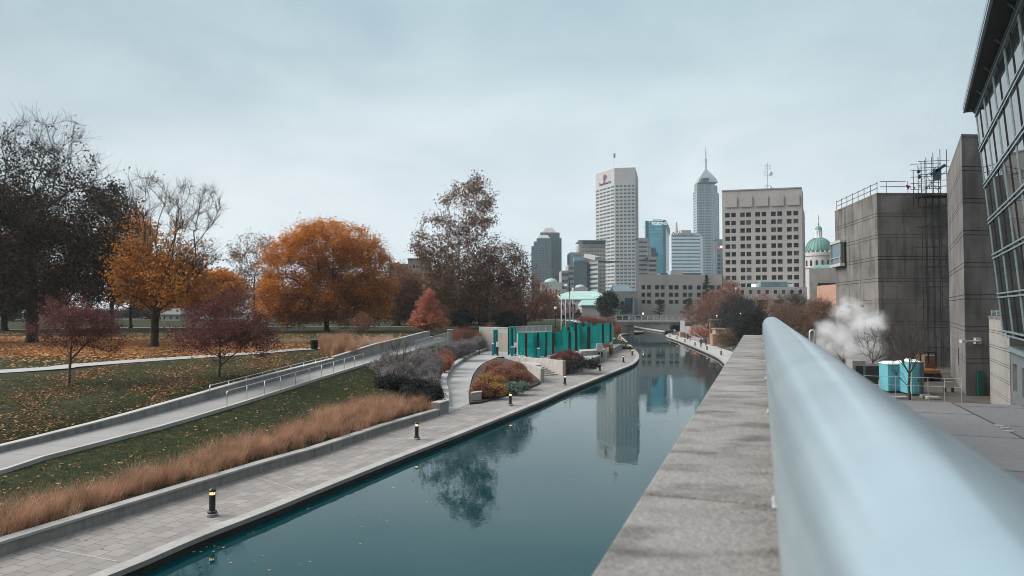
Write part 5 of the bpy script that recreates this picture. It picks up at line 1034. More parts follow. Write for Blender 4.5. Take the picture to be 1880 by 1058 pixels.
# ------------------------------------------------------------------ trees of the right bank and beyond the bridge
def conifer(label, px, pyb, pyt, d, wpx, seed, lm='l_green', bz=None, name='pine_tree', steps=9, taper=1.0, nl=6000):
    z0 = ZD(pyb, d) if bz is None else bz; H = ZD(pyt, d) - z0; g = np.random.default_rng(seed); x0 = D(px, 565, d).x; Rw = wpx / 2 / F * d; root = thing(name, label, 'tree', (x0, d, z0))
    v, f = tubes([[0, 0, -.3]], [[0, 0, H * .98]], [H * .022 + .05], [.02], 8); raw('trunk', v + np.array([x0, d, z0]), f, M['bark'], root, smooth=True)
    P0, P1, C = [], [], []
    for i in range(steps * 7):
        h_ = .12 + .86 * (i / (steps * 7)) ; a = g.uniform(0, 2 * np.pi); L_ = Rw * (1 - h_) ** taper * g.uniform(.65, 1.12) + .12; s_ = np.array([0, 0, h_ * H]); e_ = s_ + np.array([math.cos(a) * L_, math.sin(a) * L_, L_ * .18])
        P0.append(s_); P1.append(e_); n_ = int(nl / (steps * 7)); t_ = g.uniform(.25, 1.02, n_)[:, None]; C.append(s_ + (e_ - s_) * t_ + g.normal(size=(n_, 3)) * np.array([.14, .14, .06]) * (L_ + .4))
    v1, f1 = tubes(P0, P1, np.full(len(P0), .05), np.full(len(P0), .02), 3); v2, f2 = leafquads(np.concatenate(C), .30, .4, .35, g); v, f, mi = join([(v1, f1, 0), (v2, f2, 1)]); raw('crown', v + np.array([x0, d, z0]), f, [M['bark'], M[lm]], root, mi=mi)
conifer('tall dark narrow spruce standing before the low government wing', 1297.5, 585, 503, 235, 24, 71, steps=14, taper=.55, nl=9000)
conifer('small layered pine in front of the low government wing', 1211, 582, 549, 262, 27, 72, taper=.5, nl=5000)
conifer('layered pine with spiky left side beside the tall spruce', 1264, 585, 547, 240, 34, 73, taper=.5, nl=5500)
conifer('narrow dark juniper next to the stone entrance pavilion', 1143, 580, 552, 225, 14, 74, taper=.5, steps=6, nl=2500)
tr('evergreen_tree', 'round dark evergreen between the flagpoles and the bridge', 'tree', 1116, 586, [(1098, 1134, 539, 582)], 130, 2.4, .2, depth=215, baseline=4.2, leafm='l_green', nleaf=9000, leaf=.45, sig=.5, twigs=2, twig_len=.8, seed=75, tip=.03)
RB_ = lambda d: float(hright(float(xi(d)) + 9, d))
def rt(name, label, px, d, boxes, n, th, r_, **k): return tr(name, label, k.pop('cat', 'tree'), px, 0, boxes, n, th, r_, depth=d, baseline=hright(XD(px, d), d), **k)
rt('twiggy_tree', 'wide reddish bare-twigged tree over the bridge end on the right bank', 1300, 172, [(1255, 1330, 555, 600), (1275, 1375, 540, 600), (1290, 1345, 532, 575)], 560, 2.5, .25, leafm='l_rusty', nleaf=12000, leaf=.24, sig=.5, twigs=7, twig_len=1.3, twigm='t_brown', seed=81, tip=.016, bf=.7)
rt('twiggy_tree', 'dark grey bare-twigged tree right of the wide reddish one', 1350, 158, [(1325, 1385, 545, 610), (1310, 1370, 565, 620), (1340, 1400, 552, 600)], 500, 2.5, .22, leafm='l_yew', nleaf=13000, leaf=.24, sig=.5, twigs=7, twig_len=1.3, seed=82, tip=.016, bf=.7)
rt('autumn_tree', 'sparse orange-pink tree in front of the square office block', 1340, 262, [(1322, 1358, 517, 552), (1318, 1366, 530, 570)], 200, 5, .22, leafm='l_rusty', nleaf=5200, leaf=.4, sig=.6, twigs=5, twig_len=1.2, seed=83, tip=.02)
conifer('short dark pine beside the sparse orange-pink tree', 1331, 590, 532, 240, 24, 84, taper=.45, nl=4500)
rt('thicket', 'dense blackish thicket just beyond the end of the stone parapet', 1372, 112, [(1338, 1400, 562, 618), (1352, 1420, 570, 640), (1345, 1400, 600, 650)], 300, 2.0, .15, cat='shrub', leafm='l_yew', nleaf=17000, leaf=.22, sig=.35, twigs=4, twig_len=.9, seed=85, tip=.012)
rt('thicket', 'brown-black thicket behind the far end of the thick rail', 1440, 118, [(1400, 1475, 556, 640), (1420, 1500, 565, 650)], 300, 2.0, .15, cat='shrub', leafm='l_brown', nleaf=11000, leaf=.18, sig=.5, twigs=8, twig_len=1.1, seed=86, tip=.013)
rt('bare_tree', 'bare pinkish tree in front of the annex with nine windows', 1400, 180, [(1375, 1425, 540, 600)], 260, 3, .16, leafm='l_pinkbrown', nleaf=1500, leaf=.22, sig=.5, twigs=6, twig_len=1.2, twigm='t_red', seed=87, tip=.014)
rt('bare_tree', 'bare dark tree rising behind the bent rail end', 1455, 150, [(1415, 1490, 538, 600), (1430, 1500, 545, 620)], 520, 3, .18, leafm='l_yew', nleaf=6000, leaf=.2, sig=.5, twigs=9, twig_len=1.3, seed=88, tip=.015)
rt('bare_tree', 'bare rusty tree against the left edge of the raw concrete building', 1506, 128, [(1478, 1534, 555, 630), (1480, 1535, 550, 620)], 520, 2.5, .16, leafm='l_rusty', nleaf=9000, leaf=.2, sig=.45, twigs=8, twig_len=1.1, seed=89, tip=.014)
rt('autumn_shrub', 'rust coloured shrubbery beside the stair wall on the right bank', 1283, 165, [(1268, 1302, 602, 622)], 120, .6, .08, cat='shrub', leafm='l_red', nleaf=2600, leaf=.2, sig=.3, twigs=5, twig_len=.6, twigm='t_red', seed=90, tip=.012)
rt('thicket', 'low brown thicket behind the brick pier on the right bank', 1338, 132, [(1318, 1360, 606, 640)], 200, 1.0, .1, cat='shrub', leafm='l_brown', nleaf=6000, leaf=.2, sig=.3, twigs=5, twig_len=.8, seed=91, tip=.012)
rt('bare_tree', 'slender bare tree veiled by the white steam', 1548, 68, [(1512, 1585, 590, 645), (1520, 1570, 580, 640)], 260, 2.6, .10, twigs=5, twig_len=.7, seed=92, tip=.010, bark='bark', bf=.7)
rt('bare_tree', 'bare dark branched tree standing in front of the blue portable cabins', 1667, 46.5, [(1622, 1712, 592, 660), (1640, 1700, 580, 640), (1630, 1670, 640, 690)], 170, 2.6, .085, twigs=3, twig_len=.6, seed=93, tip=.009, bark='bark', bf=.8)
rt('bare_tree', 'wispy bare tree by the dark corner of the concrete building', 1600, 60, [(1570, 1640, 600, 660)], 150, 2.2, .07, twigs=4, twig_len=.6, seed=94, tip=.008, bark='bark', bf=.7)

# ------------------------------------------------------------------ shrubs and grasses
def blades(Bp, hgt, wd, lean, g, curve=.5, segs=2):
    """thin tapering blades: arrays of base points, heights"""
    n = len(Bp); a = g.uniform(0, 2 * np.pi, n); d = np.stack([np.cos(a), np.sin(a), np.zeros(n)], 1); s = np.stack([-np.sin(a), np.cos(a), np.zeros(n)], 1); ln = (lean * g.uniform(.2, 1, n))[:, None]; H = hgt[:, None]; up = np.array([0, 0, 1.])
    lv = []; 
    for q in range(segs + 1):
        t_ = q / segs; c_ = Bp + up * H * (t_ - .12 * ln * t_ * t_) + d * H * ln * t_ ** 1.7; w_ = wd * (1 - t_ * .85) * .5; lv += [c_ - s * w_, c_ + s * w_]
    V = np.stack(lv, 1).reshape(-1, 3); k = 2 * (segs + 1); f = np.array([[2 * q, 2 * q + 1, 2 * q + 3, 2 * q + 2] for q in range(segs)]); return V, (np.arange(n)[:, None, None] * k + f[None]).reshape(-1, 4)
def grass_stuff(name, C, R_, hh, nper, m_, seed, wd=.012, lean=.55, zf=hleft, kind='stuff', label=None):
    """tussocks: C centres (x, y), R_ radius, hh height"""
    g = np.random.default_rng(seed); C = np.array(C); n = len(C); i = np.repeat(np.arange(n), nper); a = g.uniform(0, 2 * np.pi, len(i)); r_ = g.uniform(0, 1, len(i)) ** .6 * R_ * .55; sc = g.uniform(.62, 1.28, n)[i]
    x, y = C[i, 0] + np.cos(a) * r_, C[i, 1] + np.sin(a) * r_; zc = np.array([zf(p[0], p[1]) for p in C])[i]; B_ = np.stack([x, y, zc - .03], 1); v, f = blades(B_, hh * sc * g.uniform(.6, 1.15, len(i)), wd, lean, g, segs=3)
    return raw(name, v, f, m_)
M['g_tawny'] = leafmat('tawny_grass', rgb((.36, .19, .11), (.50, .28, .175), (.66, .43, .30), (.22, .11, .06)), .3, patch=1.3, patchcol=(.62, .58, .55))
M['g_pale'] = leafmat('pale_tawny_grass', rgb((.42, .25, .17), (.55, .36, .26), (.62, .44, .34), (.33, .19, .12)), .3)
M['g_redtwig'] = leafmat('red_twigs_shrub', rgb((.17, .06, .045), (.25, .095, .07), (.30, .13, .09), (.13, .05, .04)), .15)
M['g_grey'] = leafmat('grey_twigs_shrub', rgb((.13, .12, .125), (.21, .195, .20), (.28, .26, .265), (.09, .08, .085)), .15)
M['g_green'] = leafmat('lawn_blades', rgb((.022, .040, .010), (.035, .056, .015), (.05, .068, .02), (.018, .03, .009)), .2)
M['litter'] = leafmat('fallen_leaves', rgb((.30, .13, .05), (.42, .20, .09), (.50, .30, .15), (.22, .09, .04)), .1)
M['litter2'] = leafmat('orange_leaf_litter', rgb((.42, .18, .06), (.52, .27, .12), (.46, .22, .08), (.30, .12, .05)), .1)
g0 = np.random.default_rng(99)
# tawny band behind the seat wall
C = []
for y in np.arange(8, 49.5, .60):
    wdt = np.interp(y, [8, 20, 40, 43, 49.5], [2.0, 1.9, 2.4, 3.8, 3.6]); inn_ = np.interp(y, [40, 46, 49.5], [.95, .95, .95])
    for k in range(int(wdt / .55)): C.append((float(xw(y)) - inn_ - k * .6 + g0.normal() * .16, y + g0.normal() * .2))
tag(grass_stuff('ornamental_grass', C, .62, .98, 150, M['g_tawny'], 101, wd=.010, lean=1.15), 'tawny ornamental grass growing in a long band behind the promenade seat wall', 'grass', kind='stuff')
def clump(name, label, px0, px1, py0, py1, m_, hh, n, nper, seed, lean=.6, wd=.014, cat='shrub', R_=.9, zf=hleft, spots=None, z=None):
    """a shrub mass over the ground region whose feet show in the pixel box"""
    g = np.random.default_rng(seed); C_ = []
    for _ in range(n):
        px, py = g.uniform(px0, px1), g.uniform(py0, py1); p = P(px, py) if z is None else G(px, py, z); C_.append((p.x, p.y))
    o = grass_stuff(name, C_, R_, hh, nper, m_, seed, wd, lean, zf if z is None else (lambda x, y, z=z: z)); return tag(o, label, cat, kind=None)
clump('tussock_grass', 'large tawny grass clump beside the litter bin at the path end', 590, 655, 638, 652, M['g_tawny'], 1.7, 26, 260, 111, cat='grass clump')
clump('tussock_grass', 'pale low grass clump between the big tawny clump and the ramp wall', 665, 698, 632, 642, M['g_pale'], 1.15, 16, 200, 112, cat='grass clump')
clump('tussock_grass', 'pale low grass clump nearest the ramp coping', 700, 730, 629, 637, M['g_pale'], 1.0, 14, 200, 113, cat='grass clump')
clump('tussock_grass', 'straw coloured strip of long grass across the lawn behind the right burgundy tree', 500, 590, 628, 630, M['g_pale'], .6, 30, 120, 114, cat='grass clump')
clump('dogwood_hedge', 'reddish brown twig hedge beside the ramp end post', 834, 900, 622, 634, M['g_redtwig'], 1.75, 46, 260, 115, lean=.3, cat='hedge')
def shrub(label, px0, px1, py0, py1, d, bz, n, lm, nl, seed, twm='twig', leaf=.14, sig=.16, tl=.32, name='shrub', tw=5, tip=.007):
    if twm != 'twig': nl = int(nl * 1.7); leaf = .095; tw = 9; n = int(n * 1.2)
    cx_ = (px0 + px1) / 2; x0 = D(cx_, 565, d).x; blob = crownat(px0, px1, py0, py1, d, bz, cx_); b2 = (blob[0] - blob[3] * .45, blob[3] * .2, blob[2] * .8, blob[3] * .55, blob[4] * .6, blob[5] * .8); b3 = (blob[0] + blob[3] * .45, -blob[3] * .2, blob[2] * .85, blob[3] * .55, blob[4] * .6, blob[5] * .85)
    return tree(name, label, 'shrub', (x0, d, bz), .35, .05, [blob, b2, b3], n, leafm=lm, nleaf=nl, leaf=leaf, sig=sig, twigs=tw, twig_len=tl, seed=seed, tip=tip, twigm=twm, bf=.2, shell=.6)
hl = lambda px, d: hleft(D(px, 565, d).x, d)
shrub('broad smoky grey shrub nearest the ramp kerb', 682, 750, 648, 712, 62, hl(715, 62), 160, 'l_greypurple', 7500, 121, 't_grey')
shrub('smoky grey shrub in the middle of the planted slope', 735, 805, 650, 712, 64, hl(770, 64), 180, 'l_greypurple', 9500, 122, 't_grey')
shrub('smoky grey shrub near the curved path wall', 765, 804, 672, 728, 60, hl(785, 60), 160, 'l_greypurple', 8000, 123, 't_grey')
shrub('dull grey-brown shrub between the ramp kerb and the small bare tree', 700, 770, 665, 725, 58, hl(735, 58), 150, 'l_greypurple', 8000, 132, 't_grey')
shrub('grey shrub right of the small bare tree near the guard rail', 750, 812, 642, 690, 68, hl(782, 68), 170, 'l_greypurple', 9500, 133, 't_grey')
shrub('grey shrub low beside the curved wall', 772, 804, 692, 738, 56, hl(790, 56), 130, 'l_greypurple', 6500, 134, 't_grey')
shrub('russet shrub filling the slope under the ramp end post', 798, 832, 644, 672, 76, hl(815, 76), 120, 'l_pinkbrown', 5200, 135, 't_red')
shrub('blackish shrub low on the planted slope behind the tawny grass', 740, 800, 700, 745, 52, hl(770, 52), 150, 'l_yew', 8500, 124)
shrub('near-black shrub tucked behind the seat wall pillar', 780, 808, 710, 752, 52.5, hl(800, 52.5), 110, 'l_yew', 6500, 125)
shrub('low grey-green shrub under the small bare tree', 690, 750, 690, 722, 56, hl(718, 56), 120, 'l_yew', 5200, 126)
shrub('silvery grey shrub mound left of the plaza', 800, 838, 628, 664, 80, hl(820, 80), 150, 'l_greypurple', 7500, 127, 't_grey')
shrub('silvery grey shrub mound beside the curved wall top', 832, 872, 624, 652, 90, hl(852, 90), 160, 'l_greypurple', 9000, 128, 't_grey')
shrub('silvery shrub below the reddish hedge near the plaza', 868, 892, 618, 640, 100, hl(880, 100), 110, 'l_greypurple', 5200, 129, 't_grey')
shrub('orange-brown low shrub between the silvery mounds and the curved wall', 806, 828, 654, 680, 73, hl(817, 73), 110, 'l_red', 3800, 130, 't_red', leaf=.12)
tr('bare_shrub_tree', 'small gnarled bare tree above the grey shrubs of the slope', 'tree', 735, 707, [(690, 790, 625, 680), (705, 775, 640, 690)], 110, 1.3, .09, twigs=3, twig_len=.5, seed=131, tip=.010, bark='bark', bf=.9, shell=.6)
# bed on the promenade corner
bedz = .6
shrub('tall russet shrub at the back of the corner planting bed', 888, 938, 664, 712, 68, bedz, 200, 'l_pinkbrown', 8500, 141, 't_red')
shrub('russet shrub at the stair end of the corner planting bed', 925, 966, 668, 712, 70, bedz, 200, 'l_pinkbrown', 9000, 142, 't_red')
shrub('russet shrub in the heart of the corner planting bed', 900, 952, 674, 722, 65, bedz, 190, 'l_pinkbrown', 9000, 151, 't_red')
shrub('dark russet shrub at the promenade side of the corner bed', 940, 972, 684, 716, 65, bedz, 130, 'l_rusty', 6000, 152, 't_red')
shrub('golden orange low shrub in the corner planting bed', 876, 928, 690, 722, 62, bedz, 150, 'l_gold', 7000, 143, leaf=.13)
shrub('dark maroon shrub behind the short bench post of the corner bed', 870, 898, 706, 738, 58, bedz, 130, 'l_rusty', 6000, 144)
shrub('yellow-green low plant at the front of the corner bed', 893, 925, 708, 733, 58.5, bedz, 90, 'l_gold', 3500, 145)
shrub('mint green ground plant at the front corner of the bed', 925, 968, 706, 726, 61, bedz, 90, 'l_mint', 4200, 146, leaf=.16)
shrub('maroon-brown shrub under the glass walls beside the stair cheek', 1012, 1070, 645, 672, 84, 1.0, 180, 'l_burg', 9000, 147, 't_red')
shrub('dark olive low shrub along the promenade before the glass walls', 1034, 1102, 660, 685, 81, .9, 150, 'l_yew', 7500, 148)
shrub('purple-brown shrub right of the service wall on the plaza edge', 1108, 1124, 632, 660, 108, .5, 110, 'l_pinkbrown', 4000, 149, 't_red')
shrub('small pinkish shrub at the far tip of the plaza', 1125, 1138, 628, 646, 128, .4, 80, 'l_pinkbrown', 2600, 150, 't_red')
for i, (a_, b_, y0_, y1_, d, lm, lab) in enumerate(((1060, 1100, 583, 594, 150, 'l_red', 'row of rusty shrubs beyond the tallest glass walls'), (1098, 1130, 585, 598, 160, 'l_pinkbrown', 'pinkish shrubs beyond the glass walls near the bridge'), (1128, 1138, 598, 614, 170, 'l_red', 'orange-red shrub at the left bridge abutment'))):
    shrub(lab, a_, b_, y0_, y1_, d, ZD(y1_, d) - .3, 110, lm, 4200, 160 + i, 't_red', leaf=.25, sig=.3, tl=.7, tip=.014)
# fallen leaves and short lawn blades
def scatter(n, g, fn, zoff=.015):
    pts = []
    while len(pts) < n:
        p = fn(g)
        if p is not None: pts.append((p[0], p[1], hleft(p[0], p[1]) + zoff))
    return np.array(pts)
onpath = lambda x, y: (xr1(y) - RW(y) - .5 < x < xr1(y) + .05)
g = np.random.default_rng(201)
def upper(g):
    y = g.uniform(24, 72); f_ = g.uniform(); x = float(xr1(y) - RW(y)) - .6 - f_ * 17; k = math.sin(x * .9 + y * .35) + math.sin(x * .35 - y * .6) * .8
    return (x, y) if k > .1 or g.uniform() < .22 else None
def strip_(g):
    y = g.uniform(18, 60); x = g.uniform(float(xr1(y)) + .3, float(xw(y)) - 1.5); return (x, y)
C = np.concatenate([scatter(5200, g, upper, .03), scatter(1100, g, strip_, .03)]); v, f = leafquads(C, .15, .75, .8, g); tag(raw('fallen_leaves', v, f, M['litter']), 'scattered brown fallen leaves lying on the dark lawns by the ramp', 'leaves', kind='stuff')
M['litter3'] = leafmat('dark_leaf_litter', rgb((.10, .05, .025), (.17, .085, .04), (.24, .12, .055), (.07, .04, .025)), .1)
C = scatter(30000, g, upper, .02); v, f = leafquads(C, .13, .8, .8, g); tag(raw('fallen_leaves', v, f, M['litter3']), 'dense dark brown leaf litter on the slope between the path and the ramp wall', 'leaves', kind='stuff')
def carpet(g):
    y = g.uniform(56, 108); x = g.uniform(-85, -14)
    w_ = sum(math.exp(-((x - a_) ** 2 / s1 + (y - b__) ** 2 / s2)) for a_, b__, s1, s2 in ((-41, 78, 160, 50), (-62, 84, 260, 60), (-30, 72, 60, 30), (-52, 70, 200, 30)))
    return (x, y) if g.uniform() < w_ * 1.3 + .05 and x < xp(y) - 1.5 else None
C = scatter(80000, g, carpet, .03); v, f = leafquads(C, .28, .8, .8, g); tag(raw('fallen_leaves', v, f, M['litter2']), 'thick carpet of orange fallen leaves under the park trees', 'leaves', kind='stuff')
def lawnp(g):
    y = 18 + 45 * g.uniform() ** 1.3; x = g.uniform(float(xr1(y)) + .05, float(xw(y)) - .8); return (x, y)
def lawnq(g):
    y = 22 + 50 * g.uniform() ** 1.3; x = float(xr1(y) - RW(y)) - .5 - g.uniform() * 16; return (x, y)
C = np.concatenate([scatter(34000, g, lawnp, -.01), scatter(30000, g, lawnq, -.01)]); v, f = blades(C, g.uniform(.05, .13, len(C)), .022, .8, g, segs=1); tag(raw('lawn_grass', v, f, M['g_green']), 'short green grass of the lawns on both sides of the ramp', 'grass', kind='stuff')
# ------------------------------------------------------------------ bollard lights
lens = plain('bollard_lens', (.9, .6, .3), .3, emit=(1, .58, .22), es=2.6); shaftm = plain('bollard_paint', (.012, .014, .015), .35, .1); capm = plain('bollard_cap_green', (.012, .03, .028), .35, .1)
def make_bollard(loc, label, group):
    r_ = thing('bollard_light', label, 'bollard light', loc, group); c = (loc[0], loc[1], loc[2])
    m = MB(); m.lathe([(.20, -.02), (.21, .0), (.21, .10), (.18, .12)], c, 24); m.build('footing', M['concrete'], r_)
    m = MB(); m.lathe([(.165, .12), (.17, .14), (.17, .19), (.13, .215), (.115, .22), (.112, .80), (.12, .81)], c, 24); m.build('shaft', shaftm, r_, smooth=False)
    m = MB(); m.lathe([(.10, .81), (.105, .82), (.105, .90), (.10, .91)], c, 24); lz = m.build('lens', lens, r_)
    m = MB()
    for j in range(8): a_ = j * math.pi / 4; x, y = c[0] + .112 * math.cos(a_), c[1] + .112 * math.sin(a_); m.box(x - .008, x + .008, y - .008, y + .008, c[2] + .80, c[2] + .92)
    m.build('guard_bars', shaftm, lz)
    m = MB(); m.lathe([(.128, .91), (.13, .93), (.125, .97), (.10, 1.02), (.06, 1.05), (.01, 1.06)], c, 24); m.build('cap', capm, r_, smooth=True); return r_
bl = [(389.5, 948), (765, 807.5), (937, 745), (1037, 707.6), (1101.3, 681.8), (1144.6, 666), (1160.7, 653.2), (1156.7, 643), (1149.3, 634.8), (1143.4, 628.5), (1138.4, 622.9), (1134, 619.1), (1147, 611.5)]
bd = ['nearest bollard light on the paved promenade, by the seat wall', 'second bollard light, before the end pillar of the seat wall', 'bollard light before the corner planting bed', 'bollard light opposite the plaza steps', 'bollard light before the dark shrubs under the glass walls',
      'bollard light just before the outer bend of the promenade', 'bollard light at the outermost bend of the promenade', 'first bollard light past the outermost bend', 'second bollard light past the outermost bend', 'third bollard light past the outermost bend',
      'fourth bollard light past the outermost bend', 'bollard light on the inner side near the bridge abutment', 'farthest bollard light, by the bridge on the left bank']
b0 = None
for (px, py), lab in zip(bl, bd):
    p = G(px, py, .35)
    if b0 is None: b0 = make_bollard(tuple(p), lab, 'bollard lights along the left promenade')
    else: dup(b0, p, random.uniform(0, 3), lab)
bl = [(1324, 652.5), (1298, 642.7), (1276, 634.7), (1257.6, 628.5), (1243, 623), (1230, 619)]
for (px, py), lab in zip(bl, ['nearest bollard light on the right bank', 'second bollard light of the right bank, beside two dark walkers', 'third bollard light of the right bank', 'fourth bollard light of the right bank, in front of the walking pair', 'fifth bollard light of the right bank', 'last bollard light at the tip of the right bank']):
    dup(b0, G(px, py, .35), 0, lab, group='bollard lights along the right promenade')

# ------------------------------------------------------------------ memorial glass walls
tg = nodes('teal_memorial_glass'); tgm, t, b = tg
f1, h1 = noise_fac(t, .9, .3, .7, 3); t.links.new(mixc(t, f1, (.0, .20, .19), (.005, .27, .26)), b.inputs["Base Color"]); b.inputs["Roughness"].default_value = .12; b.inputs["Transmission Weight"].default_value = 0
tr_ = t.nodes.new("ShaderNodeBsdfTranslucent"); tr_.inputs[0].default_value = (.03, .52, .50, 1); ts = t.nodes.new("ShaderNodeBsdfTransparent"); ts.inputs[0].default_value = (.1, .62, .58, 1)
mx = t.nodes.new("ShaderNodeMixShader"); mx.inputs[0].default_value = .4; mx2 = t.nodes.new("ShaderNodeMixShader"); mx2.inputs[0].default_value = .38; o_ = t.nodes["Material Output"]
t.links.new(b.outputs[0], mx.inputs[1]); t.links.new(tr_.outputs[0], mx.inputs[2]); t.links.new(mx.outputs[0], mx2.inputs[1]); t.links.new(ts.outputs[0], mx2.inputs[2]); t.links.new(mx2.outputs[0], o_.inputs[0])
etch = plain('etched_glass_lines', (.35, .55, .52), .4)
def gwall(label, panels, depths, zb_, zt_, posts, pw=.42):
    """curved run of glass: panels given by pixel spans, following depths across the run"""
    xs = [p[0] for p in panels] + [panels[-1][1]]; dd = lambda px: float(np.interp(px, depths[0], depths[1])); root = thing('memorial_glass_wall', label, 'glass wall', Vector((D(xs[0], 565, dd(xs[0])).x, dd(xs[0]), zb_)), 'curved teal glass walls of the memorial')
    for a_, b_ in panels:
        m_ = MB(); n = 5; A, B_ = [], []
        for i in range(n + 1):
            px = a_ + (b_ - a_) * i / n; d_ = dd(px) - .25 * math.sin(math.pi * i / n); x = D(px, 565, d_).x; A.append((x, d_)); B_.append((x, d_ + .07))
        zt2 = float(np.interp((a_ + b_) / 2, zt_[0], zt_[1])); m_.prism(A + B_[::-1], zb_ + .12, zt2); o = m_.build('glass_panel', tgm, root)
        e_ = MB(); g = np.random.default_rng(int(a_ * 7))
        for i in range(6):
            z = zb_ + .5 + (zt2 - zb_ - .7) * i / 6; i0 = g.integers(0, 2); i1 = i0 + g.integers(2, 4); e_.add([(A[i0][0], A[i0][1] - .012, z), (A[i1][0], A[i1][1] - .012, z), (A[i1][0], A[i1][1] - .012, z + .025), (A[i0][0], A[i0][1] - .012, z + .025)], [(0, 1, 2, 3)])
        e_.build('etched_lines', etch, o)
    for px in posts:
        d_ = dd(px) - .05; x = D(px, 565, d_).x; m_ = MB(); zt2 = float(np.interp(px, zt_[0], zt_[1])) - .05; m_.box(x - pw / 2, x + pw / 2, d_ - .12, d_ + .35, zb_ - .02, zt2); m_.build('steel_post', M['darkbrown'], root)
    return root
gwall('lowest front run of dark green glass panels behind the plaza steps', [(951, 963), (968.5, 986), (988.5, 1013)], ([950, 980, 1015], [96, 92, 96]), 1.4, ([950, 1013], [ZD(611.5, 95), ZD(609, 94)]), [965.8, 987, 1001], .38)
gwall('front glass run with a single broad panel beside a slim one', [(1018.5, 1043.5), (1046, 1055)], ([1015, 1030, 1060], [99, 99, 104]), 1.4, ([1015, 1056], [ZD(609.5, 99), ZD(608, 102)]), [1015, 1044.7], .5)
gwall('middle run of brighter glass panels rising over the front ones', [(1033, 1044), (1046, 1055.5), (1060, 1078), (1082, 1096.5)], ([1030, 1065, 1100], [110, 106, 112]), 1.4, ([1030, 1098], [ZD(600.5, 109), ZD(598.6, 108)]), [1045, 1057.7, 1080], .62)
gwall('right-hand run of tall bright glass panels by the promenade bend', [(1096.5, 1105), (1107.5, 1119.5), (1120.5, 1126)], ([1095, 1110, 1127], [118, 121, 127]), 1.4, ([1095, 1126], [ZD(594, 119), ZD(593.5, 123)]), [1106.2, 1120], .42)
gwall('farthest low-looking run of glass panels behind the middle ones', [(1044, 1056), (1057.5, 1070), (1072, 1086)], ([1040, 1090], [133, 131]), 1.4, ([1040, 1090], [ZD(592.5, 132), ZD(593, 131)]), [1056.8, 1071], .4)
gwall('single narrow glass panel standing apart at the left of the plaza', [(905.5, 914)], ([900, 920], [99, 98]), 1.4, ([900, 920], [ZD(605.5, 98.5)] * 2), [910], .35)
gwall('narrow pair of glass panels between the pink stone wall and the front run', [(934, 940), (941.5, 948.5)], ([930, 950], [98, 96.5]), 1.4, ([930, 950], [ZD(602, 97), ZD(601, 97)]), [941, 933.6], .2)
# blue and white information pillars
for px, yt, yb, lab in ((905, 630.5, 640.5, 'short blue pillar with a white top by the left glass panel'), (940.5, 636.5, 656, 'slim blue pillar with a white top before the narrow glass pair'), (988.5, 639, 659, 'slim blue pillar with a white top before the dark green glass run')):
    d_ = 90.5 if px > 920 else 97; x = D(px, 565, d_).x; zt2 = ZD(yt, d_); r_ = thing('blue_pillar', lab, 'pillar', (x, d_, 1.4), 'blue information pillars of the memorial')
    m = MB(); m.box(x - .17, x + .17, d_ - .17, d_ + .17, 1.4, zt2 - .12); m.build('shaft', plain('bright_blue_paint', (.01, .19, .34), .4), r_, bevel=.02); m = MB(); m.box(x - .18, x + .18, d_ - .18, d_ + .18, zt2 - .12, zt2); m.build('cap', M['white'], r_, bevel=.02)
for px, y0_, y1_, d_, lab in ((913.5, 628, 637, 96, 'white louvred box fixed by the lone glass panel'), (946.5, 629.5, 638, 95.5, 'white louvred box beside the narrow glass pair')):
    x = D(px, 565, d_).x; m = MB(); m.box(x - .13, x + .13, d_ - .1, d_ + .1, 1.4, ZD(y1_, d_)); r_ = thing('speaker_box', lab, 'box', (x, d_, 1.4)); m.build('stand', M['darkbrown'], r_); m = MB(); m.box(x - .19, x + .19, d_ - .15, d_ + .12, ZD(y1_, d_), ZD(y0_, d_)); m.build('housing', M['white'], r_, bevel=.03)
# pink stone walls with rails behind
def swall(label, px0, px1, d0, d1, zb_, ytop, mat_, yref):
    a_, b_ = D(px0, 565, d0), D(px1, 565, d1); r_ = thing('stone_wall', label, 'wall', (a_.x, a_.y, zb_)); m_ = MB(); m_.prism([(a_.x, a_.y), (b_.x, b_.y), (b_.x, b_.y + .4), (a_.x, a_.y + .4)], zb_, ZD(ytop, (d0 + d1) / 2)); m_.build('wall_face', mat_, r_)
    m_ = MB(); m_.prism([(a_.x, a_.y - .03), (b_.x, b_.y - .03), (b_.x, b_.y + .43), (a_.x, a_.y + .43)], ZD(ytop, (d0 + d1) / 2), ZD(ytop, (d0 + d1) / 2) + .08); m_.build('coping', M['cap'], r_); return r_
pst = concrete('pink_limestone', (.46, .39, .35), (.38, .32, .29), scale=.5, streakf=.3)
swall('pinkish stone wall behind the slim glass panels at the left of the plaza', 880, 951, 108, 103, 1.4, 612, pst, 0); swall('pinkish stone wall running behind the lowest glass panels', 951, 1014, 116, 118, 1.4, 610.5, pst, 0)
def guard(label, px0, px1, d0, d1, y0_, y1_, n):
    a_, b_ = D(px0, 565, d0), D(px1, 565, d1); dm = (d0 + d1) / 2; zt2, zb2 = ZD(y0_, dm), ZD(y1_, dm); r_ = thing('white_railing', label, 'railing', (a_.x, a_.y, zb2)); m_ = MB()
    for z in (zt2, zb2 + .12): m_.beam((a_.x, a_.y, z), (b_.x, b_.y, z), .07, .07)
    m_.build('rails', M['white'], r_)
    for i in range(n + 1): q = a_.lerp(b_, i / n); m_ = MB(); m_.box(q.x - .03, q.x + .03, q.y - .03, q.y + .03, zb2 - .3, zt2 + .02); m_.build('post', M['white'], r_)
    m_ = MB(); m_.beam((a_.x, a_.y, (zt2 + zb2) / 2), (b_.x, b_.y, (zt2 + zb2) / 2), .012, (zt2 - zb2) * .8); m_.build('frosted_panel', plain('frosted_panel', (.34, .36, .36), .5), r_)
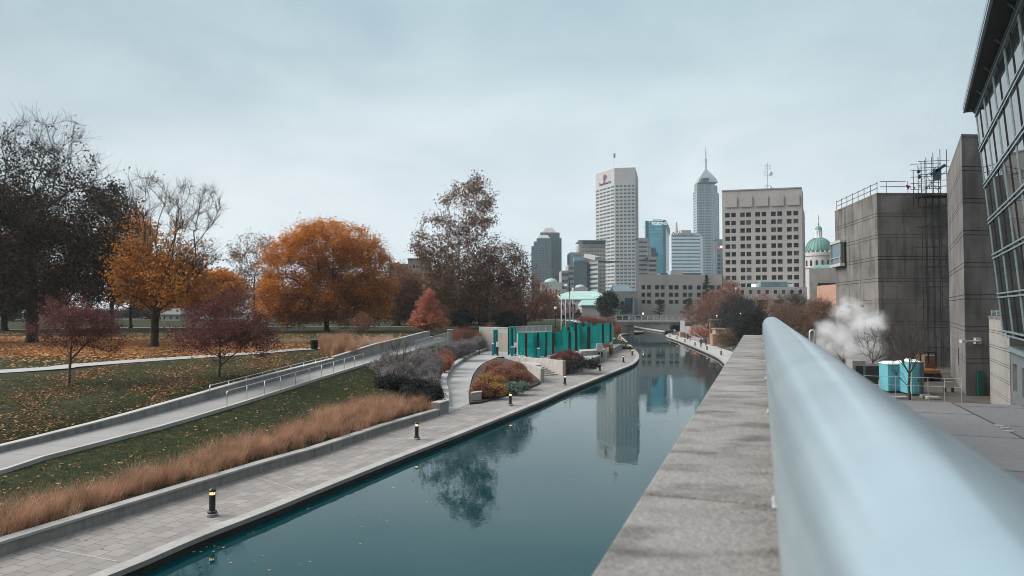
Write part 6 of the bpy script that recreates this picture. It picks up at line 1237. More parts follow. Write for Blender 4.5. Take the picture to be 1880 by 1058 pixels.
guard('white framed railing above the pinkish wall at the left of the plaza', 880, 936, 109, 104.5, 601.5, 612.5, 4); guard('white framed railing above the wall behind the lowest glass', 936, 1013, 118, 119, 600, 610.5, 6); guard('nearer short white railing by the reddish hedge', 966, 1013, 110, 112, 598.5, 610, 4)
# stairs with cheek walls
rt_, lt_ = Vector((G(1022.6, 689, .35).x, G(1022.6, 689, .35).y)), Vector((G(995.4, 691, .35).x, G(995.4, 691, .35).y)); back = Vector((-.10, .995)); root = thing('concrete_steps', 'short flight of concrete steps rising between two cheek walls to the plaza', 'steps', (lt_.x, lt_.y, .35))
for i in range(6):
    m = MB(); a_, b_ = lt_ + back * .42 * i + Vector((-.35 * i, 0)), rt_ + back * .42 * i + Vector((-.30 * i, 0)); e_ = back * .46; m.prism([a_, b_, b_ + back * 5, a_ + back * 5], .34 + .175 * i, .34 + .175 * (i + 1)); m.build('step', M['cap'], root, bevel=.01)
cheek = concrete('ribbed_concrete', (.44, .40, .37), (.36, .33, .31), streak=5, streakf=.5)
def cheekwall(name, label, A, B_, z1_, z2_, th=.35, side=1, mat_=cheek):
    A, B_ = Vector(A[:2]), Vector(B_[:2]); d_ = (B_ - A).normalized(); n_ = Vector((-d_.y, d_.x)) * th * side; r_ = thing(name, label, 'wall', (A.x, A.y, .35)); m_ = MB()
    m_.add([(A.x, A.y, .2), (B_.x, B_.y, .2), (B_.x + n_.x, B_.y + n_.y, .2), (A.x + n_.x, A.y + n_.y, .2), (A.x, A.y, z1_), (B_.x, B_.y, z2_), (B_.x + n_.x, B_.y + n_.y, z2_), (A.x + n_.x, A.y + n_.y, z1_)], [(0, 3, 2, 1), (4, 5, 6, 7), (0, 1, 5, 4), (1, 2, 6, 5), (2, 3, 7, 6), (3, 0, 4, 7)])
    m_.build('wall_face', mat_, r_, bevel=.015); return r_
w1 = G(1033, 690, .35); w2 = G(1023, 686, .35); cheekwall('cheek_wall', 'ribbed concrete wall right of the plaza steps running back under the glass', w1, D(926, 653, 92), ZD(662, 78.5), ZD(653.5, 92), .4, -1)
w1 = G(992.5, 703.5, .35); cheekwall('cheek_wall', 'ribbed concrete wall left of the steps at the back of the corner bed', D(960, 675, 82), w1, ZD(668, 80), ZD(675.5, 71.5), .4, 1)
a_, b_ = G(864, 741, .35), G(884, 738, .35); r_ = thing('seat_post', 'short concrete block with a slanting light cap at the near corner of the planting bed', 'block', tuple(a_)); m = MB(); n_ = Vector((.1, .85)); m.prism([a_[:2], b_[:2], (b_.x - .0, b_.y + .9), (a_.x + .1, a_.y + .8)], .3, 1.12); m.build('block', cheek, r_, bevel=.02); m = MB(); m.prism([(a_.x - .03, a_.y - .03), (b_.x + .03, b_.y - .03), (b_.x + .03, b_.y + .95), (a_.x + .05, a_.y + .85)], 1.12, 1.2); m.build('cap', M['cap'], r_, bevel=.02)
q = [Vector((lt_.x - 1.8, lt_.y + 3.6, 1.42)), Vector((lt_.x - 3.2, lt_.y + 6.6, 1.42))]; handrail('plaza_handrail', 'short pale handrail at the head of the plaza steps', q, None, 3, hh=.95)
# service building at the bend
sv = thing('service_wall', 'low ribbed concrete service building with two dark openings under the bright glass', 'building', tuple(G(1076, 664, .35)))
a_, b_, c_ = G(1070, 668, .5), G(1110, 664, .35), G(1127, 651, .35); m = MB(); zs_ = ZD(647, 93); m.prism([(a_.x, a_.y + 2), b_[:2], (b_.x + .6, b_.y + 3.0), (a_.x, a_.y + 6)], .3, zs_ - .02); m.build('wall', cheek, sv, bevel=.02)
for px in (1099.5, 1104.5): p = D(px, 656, b_.y + (1110 - px) * .01); m = MB(); x0 = float(np.interp(px, [1070, 1110], [a_.x, b_.x])); y0_ = float(np.interp(px, [1070, 1110], [a_.y + 2, b_.y])); m.box(x0 - .16, x0 + .16, y0_ - .06, y0_ + .2, 1.0, 1.75); m.build('opening', M['winD'], sv)
m = MB(); p = D(1101, 638, 97); m.box(p.x - .45, p.x + .45, 97, 97.4, 2.0, ZD(630.5, 97)); m.build('notice_panel', M['white_pre'], sv); m = MB(); m.prism([(G(1112, 662, .35).x, G(1112, 662, .35).y), (G(1113.5, 661, .35).x, G(1113.5, 661, .35).y), (13.6, 100), (13.3, 100)], .35, 2.2); m.build('end_fin', M['cap'], sv)
cheekwall('promenade_wall', 'ribbed concrete retaining wall under the tallest bright glass at the bend', G(1118, 657, .35), G(1130, 634, .35), 1.9, 1.9, .4, 1)

# ------------------------------------------------------------------ flags
fr = plain('flag_red', (.45, .04, .05), .7); fw = plain('flag_white', (.75, .75, .75), .7); fb = plain('flag_blue', (.03, .05, .18), .7)
for i, (px, yt, yb, d_, ft) in enumerate(((1030.5, 543, 607, 128, 560), (1038.3, 536, 604, 134, 556), (1046.5, 540, 600, 140, 556), (1052, 545, 599, 143, 558))):
    x = D(px, 565, d_).x; zb2, zt2 = 1.4, ZD(yt, d_); r_ = thing('flagpole', ['leftmost', 'second from left', 'third from left', 'rightmost'][i] + ' of four white flagpoles with limp striped flags', 'flagpole', (x, d_, zb2), 'white flagpoles behind the memorial')
    m = MB(); m.tube([(x, d_, zb2), (x, d_, zt2)], [.13, .06], 10); m.lathe([(.02, 0), (.11, .08), (.02, .18)], (x, d_, zt2), 8); m.build('pole', M['white'], r_, smooth=True); ztf = ZD(ft, d_); H = 1.9; W_ = .62; n = 9; V, Fc, mi = [], [], []
    for j in range(n + 1):
        for k in range(7):
            u = k / 6; V.append((x + .1 + W_ * u * (1 - .15 * j / n) + .07 * math.sin(j * .9 + k), d_ + .16 * math.sin(k * 2.2 + j * .4 + i), ztf - H * j / n - .35 * u * (1 - j / n)))
    for j in range(n):
        for k in range(6): Fc.append((j * 7 + k, j * 7 + k + 1, j * 7 + 8 + k, j * 7 + 7 + k)); mi.append(2 if j < 4 and k < 3 else (0 if (j + k) % 2 else 1))
    fo = raw('flag', V, Fc, [fr, fw, fb], r_, smooth=True, mi=mi)

# ------------------------------------------------------------------ people
def skin_body(name, joints, edges, m_, parent, sub=1):
    me = bpy.data.meshes.new(name); wl_ = wloc(parent); me.from_pydata([tuple(Vector(j[:3]) - Vector((0, 0, 0))) for j in joints], edges, []); me.update(); me.materials.append(m_); o = bpy.data.objects.new(name, me); COL.objects.link(o); adopt(o, parent)
    s = o.modifiers.new('skin', 'SKIN'); o.data.skin_vertices[0]
    for i, j in enumerate(joints): o.data.skin_vertices[0].data[i].radius = (j[3], j[3])
    o.data.skin_vertices[0].data[0].use_root = True; ss = o.modifiers.new('sub', 'SUBSURF'); ss.levels = ss.render_levels = sub; return o
skinm = plain('skin', (.42, .26, .19), .6)
def person(px, py, d_, label, coat, legs, hair, heading, stride=.28, height=1.72, bag=None):
    x = D(px, 565, d_).x; r_ = thing('person', label, 'person', (x, d_, .352)); k = height / 1.75
    J = [(0, 0, .95, .13), (0, 0, 1.2, .125), (0, 0, 1.42, .13), (0, .0, 1.52, .055), (0, .02, 1.60, .085), (0, .02, 1.68, .09),
         (.09, 0, .90, .095), (.10, stride * .5, .50, .065), (.10, stride * .75, .09, .045), (.10, stride * .75 + .15, .03, .035), (-.09, 0, .90, .095), (-.10, -stride * .3, .50, .065), (-.10, -stride * 1.0, .11, .045), (-.10, -stride + .13, .03, .035),
         (.19, 0, 1.42, .06), (.25, -.06, 1.14, .047), (.25, .08, .92, .036), (.25, .12, .84, .03), (-.19, 0, 1.42, .06), (-.25, .06, 1.14, .047), (-.25, .16, .92, .036), (-.25, .2, .84, .03)]
    E = [(0, 1), (1, 2), (2, 3), (3, 4), (4, 5), (0, 6), (6, 7), (7, 8), (8, 9), (0, 10), (10, 11), (11, 12), (12, 13), (2, 14), (14, 15), (15, 16), (16, 17), (2, 18), (18, 19), (19, 20), (20, 21)]
    skin_body('body', J, E, legs, r_, 1)
    Jc = [(0, 0, .86, .17), (0, 0, 1.05, .155), (0, 0, 1.25, .16), (0, 0, 1.42, .165), (0, 0, 1.48, .10), (.2, 0, 1.41, .078), (.265, -.06, 1.14, .062), (.26, .08, .93, .05), (-.2, 0, 1.41, .078), (-.265, .06, 1.14, .062), (-.26, .16, .93, .05)]
    Ec = [(0, 1), (1, 2), (2, 3), (3, 4), (3, 5), (5, 6), (6, 7), (3, 8), (8, 9), (9, 10)]; skin_body('coat', Jc, Ec, coat, r_, 1)
    m = MB(); c = Vector(r_.location) + Vector((0, .02, 1.56)); m.lathe([(.02, -.05), (.075, -.03), (.088, .03), (.085, .09), (.05, .15), (.01, .17)], c, 14); m.build('head', skinm, r_, smooth=True)
    m = MB(); m.lathe([(.088, .045), (.098, .08), (.09, .13), (.055, .175), (.01, .185)], c + Vector((0, -.012, 0)), 14); m.build('hair', hair, r_, smooth=True)
    for sgn in (-1, 1): m = MB(); q = c + Vector((sgn * .03, .083, .06)); m.box(q.x - .008, q.x + .008, q.y - .004, q.y + .006, q.z - .005, q.z + .005); m.build('eye', M['dark'], r_)
    if bag: m = MB(); q = Vector(r_.location); m.box(q.x + .22, q.x + .42, q.y - .02, q.y + .12, q.z + .5, q.z + .8); m.build('bag', bag, r_, bevel=.02)
    r_.rotation_euler = (0, 0, heading); r_.scale = (k, k, k); return r_
cl = lambda n, c: plain(n, c, .8)
bk, nv, gy, dn, kh, wh_ = cl('black_cloth', (.015, .015, .017)), cl('navy_cloth', (.02, .028, .05)), cl('grey_cloth', (.12, .12, .125)), cl('denim', (.05, .07, .11)), cl('pale_trousers', (.36, .33, .30)), cl('white_cloth', (.6, .6, .6)); hb, hd = plain('brown_hair', (.06, .035, .02), .7), plain('black_hair', (.012, .01, .01), .6)
person(1286.7, 638, 134, 'walker in a long black coat striding near the middle of the right promenade', bk, bk, hd, R(160), .3, 1.82); person(1295.3, 634.5, 139, 'walker in dark brown jacket just right of the one in the long black coat', cl('brown_cloth', (.05, .03, .025)), bk, hb, R(170), .26, 1.72)
person(1262, 625, 163, 'walker in black with a grey scarf tone, left of a strolling pair', bk, dn, hb, R(10), .25); person(1266.3, 628, 155, 'walker in a dark jacket and pale trousers on the right promenade', nv, kh, hd, R(175), .28, 1.76); person(1257, 622, 171, 'small dark figure walking by the stair wall', gy, bk, hd, R(0), .2, 1.65)
person(1234.8, 615, 192, 'dark clad figure near the bridge on the right bank', bk, bk, hb, R(180), .2, 1.75); person(1238.8, 613.6, 196, 'figure in a white top near the bridge on the right bank', wh_, dn, hd, R(180), .2, 1.75)

# ------------------------------------------------------------------ right bank structures
def brickbox(name, label, px0, px1, d_, deep, z0, yt, mat_, capm_=None):
    a_, b_ = XD(px0, d_), XD(px1, d_); r_ = thing(name, label, 'wall', (a_, d_, z0)); m_ = MB(); zt2 = ZD(yt, d_); m_.box(a_, b_, d_, d_ + deep, z0, zt2); m_.build('wall_face', mat_, r_, bevel=.02)
    m_ = MB(); m_.box(a_ - .06, b_ + .06, d_ - .06, d_ + deep + .06, zt2, zt2 + .14); m_.build('coping', capm_ or M['cap'], r_); return r_
brickbox('brick_pier', 'square pinkish brick pier with a pale cap beside the right promenade', 1307.5, 1320, 139, 1.6, .3, 614.5, M['pinkbrick'])
brickbox('brick_wall', 'low brick planter wall running right from the square brick pier', 1320.2, 1350, 138.6, .5, .3, 632, M['pinkbrick'])
brickbox('brick_wall', 'small brick plinth at the foot of the grey stair wall', 1248, 1256, 180, 1.2, .3, 611, M['pinkbrick'])
a_, b_ = Vector(Q(1248.5, 184)), Vector(Q(1268, 176)); r_ = thing('stair_wall', 'grey stepped concrete stair wall beside the bridge on the right bank', 'wall', (a_.x, a_.y, .35)); nn = Vector((.3, .95)); m = MB(); m.prism([a_, a_.lerp(b_, .45), a_.lerp(b_, .45) + nn, a_ + nn], .3, ZD(589, 182)); m.prism([a_.lerp(b_, .451), b_, b_ + nn, a_.lerp(b_, .451) + nn], .3, ZD(599, 178)); m.build('wall_face', M['concrete'], r_, bevel=.02)
m = MB(); q0, q1 = D(1266, 612, 170), D(1290, 622, 150); m.prism([(q0.x, q0.y), (q1.x, q1.y), (q1.x + .35, q1.y + .1), (q0.x + .35, q0.y + .1)], .3, 1.25); r_ = thing('sloping_kerb_wall', 'grey kerb wall of the ramp descending along the right promenade', 'wall', (q0.x, q0.y, .35)); m.build('wall_face', M['concrete'], r_)
base = [Vector((q0.x + (q1.x - q0.x) * u, q0.y + (q1.y - q0.y) * u - .15, .35 + 1.6 * (1 - u))) for u in np.linspace(0, 1, 6)]; handrail('sloping_handrail', 'dark sloping handrail coming down beside the walkers on the right bank', base, None, 6, hh=1.0, rad=.03)
a_, b_ = XD(1302, 158), XD(1325.5, 158); r_ = thing('timber_screen', 'tall tan board screen with a grey top rail on the right bank', 'screen', (a_, 158, 1.0)); zt2 = ZD(588.5, 158); tanw = plain('tan_boards', (.42, .24, .12), .7, c2=(.30, .16, .08), scale=2)
m = MB(); n = 8
for i in range(n): x0 = a_ + (b_ - a_) * i / n; m.box(x0 + .03, x0 + (b_ - a_) / n - .03, 158 + .05 * (i % 2), 158.12 + .05 * (i % 2), .6, zt2)
m.build('boards', tanw, r_); m = MB(); m.box(a_ - .1, b_ + .1, 157.9, 158.3, zt2, zt2 + .35); m.build('top_rail', M['galv'], r_)
r_ = thing('kiosk', 'little grey and brick kiosk with a dark window by the tan screen', 'kiosk', (XD(1322, 146), 146, .6)); a_, b_ = XD(1313.5, 146), XD(1332, 146); m = MB(); m.box(a_, b_, 146, 148.5, .4, ZD(605, 146)); m.build('wall', M['pinkbrick'], r_); m = MB(); m.box(a_ - .2, b_ + .1, 145.8, 148.7, ZD(605, 146), ZD(603, 146)); m.build('roof', M['galv'], r_); m = MB(); m.box(XD(1320, 146), XD(1328, 146), 145.93, 146.05, ZD(612, 146), ZD(606.5, 146)); m.build('window', M['winD'], r_)
# street lamps
def lamp(label, px, yt, yb, d_, z0, globe=False, lit=False):
    x = D(px, 565, d_).x; zt2 = ZD(yt, d_); r_ = thing('street_lamp', label, 'street lamp', (x, d_, z0)); m_ = MB(); m_.lathe([(.2, 0), (.2, .3), (.1, .5)], (x, d_, z0), 10); m_.tube([(x, d_, z0 + .4), (x, d_, zt2 - .3)], [.09, .06], 8); m_.build('pole', M['galv'] if globe else M['dark'], r_)
    m_ = MB(); m_.lathe([(.06, -.35), (.22, -.2), (.26, .0), (.2, .2), (.03, .32)], (x, d_, zt2), 12); m_.build('lantern', plain('lamp_globe', (.8, .8, .75), .3, emit=(1, .8, .5), es=1.5 if lit else 0), r_, smooth=True)
lamp('tall grey lamp post in front of the square office block', 1351.5, 530, 590, 190, 3.9, True); lamp('black lamp post between the brown tree and the flagpoles', 1019.5, 566, 603, 130, 3.8); lamp('lit lamp above the bridge railing by the small layered pine', 1180.5, 576, 584, 214, 4.3, lit=True)
lamp('lit lamp among the reddish bare twigs over the tan screen', 1316, 580.5, 600, 165, 2.4, lit=True); lamp('small white lamp before the blackish thicket', 1360.5, 576.5, 600, 150, 2.6, lit=True)
r_ = thing('utility_mast', 'dark slim utility mast rising behind the flagpoles', 'mast', tuple(D(1045.8, 565, 160))[:2] + (4.2,)); m = MB(); x = D(1045.8, 565, 160).x; m.tube([(x, 160, 4.2), (x, 160, ZD(510, 160))], [.14, .08], 8); m.build('pole', M['dark'], r_); m = MB(); m.tube([(x - .5, 160, ZD(526, 160)), (x - 1.1, 160.2, ZD(526, 160))], .5, 12); m.build('dish', M['galv'], r_)

# ------------------------------------------------------------------ litter bin
p = P(577, 642); r_ = thing('litter_bin', 'black slatted litter bin at the end of the park path', 'litter bin', tuple(p)); c = tuple(p); m = MB()
for j in range(18): a_ = 2 * math.pi * j / 18; x, y = p.x + .36 * math.cos(a_), p.y + .36 * math.sin(a_); m.beam((x, y, p.z + .08), (p.x + .42 * math.cos(a_), p.y + .42 * math.sin(a_), p.z + 1.0), .09, .02, up=(math.cos(a_), math.sin(a_), 0))
m.build('slats', M['dark'], r_); m = MB(); m.lathe([(.30, .05), (.34, .9), (.30, .92)], c, 20); m.build('liner', M['dark'], r_); m = MB(); m.lathe([(.44, .98), (.45, 1.03), (.3, 1.1), (.2, 1.1)], c, 20); m.build('lid', M['dark'], r_)
# ------------------------------------------------------------------ cars
def make_car(loc, label, paint, group=None, L_=4.4, H_=1.45):
    r_ = thing('parked_car', label, 'car', loc, group); c = Vector(loc); Wd = 1.78; prof = [(-L_ / 2, .32), (-L_ / 2 + .02, .72), (-L_ / 2 + .25, .86), (-L_ / 2 + 1.15, .94), (L_ / 2 - .7, .96), (L_ / 2 - .06, .88), (L_ / 2, .6), (L_ / 2 - .04, .32)]
    def ext(pf, w_, m_, nm, tap=1.0, parent=r_):
        b_ = MB(); n = len(pf); b_.add([(c.x + a, c.y + s * w_ / 2 * (tap if z > .95 else 1), c.z + z) for s in (-1, 1) for a, z in pf], [tuple(range(n)), tuple(range(2 * n - 1, n - 1, -1))] + [(i, (i + 1) % n + 0 if False else (i + 1) % n, (i + 1) % n + n, i + n)[::-1] for i in range(n)]); return b_.build(nm, m_, parent, bevel=.04)
    ext(prof, Wd, paint, 'body'); ext([(-L_ / 2 + 1.0, .93), (-L_ / 2 + 1.65, H_ - .06), (L_ / 2 - 1.35, H_ - .05), (L_ / 2 - .5, .95)], Wd - .12, M['winD'], 'windows', .82); ext([(-L_ / 2 + 1.6, H_ - .08), (-L_ / 2 + 1.75, H_), (L_ / 2 - 1.45, H_), (L_ / 2 - 1.3, H_ - .08)], Wd - .3, paint, 'roof', .9)
    for a in (-L_ / 2 + .82, L_ / 2 - .85):
        for s in (-1, 1):
            m = MB(); y = c.y + s * (Wd / 2 - .1); m.tube([(c.x + a, y - .1, c.z + .32), (c.x + a, y + .1, c.z + .32)], .32, 16); w_ = m.build('wheel', M['dark'], r_); m = MB(); m.tube([(c.x + a, y - .11, c.z + .32), (c.x + a, y + .11, c.z + .32)], .19, 12); m.build('rim', M['galv'], w_)
    for s in (-1, 1): m = MB(); m.box(c.x - L_ / 2 - .01, c.x - L_ / 2 + .06, c.y + s * .62 - .16, c.y + s * .62 + .16, c.z + .58, c.z + .72); m.build('headlight', M['white'], r_)
    return r_
pw_, ps_, pb_ = plain('white_car_paint', (.7, .7, .7), .25), plain('silver_car_paint', (.42, .43, .44), .25, .5), plain('blue_grey_car_paint', (.16, .2, .24), .25, .4)
x0 = D(1168, 565, 209.5).x; make_car((x0, 209.5, 4.23), 'silver blue saloon car crossing the bridge', pb_)
for px, d_, pt, lab in ((877, 222, pw_, 'white car parked beyond the trunk of the lower sycamore'), (893, 226, pw_, 'white car parked second from the lower sycamore trunk'), (914, 224, ps_, 'silver car parked left of the brown vase-shaped tree'), (938, 228, pw_, 'white car parked behind the yew mound'), (470, 214, pw_, 'white car parked by the white house with a grey roof'), (489, 219, ps_, 'silver car parked between the white house and the orange maple'), (535, 220, pw_, 'white car parked behind the trunk of the orange maple'), (742, 224, ps_, 'silver car parked under the dense brown tree')):
    make_car((XD(px, d_), d_, 4.25), lab, pt, 'cars parked along the park road')

# ------------------------------------------------------------------ service yard
cab = plain('cyan_cabin_plastic', (.10, .33, .385), .6, c2=(.08, .28, .33), scale=1.5); cabs = plain('grey_cabin_side', (.10, .16, .18), .6); cabr = plain('white_cabin_roof', (.62, .68, .68), .5)
def cabin(px0, px1, pyt, pyb, d_, label, deep=1.25):
    a_, b_ = XD(px0, d_), XD(px1, d_); z0, z1_ = 1.92, ZD(pyt, d_); r_ = thing('portable_cabin', label, 'portable toilet', (a_, d_, z0), 'cyan portable cabins in the yard'); m_ = MB(); m_.box(a_, b_, d_, d_ + deep, z0 + .08, z1_ - .12); m_.build('wall', cab, r_, bevel=.03)
    m_ = MB(); m_.box(a_ + .1, b_ - .1, d_ - .03, d_ - .002, z0 + .2, z1_ - .3); dr_ = m_.build('door', cab, r_, bevel=.015); m_ = MB(); m_.box(b_ - .22, b_ - .15, d_ - .06, d_ - .03, z0 + 1.0, z0 + 1.15); m_.build('handle', M['dark'], dr_)
    m_ = MB(); m_.add([(a_ - .04, d_ - .05, z1_ - .12), (b_ + .04, d_ - .05, z1_ - .12), (b_ + .04, d_ + deep + .04, z1_ - .12), (a_ - .04, d_ + deep + .04, z1_ - .12), (a_ + .2, d_ + .25, z1_ + .06), (b_ - .2, d_ + .25, z1_ + .06), (b_ - .2, d_ + deep - .25, z1_ + .06), (a_ + .2, d_ + deep - .25, z1_ + .06)], [(0, 1, 5, 4), (1, 2, 6, 5), (2, 3, 7, 6), (3, 0, 4, 7), (4, 5, 6, 7)]); m_.build('roof', cabr, r_)
    m_ = MB(); m_.box(a_ + .05, b_ - .05, d_ + .05, d_ + deep - .05, z0, z0 + .08); m_.build('skid', M['dark'], r_)
cabin(1628, 1655, 666, 718, 50.3, 'left one of the cyan portable cabins, wide and sunlit'); cabin(1656, 1666, 665, 722, 49.8, 'narrow middle one of the cyan portable cabins behind the tree trunk'); cabin(1671, 1687.5, 662, 723.5, 48.6, 'right-hand cyan portable cabin with a grey side'); 
m = MB(); m.box(XD(1687.8, 48.6), XD(1696, 48.6), 48.7, 50.2, 1.95, ZD(664, 49)); tag(m.build('grey_cabin', cabs, bevel=.03), 'plain dark grey locker box touching the right-hand cyan cabin', 'locker')
# excavator-like yellow machine and orange crate
om = plain('orange_machine_paint', (.22, .10, .025), .5); r_ = thing('loader_machine', 'small orange loader with a black cage parked by the concrete wall', 'loader', (XD(1705, 58), 58, 1.9)); x = XD(1705, 58); m = MB(); m.box(x - .9, x + .9, 58, 59.4, 2.5, 2.9); m.build('chassis', om, r_, bevel=.08); m = MB(); m.box(x - .7, x + .6, 58.1, 59.2, 4.3, 4.42); m.build('cage_roof', M['dark'], r_)
for q in (-.7, .6): 
    for w_ in (58.12, 59.15): m = MB(); m.box(x + q - .05, x + q + .05, w_, w_ + .08, 3.3, 4.3); m.build('cage_post', M['dark'], r_)
for q in (-.6, .6): m = MB(); m.tube([(x + q, 57.9, 2.25), (x + q, 59.5, 2.25)], .36, 14); m.build('wheel', M['dark'], r_)
r_ = thing('orange_crate', 'rust orange board container raised behind the yard wall', 'container', (XD(1706, 64), 64, 1.9)); x = XD(1706, 64); m = MB(); m.box(XD(1696, 64), XD(1717, 64), 64, 65.4, 1.9, ZD(653, 64)); m.build('board_box', plain('rust_boards', (.15, .075, .045), .8, c2=(.10, .05, .03)), r_, bevel=.03)
m = MB(); p0_ = D(1733, 705, 50.5); m.box(XD(1731.5, 50.5), XD(1749, 50.5), 50.5, 50.58, ZD(712, 50.5), ZD(700.5, 50.5)); r_ = thing('barrier_sign', 'pale grey notice board on two short feet on the yard floor', 'notice board', (p0_.x, 50.5, 1.9)); m.build('board', M['white_pre'], r_, bevel=.01)
for q in (1733, 1747): m = MB(); m.box(XD(q, 50.5) - .03, XD(q, 50.5) + .03, 50.45, 50.7, 1.9, ZD(712, 50.5)); m.build('foot', M['dark'], r_)
# pipe rail fence in the yard, dark skip, low pier
r_ = thing('pipe_fence', 'thin pipe fence running across the yard before the cabins', 'fence', (XD(1586, 47), 47, 1.9)); A = D(1586, 690, 46); B_ = D(1765, 696, 44); m = MB()
for dz in (0, -.55): m.tube([A + Vector((0, 0, dz)), B_ + Vector((0, 0, dz))], .014, 6)
m.build('rails', M['galv'], r_)
for i in range(7): q = A.lerp(B_, i / 6); m = MB(); m.tube([(q.x, q.y, 1.9), (q.x, q.y, q.z)], .016, 6); m.build('post', M['galv'], r_)
r_ = thing('skip_container', 'low dark waste skip beside the cyan cabins', 'skip', (XD(1605, 56), 56, 1.9)); m = MB(); x0, x1 = XD(1586, 56), XD(1626, 56); m.add([(x0, 56, 1.92), (x1 - .3, 56, 1.92), (x1 - .3, 58, 1.92), (x0, 58, 1.92), (x0 - .2, 55.8, 3.4), (x1, 55.8, 3.4), (x1, 58.2, 3.4), (x0 - .2, 58.2, 3.4)], [(0, 3, 2, 1), (0, 1, 5, 4), (1, 2, 6, 5), (2, 3, 7, 6), (3, 0, 4, 7), (4, 5, 6, 7)]); m.build('bin_body', plain('skip_paint', (.05, .055, .055), .6), r_)
r_ = thing('gate_pier', 'small stone gate pier at the foot of the steam', 'pier', (XD(1577, 52), 52, 1.9)); m = MB(); m.box(XD(1563, 52), XD(1587, 52), 52, 53, 1.9, ZD(662, 52)); m.build('pier', M['museumlight'], r_, bevel=.03); m = MB(); m.box(XD(1569, 52), XD(1582, 52), 51.93, 52.02, 1.9, ZD(672, 52)); m.build('dark_door', M['dark'], r_)
# small clutter on the yard floor
for i, (px, py, w_, h__, c_) in enumerate(((1712, 733, .5, .18, (.3, .3, .28)), (1700, 731, .4, .22, (.18, .16, .14)), (1650, 732, .6, .15, (.25, .25, .25)), (1625, 712, .5, .6, (.35, .36, .36)))):
    p = G(px, py, 1.9); r_ = thing('yard_debris', ['pale broken slab', 'brown lump of rubble', 'flat grey offcut', 'stacked grey panels'][i] + ' lying on the yard floor near the cabins', 'rubble', tuple(p)); m = MB(); m.prism([(p.x - w_, p.y - .2), (p.x + w_ * .8, p.y - .3), (p.x + w_, p.y + .25), (p.x - w_ * .7, p.y + .3)], 1.9, 1.9 + h__); m.build('block', plain('debris_%d' % i, c_, .9), r_, bevel=.04)

# ------------------------------------------------------------------ roof rails, bunting and scaffold on the concrete building
ZR = ZD(357.5, 72) + .18
r_ = thing('roof_guardrail', 'temporary two-bar guard rail along the roof edge of the raw concrete building', 'guard rail', (k1.x, k1.y, ZR)); m = MB()
run = [(kL.lerp(k1, u)) for u in np.linspace(.02, .98, 8)]
for hh in (.6, 1.15): m.tube([(p.x + .3, p.y + .2, ZR + hh) for p in run], .035, 6); m.tube([(k1.x + .5, k1.y + .3, ZR + hh + .1), (XD(1669, 72), 72.3, ZR + hh + .15)], .035, 6)
m.build('rails', M['dark'], r_)
for p in run + [Vector((XD(1628, 72), 72)), Vector((XD(1668, 72), 72))]: m = MB(); m.tube([(p.x + .3, p.y + .3, ZR), (p.x + .3, p.y + .3, ZR + 1.3)], .03, 6); m.build('post', M['dark'], r_)
r_ = thing('bunting', 'string of red warning pennants between the roof rail and the scaffold', 'bunting', (XD(1670, 72), 72.3, ZR)); red = plain('red_pennant', (.35, .01, .04), .6); xa, xb = XD(1669, 72), XD(1745, 72); m = MB(); m.tube([(xa + (xb - xa) * u, 72.2, ZR + .9 - .25 * math.sin(u * math.pi * 3) ** 2) for u in np.linspace(0, 1, 16)], .012, 4); m.build('cord', red, r_)
for u in (.02, .05, .09, .2, .33, .5, .56, .62, .8): x = xa + (xb - xa) * u; z = ZR + .88 - .25 * math.sin(u * math.pi * 3) ** 2; s_ = .32 if u < .06 else .2; m = MB(); m.add([(x - s_ / 2, 72.18, z), (x + s_ / 2, 72.18, z), (x + .03, 72.16, z - s_ * 1.5)], [(0, 1, 2)]); m.build('pennant', red, r_)
r_ = thing('scaffold', 'tall steel tube scaffold standing in the corner and topping the raw concrete building', 'scaffold', (XD(1720, 70), 70, 1.9)); SX = [XD(px, 70.5) for px in (1692, 1701, 1714, 1727, 1739)]; SY = (70.2, 71.6); tops = [304, 296, 287, 281, 281]; zz = [ZD(y_, 70.5) for y_ in (334, 322, 310, 298, 345)]
for y in SY:
    for i, x in enumerate(SX): m = MB(); m.tube([(x, y, ZR - 1.5 if (i < 2 and y == SY[1]) else 1.9), (x, y, ZD(tops[i], 70.5) + (.3 if y == SY[0] else -.2))], .035, 6); m.build('standard', M['dark'], r_)
    for z in zz: m = MB(); m.tube([(SX[0] - .3, y, z), (SX[-1] + .3, y, z + (.15 if z > 17 else 0))], .03, 6); m.build('ledger', M['dark'], r_)
    for z in np.arange(4, ZR - 1, 2.1): m = MB(); m.tube([(SX[1] - .2, y, z), (SX[-1] + .3, y, z)], .03, 6); m.build('ledger', M['dark'], r_)
for i, z in enumerate(np.arange(3.5, ZR, 2.6)): m = MB(); a_, b_ = (SX[1], SX[-1]) if i % 2 else (SX[-1], SX[1]); m.tube([(a_, SY[0] - .05, z), (b_, SY[0] - .05, z + 2.6)], .022, 6); m.build('brace', M['dark'], r_)
for a_, b_, y0_, y1_ in ((0, 3, 330, 300), (1, 4, 345, 312), (0, 2, 352, 330)): m = MB(); m.tube([(SX[a_], SY[0] - .05, ZD(y0_, 70)), (SX[b_], SY[0] - .05, ZD(y1_, 70))], .03, 6); m.build('brace', M['dark'], r_)
m = MB(); m.prism([(SX[0], 70.1), (SX[-1] + .6, 70.1), (SX[-1] + .6, 71.6), (SX[0], 71.6)], ZD(360, 70), ZD(357, 70)); m.build('deck', M['dark'], r_)
